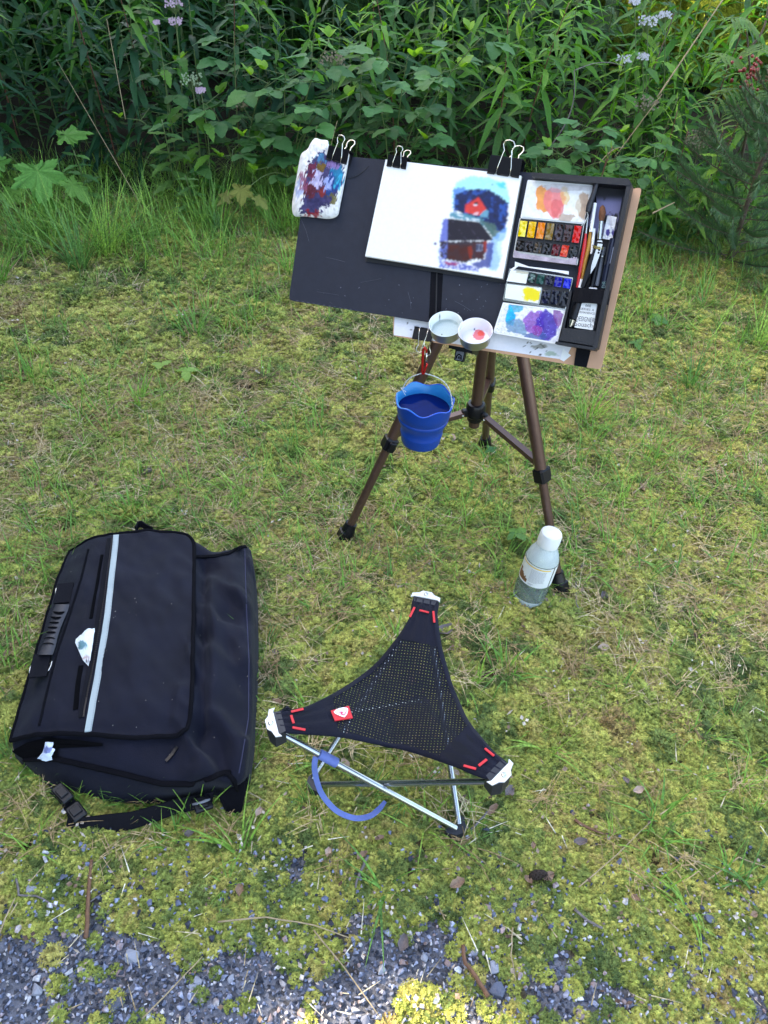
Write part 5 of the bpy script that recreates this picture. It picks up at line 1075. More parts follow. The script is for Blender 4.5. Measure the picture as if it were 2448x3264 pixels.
for tp, out_ in ((TIP[0], (1035, 100)), (TIP[1], (85, 880)), (TIP[2], (1520, 1190))):
    c = sum(TIP, Vector())/3; d_ = (tp-c); d_.z = 0; d_.normalize(); s_ = Vector((-d_.y, d_.x, 0)); hw = .024
    mb = MB(); pts = [tp-d_*.004+s_*hw*1.15, tp+d_*.006+s_*hw*1.1, tp+d_*.010+s_*hw*.6, tp+d_*.016+s_*hw*.35, tp+d_*.016-s_*hw*.35, tp+d_*.010-s_*hw*.6, tp+d_*.006-s_*hw*1.1, tp-d_*.004-s_*hw*1.15, tp+d_*.000-s_*hw*.9, tp+d_*.000+s_*hw*.9]
    mb.prism([p+Vector((0, 0, .0022)) for p in pts][::-1], [p+Vector((0, 0, .0042)) for p in pts][::-1]); mb.build('end_plate', M['plate_white'], ST)
    mb = MB(); mb.lathe(tp+d_*.008+Vector((0, 0, .0042)), (0, 0, 1), [(.0046, 0), (.0044, .0012), (.002, .0022), (.0001, .0016)], 16); mb.build('screw', M['steel'], ST, True)
    mb = MB(); pts = [tp-d_*.012+s_*hw*.8, tp+d_*.006+s_*hw, tp+d_*.014+s_*hw*.45, tp+d_*.015-s_*hw*.45, tp+d_*.006-s_*hw, tp-d_*.012-s_*hw*.8]
    mb.prism([p+Vector((0, 0, -.030)) for p in pts][::-1], [p+Vector((0, 0, .0018)) for p in pts][::-1]); mb.build('end_cap', M['rubber'], ST)
# blue strap
la = tipL; lb = F2+up1; tt = .27; pr = la.lerp(lb, tt); axr = (lb-la).normalized(); mb = MB(); mb.tube([pr-axr*.018, pr-axr*.017, pr+axr*.017, pr+axr*.018], [.0072, .0086, .0086, .0072], 14); mb.build('strap_sleeve', M['blue_strap'], ST, True, auto=40)
path = [((360, 1085), .185), ((352, 1130), .17), ((358, 1200), .14), ((385, 1290), .105), ((430, 1360), .075), ((500, 1425), .05), ((600, 1462), .035), ((690, 1450), .035), ((750, 1405), .045), ((787, 1358), .055)]
P_ = [G(*cs(*p), z) for p, z in path]; Q = []
for i in range(len(P_)-1):
    p0, p1, p2, p3 = P_[max(i-1, 0)], P_[i], P_[i+1], P_[min(i+2, len(P_)-1)]
    for k_ in range(5): t = k_/5; Q.append(.5*((2*p1)+(p2-p0)*t+(2*p0-5*p1+4*p2-p3)*t*t+(3*p1-p0-3*p2+p3)*t**3))
Q.append(P_[-1]); W_ = []
for i, p in enumerate(Q):
    t = (Q[min(i+1, len(Q)-1)]-Q[max(i-1, 0)]).normalized(); v_ = (CAMP-p).normalized(); s_ = t.cross(v_).normalized(); W_.append((s_*.85+v_*.35).normalized()*.0050*(1 if i < len(Q)-6 else .5+.08*(len(Q)-i)))
mb = MB(); mb.ribbon(Q, W_, .0015); mb.build('strap', M['blue_strap'], ST, True, auto=40)

# ------------------------------------------------------------------ bag
net = [
 [(226, 1765, .050), (292, 1728, .088), (362, 1712, .103), (480, 1700, .112), (600, 1716, .112), (690, 1762, .100), (776, 1742, .088), (800, 1758, .070)],
 [(186, 1860, .052), (262, 1850, .094), (345, 1835, .108), (470, 1835, .118), (600, 1835, .116), (690, 1850, .106), (785, 1850, .096), (812, 1852, .060)],
 [(150, 1975, .052), (228, 1965, .098), (330, 1955, .112), (460, 1955, .122), (597, 1960, .118), (695, 1965, .110), (790, 1965, .098), (817, 1968, .050)],
 [(105, 2130, .052), (188, 2130, .098), (308, 2130, .114), (450, 2130, .124), (594, 2130, .118), (695, 2130, .112), (794, 2130, .098), (816, 2132, .050)],
 [(60, 2290, .050), (150, 2280, .094), (290, 2275, .112), (440, 2275, .120), (590, 2275, .112), (690, 2275, .106), (792, 2275, .094), (808, 2280, .048)],
 [(40, 2372, .044), (128, 2352, .080), (280, 2350, .100), (430, 2362, .106), (572, 2360, .102), (680, 2365, .098), (786, 2375, .086), (804, 2378, .045)],
 [(60, 2410, .034), (140, 2432, .052), (285, 2440, .072), (430, 2462, .080), (555, 2492, .084), (670, 2478, .088), (768, 2480, .078), (792, 2472, .040)],
 [(90, 2445, .012), (170, 2505, .014), (285, 2530, .016), (410, 2548, .018), (560, 2545, .018), (670, 2532, .020), (760, 2505, .02), (785, 2490, .012)],
]
NW = [[np.array(G(*c)) for c in row] for row in net]; nr, nc = len(NW), len(NW[0])
def crm(ps, t):
    n = len(ps)-1; x = min(max(t, 0), 1)*n; i = min(int(x), n-1); f = x-i; p0 = ps[i-1] if i > 0 else 2*ps[0]-ps[1]; p1 = ps[i]; p2 = ps[i+1]; p3 = ps[i+2] if i+2 <= n else 2*ps[n]-ps[n-1]
    return .5*((2*p1)+(p2-p0)*f+(2*p0-5*p1+4*p2-p3)*f*f+(3*p1-p0-3*p2+p3)*f**3)
def bagp(s, t): return Vector(crm([crm(row, s) for row in NW], t))
def ridged(x, y, sd_, o=3): return float((1-abs(2*fbm(x, y, sd_, o)-1)))
def wr(p, amp=1):
    a = .0050*(float(fbm(p.x*9, p.y*6, 51, 3))-.5)*2+.0035*(float(fbm(p.x*34+p.y*18, p.y*22, 53, 3))-.5)*2
    a += .0075*max(0, ridged(p.x*7+p.y*5, p.y*5-p.x*3, 57)-.80)/.20*(.4+.6*(p.x > -.37))
    return a*amp
BG = empty('messenger_bag', G(420, 2150, 0), 'large black messenger bag lying on the moss with its flap closed', 'bag')
NS, NT = 70, 72; V = []; F = []
for j in range(NT+1):
    for i in range(NS+1):
        s = i/NS; t = j/NT; p = bagp(s, t); k_ = sstep(.50, .62, s); a = wr(p, 1.0+1.1*float(k_))
        # deep folds in the right body
        fold = float(k_)*(.006*math.sin((p.x*1.0+p.y*.55)*62+2*math.sin(p.y*9)))*float(sstep(.98, .8, s))*float(sstep(0, .1, t))
        slump = -.020*math.exp(-((s-.645)/.030)**2)*float(sstep(.02, .1, t))*float(sstep(.85, .6, t))
        V.append(p+Vector((0, 0, a+fold+slump)))
w_ = NS+1
for j in range(NT):
    for i in range(NS): a = j*w_+i; F.append((a, a+w_, a+w_+1, a+1))
# skirt to the ground
ring = [i for i in range(w_)]+[j*w_+NS for j in range(1, NT+1)]+[NT*w_+i for i in range(NS-1, -1, -1)]+[j*w_ for j in range(NT-1, 0, -1)]
cbag = G(420, 2120, 0); prev = ring
for lev, zf, outw in ((0, .5, .003), (1, .0, -.002), (2, -.4, -.01)):
    cur = []
    for r_ in ring:
        p = V[r_]; d_ = Vector((p.x-cbag.x, p.y-cbag.y, 0)).normalized(); z = p.z*zf if zf >= 0 else -.012
        V.append(Vector((p.x+d_.x*outw, p.y+d_.y*outw, z))); cur.append(len(V)-1)
    for i in range(len(ring)): a, b = prev[i], prev[(i+1) % len(ring)]; c, d = cur[i], cur[(i+1) % len(ring)]; F.append((a, b, d, c))
    prev = cur
mb = MB(); mb.add(V, F); body = mb.build('body', M['fabric_black'], BG, True)
bag_bvh = BVHTree.FromPolygons([tuple(v) for v in V], F)
# flap
FS, FT = .605, .715; FN = 60
def flap_pt(a, b, off=.0075):
    "a,b in -1..1 squircle domain so the two right corners are round"
    s = (a+1)/2*FS-.005; t = (b+1)/2*FT-.002
    s = max(s, -.004)
    p = bagp(max(s, 0), max(t, 0)); 
    lowl = math.exp(-((s)/.10)**2-((t-FT)/.08)**2)
    return p+Vector((0, 0, off+wr(p, 1.15)+.004*math.exp(-((t-FT)/.03)**2)+.006*float(sstep(.45, .6, s))*.6))
def squircle(a, b):
    # pull only corners on the right side (a>0)
    if a > 0:
        ra = .16; rb = .09; u_ = (a-(1-ra))/ra; v_ = (abs(b)-(1-rb))/rb
        if u_ > 0 and v_ > 0:
            m_ = max(u_, v_); l_ = math.hypot(u_, v_); f = m_/l_; a = 1-ra+ra*u_*f; b = math.copysign(1-rb+rb*v_*f, b)
    return a, b
VF = []; FF = []
for j in range(FN+1):
    for i in range(FN+1): a, b = squircle(i/FN*2-1, j/FN*2-1); VF.append(flap_pt(a, b))
w2 = FN+1
for j in range(FN):
    for i in range(FN): a = j*w2+i; FF.append((a, a+w2, a+w2+1, a+1))
ringf = [i for i in range(w2)]+[j*w2+FN for j in range(1, FN+1)]+[FN*w2+i for i in range(FN-1, -1, -1)]+[j*w2 for j in range(FN-1, 0, -1)]
nb_ = len(VF)
for r_ in ringf: VF.append(VF[r_]-Vector((0, 0, .006)))
for i in range(len(ringf)): a, b = ringf[i], ringf[(i+1) % len(ringf)]; FF.append((a, b, nb_+(i+1) % len(ringf), nb_+i))
mb = MB(); mb.add(VF, FF); flap = mb.build('flap', M['fabric_black'], BG, True)
flap_bvh = BVHTree.FromPolygons([tuple(v) for v in VF], FF)
bind = [VF[r_]+Vector((0, 0, -.0015)) for r_ in ringf]
mb = MB(); mb.tube(bind, .0042, 8, closed=True); mb.build('flap_binding', M['fabric_dull'], BG, True)
def cb(x, y): return (x*.51838, 1640+y*.51838)
def strip(bvh, pts, half, off, th, name, m_, parent, dens=10, zf=.11):
    "a band draped on a surface; pts in bag crop pixels, half width in metres"
    P_ = []
    for i in range(len(pts)-1):
        for k_ in range(dens): t = k_/dens; a = (pts[i][0]+(pts[i+1][0]-pts[i][0])*t, pts[i][1]+(pts[i+1][1]-pts[i][1])*t); P_.append(drape(bvh, *cb(*a), off, zf))
    P_.append(drape(bvh, *cb(*pts[-1]), off, zf)); W_ = []
    for i, p in enumerate(P_): t = (P_[min(i+1, len(P_)-1)]-P_[max(i-1, 0)]).normalized(); W_.append(t.cross(Vector((0, 0, 1))).normalized()*half)
    mb = MB(); mb.ribbon(P_, W_, th); return mb.build(name, m_, parent, True, auto=40)
strip(flap_bvh, [(716, 128), (690, 370), (660, 640), (620, 900), (575, 1150), (541, 1352)], .0060, .0016, .0012, 'reflective_strip', M['reflective'], BG)
for dx in (-14, 14):
    P_ = []; mb = MB(); line = [(716+dx, 135), (690+dx, 370), (660+dx, 640), (620+dx, 900), (575+dx, 1150), (543+dx, 1345)]
    for i in range(5):
        for k_ in range(14):
            t = k_/14; t2 = t+.035; a = (line[i][0]+(line[i+1][0]-line[i][0])*t, line[i][1]+(line[i+1][1]-line[i][1])*t); b = (line[i][0]+(line[i+1][0]-line[i][0])*t2, line[i][1]+(line[i+1][1]-line[i][1])*t2); mb.tube([drape(flap_bvh, *cb(*a), .0024), drape(flap_bvh, *cb(*b), .0024)], .0005, 4)
    tag(mb.build('stitching', M['ink_grey'], BG), kind='stuff')
strip(flap_bvh, [(672, 150), (650, 300), (610, 600), (560, 900), (515, 1130), (498, 1250)], .0040, .0012, .0030, 'zip', M['webbing'], BG)
mb = MB(); zl = [(690, 150), (668, 330), (630, 600), (582, 900), (535, 1130), (516, 1250)]
for i in range(5):
    for k_ in range(22): t = k_/22; a = (zl[i][0]+(zl[i+1][0]-zl[i][0])*t, zl[i][1]+(zl[i+1][1]-zl[i][1])*t); p = drape(flap_bvh, *cb(*a), .0022); mb.box(p, (.0030, 0, 0), (0, .0016, 0), (0, 0, .0014))
tag(mb.build('zip_teeth', M['plastic_black'], BG), kind='stuff')
strip(flap_bvh, [(628, 250), (600, 420), (560, 640)], .0030, .0010, .0020, 'pocket_mouth_shade', M['slot'], BG)  # black strips on the flap paint the shade inside the pockets
strip(flap_bvh, [(500, 930), (480, 1050), (466, 1200)], .0045, .0010, .0012, 'pocket_mouth_shade', M['slot'], BG)
strip(flap_bvh, [(545, 215), (500, 400), (430, 620), (350, 860), (290, 1100), (243, 1300)], .0022, .0012, .0018, 'seam', M['fabric_dull'], BG)
strip(bag_bvh, [(1505, 205), (1512, 500), (1530, 900), (1528, 1250), (1470, 1590)], .0010, .0006, .0010, 'seam', mat('seam_blue', (.018, .020, .055), .8), BG)
strip(bag_bvh, [(160, 1500), (350, 1500), (560, 1545), (760, 1590), (1000, 1650), (1180, 1650), (1330, 1600), (1420, 1590)], .0045, .0035, .0050, 'lower_binding', M['fabric_dull'], BG)
strip(bag_bvh, [(1095, 1432), (1060, 1480), (1022, 1520)], .0028, .003, .003, 'zip_pull', M['plastic_black'], BG)
strip(bag_bvh, [(1170, 262), (1250, 262), (1330, 258), (1410, 240), (1470, 205), (1512, 200)], .0035, .001, .005, 'lower_binding', M['fabric_dull'], BG)
mb = MB(); cav_shade = [(85, 1448), (180, 1400), (300, 1372), (480, 1388), (640, 1408), (640, 1425), (480, 1420), (368, 1412), (362, 1490), (300, 1512), (160, 1500)]
cc_ = (250, 1440); V_ = [drape(bag_bvh, *cb(*p), .0045, .06) for p in cav_shade]; V_.append(drape(bag_bvh, *cb(*cc_), .0045, .06)); mb.add(V_, [(i, (i+1) % len(cav_shade), len(cav_shade)) for i in range(len(cav_shade))]); mb.build('opening', M['slot'], BG)  # black patch paints the dark inside of the opening onto the body
def lintp():
    h_ = bag_bvh.ray_cast(CAMP, ray(random.uniform(120, 790), random.uniform(1760, 2450)).normalized())
    f_ = flap_bvh.ray_cast(CAMP, ray(random.uniform(120, 560), random.uniform(1760, 2330)).normalized()) if random.random() < .5 else h_
    q_ = f_ if f_[0] is not None else h_
    if q_[0] is None: return lintp()
    n_ = q_[1] if q_[1].z > 0 else -q_[1]; return q_[0]+n_*.0014, n_
specks(60, lintp, mat('lint', (.30, .28, .24), .9), BG, 'lint')
# handle on the left edge
hz = .098
def hp_(x, y, z=hz): return G(*cb(x, y), z)
hd = empty('handle', hp_(330, 700), None, None); hd.parent = BG; hd.location = hp_(330, 700)-BG.location
for seg in ([(405, 425), (395, 470), (380, 545)], [(262, 860), (248, 920), (232, 1000)]):
    P_ = [hp_(*p) for p in seg]; mb = MB(); mb.ribbon(P_, [(P_[-1]-P_[0]).normalized().cross(Vector((0, 0, 1))).normalized()*.0165]*len(P_), .004); mb.build('webbing', M['webbing'], hd)
gl = [(385, 552, 42), (372, 590, 46), (352, 650, 40), (335, 700, 37), (318, 755, 36), (300, 810, 42), (280, 862, 44)]
V = []; F = []
for i, (x, y, h_) in enumerate(gl):
    for z_ in (0, .006):
        for sx in (-1, -.6, 0, .6, 1): p = hp_(x+sx*h_, y, hz+.004+z_*(1-.5*abs(sx)**3)); V.append(p)
for i in range(len(gl)-1):
    a = i*10; b = a+10
    for j in range(4): F.append((a+5+j, b+5+j, b+6+j, a+6+j))
    F += [(a, a+5, b+5, b)[::-1], (a+4, a+9, b+9, b+4)]
F += [(0, 1, 2, 3, 4, 9, 8, 7, 6, 5), tuple(60+i for i in (5, 6, 7, 8, 9, 4, 3, 2, 1, 0))]
mb = MB(); mb.add(V, F); gr = mb.build('grip', M['rubber'], hd, True, auto=40)
for (x, y, rx, bow) in ((362, 596, 40, 12), (345, 628, 38, 10), (335, 664, 34, 0), (325, 694, 34, 0), (315, 724, 34, 0), (305, 765, 38, -12), (296, 800, 40, -12)):
    mb = MB(); P_ = []; n_s = 8
    for i in range(n_s+1): t = i/n_s*2-1; P_.append((x+rx*t, y+bow*(1-t*t)+6*(1-t*t)**.5))
    for i in range(n_s, -1, -1): t = i/n_s*2-1; P_.append((x+rx*t, y+bow*.6*(1-t*t)-6*(1-t*t)**.5))
    vs = [hp_(a, b, hz+.0112-.003*abs((a-x)/rx)**3*.8) for a, b in P_]; c = hp_(x, y+bow*.8, hz+.0114); mb.add(vs+[c], [(i, (i+1) % len(vs), len(vs)) for i in range(len(vs))][:]); mb.build('grip_slot', M['slot'], gr) if False else None
    tagd = mb.build('slot', M['slot'], hd)
for pts in ([(448, 438), (460, 445), (458, 470), (452, 492), (440, 495)], [(352, 450), (344, 460), (343, 490)], [(316, 898), (320, 906), (312, 935), (300, 960), (288, 962)], [(190, 930), (184, 950), (182, 975)]):
    mb = MB(); mb.tube([hp_(*p, hz-.002) for p in pts], .0017, 8); mb.build('ring', M['steel'], hd, True)
strip(bag_bvh, [(560, 190), (470, 225), (440, 240), (400, 330), (340, 500)], .016, .004, .002, 'top_webbing', M['webbing'], BG) if False else None
# top loop
mb = MB(); P_ = [G(*cb(*p), .10) for p in ((835, 95), (850, 62), (870, 58), (900, 78), (940, 98))]; mb.ribbon(P_, [Vector((0, .3, 1)).normalized()*.008]*5, .003); mb.build('top_loop', M['webbing'], BG)
# straps and buckles at the near side
mb = MB(); P_ = [G(*cb(*p), z) for p, z in (((340, 1690), .035), ((400, 1745), .030), ((440, 1800), .026), ((465, 1850), .024), ((450, 1915), .016))]; mb.ribbon(P_, [Vector((1, .25, .15)).normalized()*.013]*5, .003); mb.build('strap_end', M['webbing'], BG)
mb = MB(); P_ = [G(*cb(*p), z) for p, z in (((440, 1935), .012), ((520, 1925), .014), ((640, 1905), .016), ((800, 1885), .018), ((950, 1840), .022), ((1080, 1795), .028), ((1200, 1770), .034), ((1310, 1745), .042))]
Q = []
for i in range(len(P_)-1):
    for k_ in range(4): Q.append(P_[i].lerp(P_[i+1], k_/4))
Q.append(P_[-1]); mb.ribbon(Q, [(Vector((.1, .55, .75))).normalized()*(.019-.007*abs(i/len(Q)-.1)) for i in range(len(Q))], .0035); mb.build('shoulder_strap', M['webbing'], BG, True, auto=40)
def buckle(a, b, z, wd):
    mb = MB(); p0, p1 = G(*cb(*a), z), G(*cb(*b), z-.004); t = (p1-p0); s_ = t.normalized().cross(Vector((0, 0, 1))).normalized(); mb.box((p0+p1)/2, t, s_*wd, Vector((0, 0, .009)), .002)
    mb.box((p0+p1)/2+Vector((0, 0, .006)), t*.5, s_*wd*.7, Vector((0, 0, .004)), .001); mb.build('buckle', M['plastic_black'], BG)
buckle((345, 1675), (425, 1760), .045, .022); buckle((440, 1790), (500, 1870), .032, .026); buckle((1190, 1800), (1300, 1760), .05, .028)
mb = MB(); mb.tube([G(*cb(*p), .055) for p in ((1182, 1782), (1230, 1775), (1270, 1758), (1292, 1750))], [.002, .003, .003, .0016], 8); mb.build('buckle', M['grey_pl'], BG, True)
mb = MB(); q0 = [G(*cb(1345, 1720), .045), G(*cb(1500, 1640), .055), G(*cb(1525, 1640), .05), G(*cb(1475, 1862), .006), G(*cb(1400, 1850), .006)]; mb.prism([p-Vector((0, .003, .003)) for p in q0][::-1], q0[::-1]); mb.build('strap_tab', M['fabric_dull'], BG)
mb = MB(); mb.tube([G(*cb(*p), z) for p, z in (((1335, 1600), .086), ((1400, 1590), .09), ((1440, 1640), .075), ((1460, 1700), .05))], [.003, .0045, .0045, .003], 8); mb.build('strap_fold', M['fabric_dull'], BG, True)
# crumpled tissue in pocket and foil packet
def crumple(name, quadpts, bvh, off, seed, colfn, label, cat, z=.11, amp=.006, side=0):
    e_ = empty(name, drape(bvh, *cb(*quadpts[0]), 0, z), label, cat); c = (sum(p[0] for p in quadpts)/len(quadpts), sum(p[1] for p in quadpts)/len(quadpts)); V = []; PX = []; n = 0; rg = 7
    O = []
    for i in range(len(quadpts)):
        for k_ in range(5): t = k_/5; a, b = quadpts[i], quadpts[(i+1) % len(quadpts)]; O.append((a[0]+(b[0]-a[0])*t, a[1]+(b[1]-a[1])*t))
    for r_ in range(rg+1):
        f = 1-r_/rg*.99
        for o_ in O: q = (c[0]+(o_[0]-c[0])*f, c[1]+(o_[1]-c[1])*f); V.append(drape(bvh, *cb(*q), off+amp*(1.2*(1-f)+float(fbm(q[0]/22, q[1]/22, seed, 4))-.35), z)); PX.append(q)
    m_ = len(O); F = [(r_*m_+k_, (r_+1)*m_+k_, (r_+1)*m_+(k_+1) % m_, r_*m_+(k_+1) % m_) for r_ in range(rg) for k_ in range(m_)]
    PX = np.array(PX); mb = MB(); mb.add(V, F); mb.build('fold', M['cloth'] if cat == 'tissue' else M['enamel'], e_, False, col=colfn(PX[:, 0], PX[:, 1])); return e_
def tis(x, y):
    c = np.ones(x.shape+(3,))*np.array((.74, .77, .80)); c = blend(c, blob(x, y, 510, 820, 32, 26, 2, .6), (.12, .24, .28)); c = blend(c, blob(x, y, 535, 890, 30, 14, 4, .6)*.7, (.35, .18, .14)); return blend(c, blob(x, y, 545, 915, 20, 8, 5, .5), (.05, .04, .05))
crumple('tissue', [(588, 708), (540, 715), (505, 745), (470, 775), (468, 800), (490, 850), (515, 905), (548, 942), (560, 900), (575, 800)], flap_bvh, .004, 3, tis, 'crumpled white tissue with teal stain sticking out of the flap pocket', 'tissue')
def pk(x, y): c = np.ones(x.shape+(3,))*np.array((.60, .68, .85)); return blend(c, blob(x, y, 320, 1440, 26, 22, 3, .5), (.16, .2, .42))
crumple('packet', [(300, 1400), (350, 1398), (340, 1430), (362, 1438), (335, 1480), (343, 1500), (300, 1508), (252, 1492), (285, 1455)], bag_bvh, .009, 9, pk, 'shiny pale plastic packet peeping out of the lower left bag opening', 'packet', .07, .004)

# ------------------------------------------------------------------ leaves and plants
def leaf_mesh(name, wf, L=1.0, nu=9, fold=.25, droop=.35, wav=.0, seed=0, side=3):
    r_ = np.random.default_rng(seed); V = []; F = []; nv = 2*side-1
    for i in range(nu):
        u_ = i/(nu-1); hw = wf(u_); x0 = .06*math.sin(u_*3+seed)*(seed % 3-1)
        for j in range(nv):
            v_ = (j/(nv-1))*2-1; jag = 1+wav*(1 if (i % 2) else -1)*(abs(v_) > .9)
            V.append((x0+hw*v_*jag, u_, fold*abs(v_)*hw-droop*u_*u_+.02*math.sin(u_*17+seed)*abs(v_)))
    for i in range(nu-1):
        for j in range(nv-1): a = i*nv+j; F.append((a, a+1, a+nv+1, a+nv))
    return raw_mesh(name, V, F, M['leaf'], smooth=True)
lance = [leaf_mesh('lance_leaf', lambda u_: .085*math.sin(math.pi*min(1, u_*.93+.05))**.8*(1.25-.5*u_), droop=dr, seed=i, nu=10, side=2, fold=.35, wav=.06) for i, dr in enumerate((.15, .3, .45, .6, .2, .75))]
oval = [leaf_mesh('oval_leaf', lambda u_: .36*max(0.0, math.sin(math.pi*min(1, u_**.85*.97+.02)))**.75, droop=dr, seed=i, nu=11, side=3, fold=.12, wav=.07) for i, dr in enumerate((.08, .2, .3, .15))]
ovate = [leaf_mesh('ovate_leaf', lambda u_: .20*max(0.0, math.sin(math.pi*min(1, u_**.7*.98+.01)))**.8, droop=dr, seed=i, nu=12, side=3, fold=.2, wav=.14) for i, dr in enumerate((.1, .3))]
def palm_mesh(seed):
    r_ = np.random.default_rng(seed); V = [(0, .28, .02)]; lob = [(-150, .35), (-118, .62), (-62, .80), (0, 1.0), (62, .80), (118, .62), (150, .35)]; out_ = []
    for i, (a, l_) in enumerate(lob):
        for da, f in ((-25, .62), (-17, .80), (-13, .76), (-8, .92), (-5, .88), (0, 1.06), (5, .88), (9, .93), (13, .76), (18, .82), (25, .62)): A = R(a+da); q = l_*f*.62; out_.append((math.sin(A)*q, .28+math.cos(A)*q, .03*r_.normal()-.16*q*q+.05*math.cos(A*6)*q))
    V += out_; F = [(0, 1+i, 1+(i+1) % len(out_)) for i in range(len(out_))]
    return raw_mesh('palmate_leaf', V, F, M['leaf'])
palm = [palm_mesh(i) for i in range(3)]
def orient(pos, az, el, L_, roll=0):
    "leaf +Y goes along az/el, +Z up"
    y = Vector((math.cos(az)*math.cos(el), math.sin(az)*math.cos(el), math.sin(el))); x = y.cross(Vector((0, 0, 1)))
    x = x.normalized() if x.length > 1e-4 else Vector((1, 0, 0)); z = x.cross(y); Mx = Matrix((x, y, z)).transposed().to_4x4() @ Matrix.Rotation(roll, 4, 'Y'); Mx = Mx @ Matrix.Scale(L_, 4); Mx.translation = pos; return Mx
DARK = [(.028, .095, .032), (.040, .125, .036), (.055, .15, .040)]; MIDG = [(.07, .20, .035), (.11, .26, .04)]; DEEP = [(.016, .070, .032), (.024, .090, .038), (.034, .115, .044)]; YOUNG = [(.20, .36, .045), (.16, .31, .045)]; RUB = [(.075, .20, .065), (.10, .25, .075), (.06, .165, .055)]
def jc(c, s=.15): k_ = random.uniform(1-s, 1+s); return (c[0]*k_*random.uniform(.9, 1.1), c[1]*k_, c[2]*k_*random.uniform(.85, 1.15), 1)
def put_leaf(parent, me_, Mx, col, name='leaf'):
    o = bpy.data.objects.new(name, me_); COL.objects.link(o); o.parent = parent; o.matrix_basis = Matrix.Translation(-parent.location) @ Mx; o.color = col; return o
def bake(parent, items, name='foliage'):
    "many leaves joined into one part (too deep in the shade to pick apart)"
    V = []; F = []; b = 0
    for me_, Mx, col in items:
        co = np.empty(len(me_.vertices)*3); me_.vertices.foreach_get('co', co); co = co.reshape(-1, 3); A = np.array(Mx); W2 = co@A[:3, :3].T+A[:3, 3]
        lp = np.empty(len(me_.loops), np.int32); me_.loops.foreach_get('vertex_index', lp); k_ = len(lp)//len(me_.polygons); V.append(W2); F.append(lp.reshape(-1, k_)+b); b += len(co)
    me2 = raw_mesh(name, np.concatenate(V)-np.array(parent.location), np.concatenate(F), M['leaf'], smooth=True); o = link(name, me2, parent); o.color = items[0][2]; tag(o, kind='stuff'); return o
def curve(a, b, sag, n):
    return [a.lerp(b, i/n)+sag*math.sin(math.pi*i/n) for i in range(n+1)]
def herb_items(base, tip, nl, L0, lo=.08, red=False, young=True, dark=0):
    lean = Vector((random.uniform(-.03, .03), random.uniform(-.03, .03), 0)); path = curve(base, tip, lean, 12); items = []; H_ = (tip-base).length
    for i in range(nl):
        f = lo+(1-lo)*(i+.5)/nl; x = f*12; k_ = min(int(x), 11); pos = path[k_].lerp(path[k_+1], x-k_); az = i*2.4+random.uniform(-.3, .3)
        top = f > .86; el = random.uniform(-.35, .35) if not top else random.uniform(.5, 1.1)
        L_ = L0*(.75+.45*math.sin(math.pi*min(1, f*1.05)))*random.uniform(.85, 1.15)*(1 if f < .8 else max(.32, 1-(f-.8)*3.3))
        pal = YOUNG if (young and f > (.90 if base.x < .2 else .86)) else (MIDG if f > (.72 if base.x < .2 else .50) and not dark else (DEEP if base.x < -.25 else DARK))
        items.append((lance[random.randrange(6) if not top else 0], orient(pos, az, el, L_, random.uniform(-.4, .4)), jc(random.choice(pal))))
    return path, items
cnt = 0
def willowherb(base, tip, nl, L0, label, group, red=False, parts=True, dark=0, young=True):
    e_ = empty('willowherb', base, label, 'plant', group); path, items = herb_items(base, tip, nl, L0, red=red, dark=dark, young=young)
    mb = MB(); mb.tube(path, [.0036-.0022*i/12 for i in range(13)], 6); mb.build('stem', M['stem_red' if red else 'stem_green'], e_, True)
    if parts:
        for me_, Mx, col in items: put_leaf(e_, me_, Mx, col)
    else: bake(e_, items)
    return e_
def gb(px, Y, dx=0): d = atY(px, 500, Y); return Vector((d.x+dx, Y, float(hgt(d.x, Y))-.01))
# hand placed stems (tip pixel, depth)
named = [(1622, -10, 3.62, True, 'tall willowherb with a red stem right behind the large binder clip'), (1814, 8, 3.70, True, 'willowherb with a red leaning stem right of the tallest one'), (1440, -20, 3.9, False, 'willowherb above the sketchbook, left of the red stems'), (885, 75, 3.85, False, 'willowherb with a bright young tip above the stained cloth'), (981, 40, 4.0, False, 'willowherb with a pale tip just right of the cloth'), (1114, 135, 3.9, False, 'shorter willowherb with a star shaped tip above the folder'),
         (214, 90, 3.75, False, 'willowherb with a yellow green tip at the upper left'), (2140, 75, 4.2, False, 'willowherb with light top leaves at the upper right'), (2205, 70, 4.3, False, 'willowherb touching the light topped one at the upper right'), (2080, 160, 4.0, False, 'willowherb below the pink flowers at the right'), (2190, 205, 3.8, False, 'willowherb low at the right with a broad pale top'), (1330, 0, 4.1, False, 'willowherb over the middle of the folder')]
for tx, ty, Y_, red, lb in named:
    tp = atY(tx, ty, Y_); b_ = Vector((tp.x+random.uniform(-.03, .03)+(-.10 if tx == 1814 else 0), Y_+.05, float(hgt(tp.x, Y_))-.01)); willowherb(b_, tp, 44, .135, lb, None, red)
ORD = ['first', 'second', 'third', 'fourth', 'fifth', 'sixth', 'seventh', 'eighth', 'ninth', 'tenth', 'eleventh', 'twelfth', 'thirteenth', 'fourteenth', 'fifteenth', 'sixteenth', 'seventeenth']
def GLn(i): return ('leafy willowherb stem in the front row of the stand, %s from the left edge' % ORD[i]) if i < 17 else ('leafy willowherb stem in the front row of the stand, %s from the right edge' % ORD[33-i])
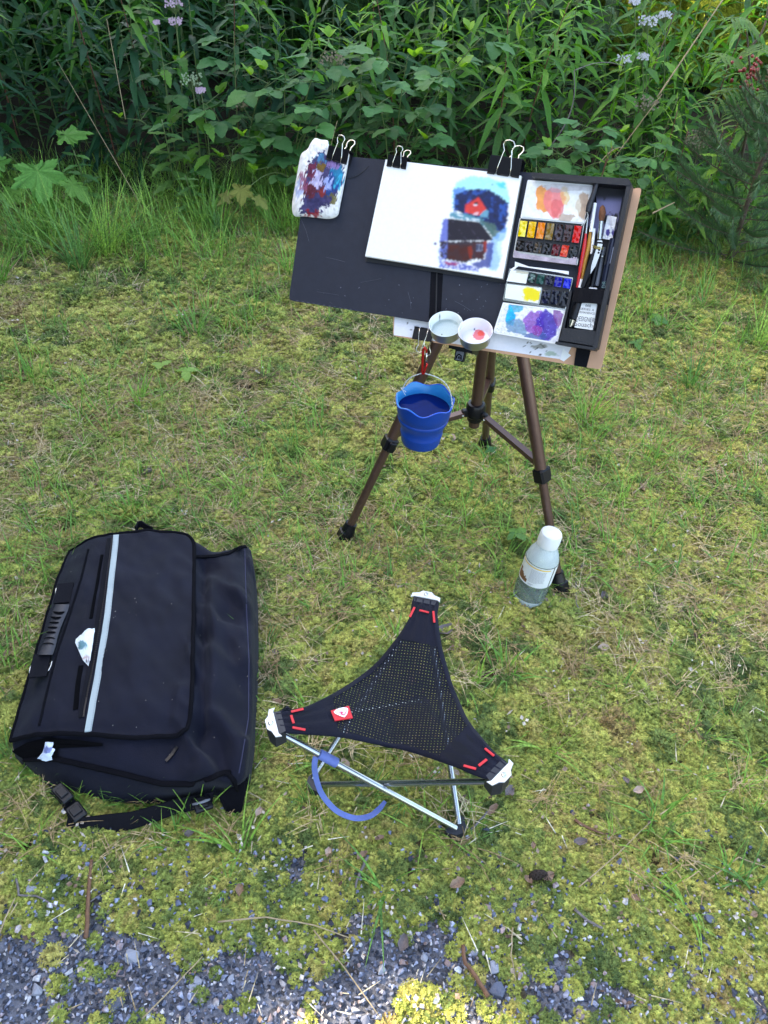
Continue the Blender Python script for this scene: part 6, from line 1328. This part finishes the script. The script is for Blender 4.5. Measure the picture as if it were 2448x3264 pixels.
for i in range(34):
    px = -60+i*(2520/34)+random.uniform(-22, 22); Y_ = random.uniform(3.65, 4.15)+(-.25 if px < 60 else 0)+.1*(px > 2000)
    left = px < 800; tz = random.uniform(.78, 1.15) if left else random.uniform(.55, .95); b_ = gb(px, Y_); tp = b_+Vector((random.uniform(-.12, .12), random.uniform(-.10, .04), tz))
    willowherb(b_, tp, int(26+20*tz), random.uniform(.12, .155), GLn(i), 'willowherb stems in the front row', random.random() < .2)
for i in range(16):
    px = 1900+i*36+random.uniform(-15, 15); Y_ = random.uniform(3.12, 3.55); b_ = gb(px, Y_); tp = b_+Vector((random.uniform(-.08, .08), random.uniform(-.08, .02), random.uniform(.22, .50)))
    willowherb(b_, tp, 20, random.uniform(.09, .12), 'short willowherb shoot at the foot of the right stand, %s from the right edge' % ORD[15-i], 'short willowherb shoots at the right', random.random() < .3)
# deeper rows: shared foliage
protos = []
for v in range(5):
    e_ = empty('willowherb', Vector((0, 4.6, 0)), 'dark leafy willowherb stem deep in the stand', 'plant', 'willowherb stems deep in the stand'); tp = Vector((random.uniform(-.1, .1), 4.55, random.uniform(.95, 1.2)))
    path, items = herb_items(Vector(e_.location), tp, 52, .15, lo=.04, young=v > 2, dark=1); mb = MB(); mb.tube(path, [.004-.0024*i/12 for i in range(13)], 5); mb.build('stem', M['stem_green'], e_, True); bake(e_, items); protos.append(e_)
def copy_thing(src, loc, rz, sc=1, col=None):
    c = src.copy(); COL.objects.link(c); c.location = loc; c.rotation_euler = (0, 0, rz); c.scale = (sc, sc, sc)
    for ch in list(src.children):
        d = ch.copy(); COL.objects.link(d); d.parent = c
        if col and d.name.startswith('foliage'): d.color = col
    return c
first = True; kids = {p.name: list(p.children) for p in protos}
for row, (Yr, nn) in enumerate(((4.3, 20), (4.65, 20), (5.0, 20), (5.4, 18))):
    for i in range(nn):
        hwd = .62*Yr*.82; x = -hwd+2*hwd*(i+.5)/nn+random.uniform(-.06, .06); Y_ = Yr+random.uniform(-.12, .12)
        if x > .9 and row > 0 and random.random() < .50+.3*(x > 1.4): continue
        s_ = random.uniform(.8, 1.15)*(1 if x < .6 else .85); pr_ = protos[(i+row*2) % 5]
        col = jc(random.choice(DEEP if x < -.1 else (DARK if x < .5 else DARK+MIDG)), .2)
        if row == 0 and i < 5 and (i+row*2) % 5 == i: pr_.location = (x, Y_, 0); pr_.scale = (s_,)*3
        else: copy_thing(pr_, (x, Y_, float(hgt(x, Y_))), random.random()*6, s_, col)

# raspberry-like shrubs with oval leaflets
def rubus(base, canes, L0, label, group=None, cols=RUB, youngtip=True):
    e_ = empty('bramble', base, label, 'shrub', group)
    for tip, n in canes:
        path = curve(base, tip, Vector((0, 0, .10)), 10); mb = MB(); mb.tube(path, [.0035-.002*i/10 for i in range(11)], 6); cn = mb.build('cane', M['stem_green'], e_, True)
        for i in range(n):
            f = .25+.75*(i+.6)/n; x = min(f*10, 9.99); k_ = int(x); pos = path[k_].lerp(path[k_+1], x-k_); az = (i*2.6+random.uniform(-.4, .4)); pl = .07*random.uniform(.7, 1.3); out_ = pos+Vector((math.cos(az)*pl, math.sin(az)*pl, random.uniform(0, .03)))
            mb = MB(); mb.tube([pos, out_], .0012, 4); mb.build('leaf_stalk', M['stem_green'], e_)
            yt = youngtip and f > .92; c_ = YOUNG if yt else cols; el = random.uniform(-.25, .2) if not yt else .9
            for da, f2 in ((0, 1), (1.2, .8), (-1.2, .8)): put_leaf(e_, random.choice(oval), orient(out_, az+da, el, L0*f2*random.uniform(.8, 1.2)*(.55 if yt else 1), random.uniform(-.3, .3)), jc(random.choice(c_)))
    return e_
def aty(p, Y_): return atY(*p, Y_)
rubus(gb(760, 3.62), [(aty((745, 100), 3.55), 8), (aty((650, 330), 3.45), 6), (aty((860, 260), 3.4), 7), (aty((740, 500), 3.35), 5)], .090, 'bramble with oval leaves left of the stained cloth')
rubus(gb(905, 3.55), [(aty((1050, 130), 3.4), 9), (aty((910, 230), 3.4), 7), (aty((1060, 330), 3.3), 6), (aty((800, 440), 3.3), 5), (aty((1000, 420), 3.35), 5)], .094, 'pale bramble rising above the stained cloth')
rubus(gb(1250, 3.6), [(aty((1300, 180), 3.4), 8), (aty((1200, 330), 3.35), 6), (aty((1420, 220), 3.4), 6), (aty((1390, 430), 3.35), 5), (aty((1540, 115), 3.4), 9)], .094, 'bramble with pale leaves above the sketchbook')
rubus(gb(1700, 3.5), [(aty((1930, 410), 3.3), 8), (aty((1800, 500), 3.25), 7), (aty((1710, 560), 3.3), 5), (aty((2090, 520), 3.3), 6)], .076, 'low bramble with bright leaves behind the paint tray')
rubus(gb(2060, 3.4), [(aty((2100, 500), 3.2), 6), (aty((1960, 600), 3.15), 5), (aty((2060, 680), 3.1), 4)], .070, 'small bramble right of the drawing board', youngtip=False)
rubus(gb(560, 3.6), [(aty((520, 200), 3.5), 6), (aty((420, 380), 3.45), 5), (aty((620, 560), 3.35), 4)], .070, 'dark bramble below the pink flowers at the left', cols=DARK)
rubus(gb(1000, 3.5), [(aty((850, 540), 3.3), 5), (aty((930, 590), 3.2), 4), (aty((790, 600), 3.25), 4)], .076, 'low dark bramble at the foot of the stand left of the folder', cols=DARK)
# maple-like plant at the left, nettle-like plants, fern
def palmplant(base, L0, spots, label, cols):
    e_ = empty('broad_leaf_plant', base, label, 'plant')
    for (px, py, Y_, az, el, k_) in spots:
        tip = aty((px, py), Y_); mb = MB(); mb.tube(curve(base, tip, Vector((0, 0, .03)), 6), .0018, 5); mb.build('leaf_stalk', M['stem_green'], e_, True); put_leaf(e_, random.choice(palm), orient(tip, az, el, L0*k_, random.uniform(-.3, .3)), jc(random.choice(cols)))
    return e_
palmplant(gb(110, 3.5), .24, [(110, 500, 3.3, -1.2, -.6, 1), (20, 490, 3.35, -2.2, -.5, .8), (170, 440, 3.35, .3, .1, .7), (200, 560, 3.25, -.3, -.7, .7), (50, 590, 3.3, -1.8, -.5, .6), (130, 610, 3.25, -1.2, -.7, .6)], 'broad jagged maple like leaves at the left edge of the stand', [(.13, .30, .06), (.17, .35, .07)])
palmplant(gb(780, 3.35), .11, [(770, 580, 3.2, -1.5, -.7, 1), (740, 610, 3.2, -2.5, -.5, .8), (810, 620, 3.15, -.5, -.6, .8)], 'yellowing jagged leaves at the stand foot left of the cloth', [(.20, .25, .05), (.24, .24, .06)])
def serrate_plant(px, Y_, top, n, L0, label, cols):
    b_ = gb(px, Y_); tp = aty(top, Y_-.08); e_ = empty('serrate_herb', b_, label, 'plant'); path = curve(b_, tp, Vector((.01, 0, 0)), 8); mb = MB(); mb.tube(path, .0022, 6); mb.build('stem', M['stem_green'], e_, True)
    for i in range(n):
        f = .2+.8*(i+.5)/n; x = min(f*8, 7.99); pos = path[int(x)].lerp(path[int(x)+1], x-int(x))
        for s_ in (0, math.pi): put_leaf(e_, random.choice(ovate), orient(pos, (i % 2)*1.2-.3+s_, random.uniform(-.2, .25), L0*(1.1-.5*f), 0), jc(random.choice(cols)))
serrate_plant(535, 3.42, (515, 380), 8, .125, 'upright herb with toothed yellow green leaves at the left', [(.12, .24, .06), (.09, .20, .06)])
serrate_plant(590, 3.30, (590, 560), 5, .085, 'small toothed herb in front of the taller one', [(.10, .22, .06)])
serrate_plant(620, 3.5, (625, 390), 5, .09, 'dark toothed herb right of the yellow green one', MIDG)
serrate_plant(240, 3.4, (235, 480), 5, .10, 'toothed bluish herb behind the maple like leaves', RUB)
serrate_plant(1930, 3.1, (1920, 560), 5, .09, 'toothed herb low behind the corner of the board', MIDG)
serrate_plant(2290, 3.3, (2290, 480), 7, .11, 'toothed herb with a pale top at the right', MIDG+YOUNG)
serrate_plant(2120, 3.25, (2130, 560), 6, .10, 'toothed herb beside the dead stick at the right', MIDG)
# ferns at the foot
def fern(px, py, Y_, az, label, L_=.16):
    b_ = atY(px, py, Y_); b_.z = float(hgt(b_.x, b_.y)); e_ = empty('fern', b_, label, 'fern'); tip = b_+Vector((math.cos(az)*.3*L_, math.sin(az)*.3*L_, L_)); path = curve(b_, tip, Vector((0, -.02, .0)), 9); mb = MB(); mb.tube(path, .001, 4); mb.build('rib', M['stem_green'], e_)
    for i in range(1, 10):
        for s_ in (0, math.pi): put_leaf(e_, ovate[0], orient(path[i], s_+.2, .15, .055*(1.15-i/9), 0), jc((.10, .24, .08)), 'leaflet')
fern(590, 690, 3.3, -1.4, 'single upright fern frond at the foot of the stand'); fern(2010, 640, 3.05, -1.4, 'small fern near the corner of the board', .12)

# flower heads
FW = mat('flower_pink', (.62, .45, .60), .7, var=.2, scale=200); FWW = mat('flower_white', (.62, .60, .68), .7, var=.15, scale=200); SEED = mat('seed_head', (.30, .24, .18), .85, var=.3, scale=200)
def umbel(stem_px, head_px, Y_, rad, m_, label, nf=60, group=None):
    b_ = gb(stem_px, Y_); hp2 = aty(head_px, Y_); e_ = empty('flowering_herb', b_, label, 'flower', group); path = curve(b_, hp2, Vector((.02, 0, 0)), 8); mb = MB(); mb.tube(path, .0018, 5); mb.build('stem', M['stem_green'], e_, True)
    mb = MB()
    for i in range(nf):
        a = random.random()*6.28; d = math.sqrt(random.random())*rad; c = hp2+Vector((math.cos(a)*d, math.sin(a)*d*.8, random.uniform(-.3, .5)*rad)); mb.tube([hp2-Vector((0, 0, rad)), c], .0004, 3, 1)
        for k_ in range(5): th = k_*1.257; u_ = Vector((math.cos(th), -.3, math.sin(th)))*.0036; v_ = Vector((-math.sin(th), .2, math.cos(th)))*.0018; mb.add([c, c+u_*.6+v_, c+u_*1.3, c+u_*.6-v_], [(0, 1, 2, 3)])
    tag(mb.build('flower_head', [m_, M['stem_green']], e_), kind='stuff')
    for i in range(3):
        for s_ in (0, math.pi): put_leaf(e_, ovate[1], orient(path[2+i*2], i+s_, -.1, .10, 0), jc(random.choice(MIDG)))
for sp_, hp2, Y_, rd, m_, lb in ((560, (555, 8), 3.6, .040, FW, 'pink valerian flower head at the top left edge'), (555, (560, 70), 3.62, .026, FW, 'pink valerian head just below the topmost pink one'), (520, (500, 72), 3.6, .012, FW, 'tiny pink bud cluster left of the pink heads'), (640, (640, 288), 3.4, .018, FW, 'single low lilac flower at the left above the herb'), (2040, (2065, 68), 3.8, .040, FWW, 'wide white pink flower head at the upper right'), (2100, (2120, 50), 3.9, .028, FWW, 'small round white flower head right of the wide one'),
                                (1990, (1990, 188), 3.8, .032, FWW, 'white pink flower head lower down at the right'), (2045, (2048, 182), 3.8, .026, FWW, 'white flower head just right of the lower pink one'), (2020, (2022, 6), 3.9, .022, FWW, 'white flower head cut by the top edge at the right')):
    umbel(sp_, hp2, Y_, rd, m_, lb, 60)
umbel(605, (610, 255), 3.45, .045, mat('tiny_flower', (.30, .38, .25), .8), 'airy pale green flower spray above the lilac flower', 50)
umbel(2160, (2060, 330), 3.6, .05, SEED, 'brown seed cluster amid the right willowherbs', 60); umbel(2190, (2230, 450), 3.35, .06, SEED, 'greyish seed plume left of the dark conifer', 90); umbel(1000, (1062, 190), 3.5, .05, SEED, 'soft brown grass plume above the folder', 60); umbel(900, (770, 330), 3.5, .03, SEED, 'small brown plume left of the pale bramble', 40)
def dry_stem(a, b, Y0, Y1, r_, label, m_=None, sag=(0, 0, 0)):
    p0, p1 = aty(a, Y0), aty(b, Y1); mb = MB(); mb.tube(curve(p0, p1, Vector(sag), 14), [r_*(1-.4*i/14) for i in range(15)], 6); tag(mb.build('dead_stalk', m_ or M['stem_dry'], None, True), label, 'stem')
dry_stem((2095, 310), (2310, -10), 3.5, 3.6, .0032, 'long bright dead stalk slanting to the upper right'); dry_stem((1960, 500), (2110, 300), 3.55, 3.5, .0026, 'lower dead stalk continuing the slanting one'); dry_stem((1745, 480), (1830, 225), 3.5, 3.5, .003, 'grey crooked dead twig right of the large binder clip', TG, (.04, 0, 0)); dry_stem((1830, 225), (1990, 210), 3.5, 3.6, .0018, 'thin grey arching twig near the white flowers', TG, (0, 0, .02))
dry_stem((470, 690), (180, 190), 3.3, 3.6, .0016, 'long arching grass stalk over the dark gap at the left'); dry_stem((1910, 520), (1990, 470), 3.3, 3.35, .0022, 'short pale dead twig behind the paint tray', None, (0, 0, .02)); dry_stem((2080, 680), (2150, 645), 3.0, 3.05, .003, 'short pale dead stick at the lower right of the stand'); dry_stem((400, 380), (340, 60), 3.5, 3.6, .002, 'straight dry stalk in the dark at the left')
dry_stem((455, 395), (370, 40), 3.6, 3.7, .0018, 'second straight stalk in the dark at the left', M['stem_green']); dry_stem((1880, 540), (1960, 330), 3.7, 3.8, .003, 'dark bare stem in the right stand', M['bark']); dry_stem((1990, 480), (2150, 40), 3.9, 4.1, .0034, 'long dark bare stem slanting in the right stand', M['bark']); dry_stem((2310, 220), (2448, 20), 3.9, 4.0, .006, 'dark curved bare branch at the upper right corner', M['bark'], (.05, 0, 0))
dry_stem((1030, 560), (1075, 385), 3.2, 3.2, .0014, 'thin grass stalk with a seed tip by the cloth clip'); dry_stem((990, 640), (1010, 400), 3.25, 3.3, .0012, 'thin grass stalk behind the cloth')

# right edge: young conifer, rowan
cb_ = gb(2430, 3.05); e_ = empty('young_pine', cb_, 'dark young pine with fine needles at the right edge', 'conifer'); tr_ = [cb_, cb_+Vector((0, 0, .35)), cb_+Vector((.03, 0, .72))]
mb = MB(); mb.tube(tr_, [.012, .008, .003], 8); mb.build('trunk', M['bark'], e_, True); random.seed(21)
for i in range(64):
    f = .02+.93*i/64; p0 = cb_+Vector((.01, 0, .70*f)); az = i*2.4; L_ = .42*(1.05-f)*random.uniform(.8, 1.1)+.08; d_ = Vector((math.cos(az), math.sin(az)*.9, random.uniform(.25, .7))).normalized(); tip = p0+d_*L_; mb = MB(); path = curve(p0, tip, Vector((0, 0, -.02)), 8); mb.tube(path, .0022, 5)
    n_n = int(L_*1300)
    for k_ in range(n_n):
        t = .12+.88*k_/n_n; x = min(t*8, 7.99); c = path[int(x)].lerp(path[int(x)+1], x-int(x)); th = random.random()*6.28; o1 = d_.orthogonal().normalized(); o2 = d_.cross(o1); nd = (o1*math.cos(th)+o2*math.sin(th)+d_*.9).normalized()*random.uniform(.028, .045); s_ = nd.cross(Vector((.3, .5, .8))).normalized()*.0012; mb.add([c-s_, c+s_, c+nd], [(0, 1, 2)], 1)
    mb.build('branch', [M['bark'], M['needle'] if 'needle' in M else M.setdefault('needle', mat('needle', (.07, .155, .065), .6, var=.3))], e_)
rb = gb(2380, 3.7); e_ = empty('rowan', rb, 'young rowan with feathery leaves and dark red berries at the right edge', 'tree'); mb = MB(); mb.tube([rb, aty((2400, 330), 3.6), aty((2380, 100), 3.6)], [.008, .006, .003], 7); mb.build('trunk', M['bark'], e_, True)
for (a, b, Y_) in (((2390, 300), (2290, 170), 3.4), ((2400, 300), (2250, 340), 3.4), ((2400, 200), (2430, 160), 3.4), ((2395, 330), (2350, 400), 3.3), ((2420, 150), (2330, 60), 3.5), ((2440, 300), (2448, 380), 3.4)):
    p0, p1 = aty(a, 3.6), aty(b, Y_); path = curve(p0, p1, Vector((0, 0, .04)), 10); mb = MB(); mb.tube(path, .0014, 5); mb.build('leaf_rib', M['stem_green'], e_)
    for i in range(3, 11):
        for s_ in (1, -1): d_ = (p1-p0); az = math.atan2(d_.y, d_.x)+s_*1.1; put_leaf(e_, lance[1], orient(path[i], az, -.1, .085, 0), jc((.10, .19, .05)), 'leaflet')
mb = MB(); bcn = aty((2400, 235), 3.35); BER = mat('berry', (.22, .02, .02), .35)
for i in range(55): c = bcn+Vector((random.gauss(0, .035), random.gauss(0, .03), random.gauss(0, .035))); mb.lathe(c-Vector((0, 0, .006)), (0, 0, 1), [(.0004, 0), (.0052, .003), (.0064, .0065), (.0050, .010), (.0004, .0125)], 8)
tag(mb.build('berries', BER, e_, True), kind='stuff')

# tall grass tufts
random.seed(5)
def tuft(px, py, n, L0, L1, w_, label, seed, lean=(.8, 1.5), bend=(.2, 1.3), rad=.03, group=None):
    me_ = grass_clump(n, L0, L1, w_, seed, M['grass'], rad=rad, lean=lean, bend=bend, seg=8); me_.name = 'grass_tuft'; o = link('grass_tuft', me_); o.location = on_ground(px, py); tag(o, label, 'grass', group)
for i, (px, py, n, a, b, w_, lb) in enumerate(((260, 870, 60, .15, .38, .007, 'tall bright grass tuft in front of the dark gap'), (350, 830, 50, .15, .40, .006, 'tall grass tuft right of the brightest one at the left'), (80, 800, 45, .15, .34, .006, 'grass tuft at the left edge below the maple like leaves'), (180, 780, 40, .12, .30, .006, 'grass tuft between the edge one and the tallest one'), (440, 790, 40, .12, .28, .006, 'grass tuft below the toothed herb'),
                                                ((620), 1085, 30, .08, .20, .007, 'isolated fan of bright grass blades in the lawn left of the folder'), (700, 760, 42, .12, .32, .006, 'grass tuft left of the stained cloth'), (660, 740, 30, .12, .30, .005, 'thin grass tuft left of the cloth, farther back'), (925, 880, 32, .08, .20, .005, 'grass tuft partly behind the left edge of the folder'), (410, 1650, 16, .05, .13, .006, 'small grass tuft just above the bag'), (110, 1220, 26, .06, .16, .005, 'grass tuft at the left edge in the lawn'),
                                                (1870, 1350, 36, .08, .20, .007, 'broad bladed grass tuft right of the tripod'), (2200, 1250, 34, .08, .20, .005, 'loose grass tuft in the right lawn'), (2420, 1120, 36, .10, .24, .006, 'grass tuft at the right edge below the pine'), (1740, 1480, 20, .05, .13, .005, 'low grass tuft beside the front tripod leg'), (560, 2660, 16, .03, .08, .004, 'small grass tuft under the bag strap'), (1610, 2150, 22, .05, .12, .006, 'flat grass tuft right of the stool seat'), (2100, 2620, 14, .05, .13, .006, 'sparse grass tuft in the lower right moss'),
                                                (1240, 2060, 16, .04, .09, .005, 'little grass tuft behind the stool seat'), (440, 1300, 18, .05, .14, .008, 'lone broad grass blades in the left lawn'), (1500, 1320, 26, .05, .12, .005, 'grass behind the tripod hub'), (2050, 1000, 30, .08, .18, .004, 'thin grass tuft right of the drawing board'), (0, 920, 40, .12, .28, .006, 'grass tuft cut by the left edge'), (1150, 1230, 16, .04, .10, .004, 'thin grass tuft below the folder'), (1560, 1490, 22, .04, .10, .005, 'grass around the back tripod foot'))):
    tuft(px, py, n, a, b, w_*.85, lb, 700+i)
# grass fringe along the stand foot (uncountable)
P = []
for i in range(430):
    px = random.uniform(-150, 2600); y_ = random.uniform(2.85, 3.6) if px < 850 else random.uniform(3.15, 3.6); d = atY(px, 700, y_); P.append((d.x, y_, float(hgt(d.x, y_))))
fr = [grass_clump(9, .10, .28, .004, 800+i, M['grass'], rad=.03, lean=(.8, 1.5), bend=(.2, 1.5), seg=6) for i in range(5)]
n_ = len(P); scatter('grass_fringe', 'longer grass growing along the foot of the plant stand', fr, P, np.stack([np.zeros(n_), np.zeros(n_), rng.random(n_)*6.28], -1), rng.uniform(.5, 1.2, n_)*np.where(np.array(P)[:, 0] > 0, .75, 1), rng.integers(0, 5, n_))
# small seedlings in the lawn
def seedling(px, py, n, L_, label, col):
    b_ = on_ground(px, py); e_ = empty('seedling', b_, label, 'plant'); top = b_+Vector((0, 0, .035)); mb = MB(); mb.tube([b_, top], .001, 4); mb.build('stem', M['stem_green'], e_)
    for i in range(n): put_leaf(e_, random.choice(oval), orient(top, i*6.28/n+.6, random.uniform(-.1, .4), L_, 0), jc(col))
seedling(520, 1200, 3, .034, 'bright green seedling in the left lawn', (.26, .42, .09)); seedling(600, 1215, 3, .040, 'bright broad leaved seedling right of the other seedling', (.26, .42, .09)); seedling(2090, 1050, 5, .04, 'leafy seedling in the right lawn', (.12, .26, .08)); seedling(1560, 1470, 4, .02, 'tiny seedling at the back tripod foot', (.08, .22, .08)); seedling(1640, 1740, 4, .03, 'small weed left of the bottle', (.12, .26, .06)); seedling(1990, 750, 4, .07, 'yellowish leaved weed beside the board corner', (.32, .33, .05)); seedling(2020, 1130, 3, .03, 'small weed right of the drawing board corner', (.12, .26, .08))

# background thicket (dark mass behind) and sunlit bushes at the right
blobm = []
for v in range(4):
    items = []
    for i in range(150):
        p = Vector((random.gauss(0, .16), random.gauss(0, .16), random.gauss(0, .16))); items.append((random.choice(oval+lance[:2]), orient(p, random.random()*6.28, random.uniform(-.5, .5), random.uniform(.07, .14), 0), (1, 1, 1, 1)))
    V = []; F = []; b = 0
    for me_, Mx, col in items:
        co = np.empty(len(me_.vertices)*3); me_.vertices.foreach_get('co', co); co = co.reshape(-1, 3); A = np.array(Mx); V.append(co@A[:3, :3].T+A[:3, 3]); lp = np.empty(len(me_.loops), np.int32); me_.loops.foreach_get('vertex_index', lp); F.append(lp.reshape(-1, 4)+b); b += len(co)
    blobm.append((np.concatenate(V), np.concatenate(F)))
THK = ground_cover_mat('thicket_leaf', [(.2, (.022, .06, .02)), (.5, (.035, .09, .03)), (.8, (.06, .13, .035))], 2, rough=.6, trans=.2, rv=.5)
SUNL = ground_cover_mat('sunlit_bush_leaf', [(.2, (.12, .19, .03)), (.5, (.22, .28, .04)), (.8, (.36, .38, .05))], 2, rough=.6, trans=.45, rv=.5)  # sunlit brightness put into the leaf colour, besides the real sun
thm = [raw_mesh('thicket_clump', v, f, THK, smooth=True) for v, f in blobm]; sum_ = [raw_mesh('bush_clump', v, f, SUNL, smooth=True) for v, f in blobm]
P = []
for i in range(520):
    y_ = random.uniform(5.4, 9.5); x = random.uniform(-1, 1)*y_*.62
    if x > y_*.17 and y_ < 8.5: continue
    P.append((x, y_, random.uniform(0, .75 if y_ < 7 else 1.1)))
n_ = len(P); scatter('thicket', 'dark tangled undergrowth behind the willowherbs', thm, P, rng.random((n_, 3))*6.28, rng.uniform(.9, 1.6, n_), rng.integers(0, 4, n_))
def bush(x, y, rx, h, n, label, seed):
    r_ = np.random.default_rng(seed); e_ = empty('bush', (x, y, 0), label, 'bush'); mb = MB()
    for k_ in range(6): a = r_.random()*6.28; mb.tube(curve(Vector((x, y, -.05)), Vector((x+math.cos(a)*rx*.6, y+math.sin(a)*rx*.6, h*.9)), Vector((.02, 0, 0)), 5), [.014, .012, .009, .007, .005, .003], 6)
    mb.build('branches', M['bark'], e_, True); V = []; F = []; b = 0
    for i in range(n):
        v, f = blobm[i % 4]; a = r_.random()*6.28; d = math.sqrt(r_.random())*rx; z = h*r_.uniform(.08, 1); A = np.array(Euler(tuple(r_.random(3)*6.28)).to_matrix())*r_.uniform(.6, 1.1); V.append(v@A.T+np.array((math.cos(a)*d, math.sin(a)*d, z))); F.append(f+b); b += len(v)
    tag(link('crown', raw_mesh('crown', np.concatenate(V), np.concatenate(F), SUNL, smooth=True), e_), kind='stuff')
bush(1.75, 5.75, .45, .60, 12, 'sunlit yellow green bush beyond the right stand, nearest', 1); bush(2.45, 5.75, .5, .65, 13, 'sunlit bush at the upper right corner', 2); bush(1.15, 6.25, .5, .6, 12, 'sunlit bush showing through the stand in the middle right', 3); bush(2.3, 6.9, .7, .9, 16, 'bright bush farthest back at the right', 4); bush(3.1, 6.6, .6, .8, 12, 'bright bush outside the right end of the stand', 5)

# added unseen sun blocker out of frame on the left: it casts the shade the whole place lies in
def sun_blocker(name, label, x, y0, y1, z0, z1, th=1.2):
    ny, nz = int((y1-y0)/.07)+1, int((z1-z0)/.07)+1; V = []; F = []
    for s_ in (0, 1):
        for j in range(ny+1):
            for k_ in range(nz+1):
                yy = y0+(y1-y0)*j/ny; zz = z0+(z1-z0)*k_/nz; bu = .25*(float(fbm(yy*2+s_*40, zz*2, 9, 4))-.5)*2+.15*(float(vn(yy*9, zz*9+s_*30, 5))-.5); V.append((x+(th/2+bu)*(1 if s_ else -1)*(1-.4*(k_/nz)**3), yy, zz))
    a = lambda s_, j, k_: s_*(ny+1)*(nz+1)+j*(nz+1)+k_
    for j in range(ny):
        for k_ in range(nz): F += [(a(0, j, k_), a(0, j, k_+1), a(0, j+1, k_+1), a(0, j+1, k_)), (a(1, j, k_), a(1, j+1, k_), a(1, j+1, k_+1), a(1, j, k_+1))]
    for j in range(ny): F += [(a(0, j, nz), a(1, j, nz), a(1, j+1, nz), a(0, j+1, nz))]
    for k_ in range(nz): F += [(a(0, 0, k_), a(1, 0, k_), a(1, 0, k_+1), a(0, 0, k_+1)), (a(0, ny, k_), a(0, ny, k_+1), a(1, ny, k_+1), a(1, ny, k_))]
    VA = np.array(V); FA = np.array(F); cc = VA[FA].mean(1); sdn = np.array(sd); gp = cc-sdn*(cc[:, 2:3]/sdn[2])      # faces cut away along the sun direction to aim one sun fleck
    dd = np.hypot((gp[:, 0]-.05)/.18, (gp[:, 1]-.345)/.105)+(fbm(cc[:, 1]*6, cc[:, 2]*6, 3, 3)-.5)*.9; F = FA[dd > 1]
    me_ = raw_mesh(name, V, F, mat('sun_blocker_green', (.03, .06, .022), .8, var=.5, scale=6, bump=1, bscale=12), smooth=False); o = link(name, me_); tag(o, label, 'sun_blocker')
sun_blocker('unseen_sun_blocker', 'added unseen sun blocker shading the lawn from the left', -4.6, -6, 7.4, -.1, 6.0)
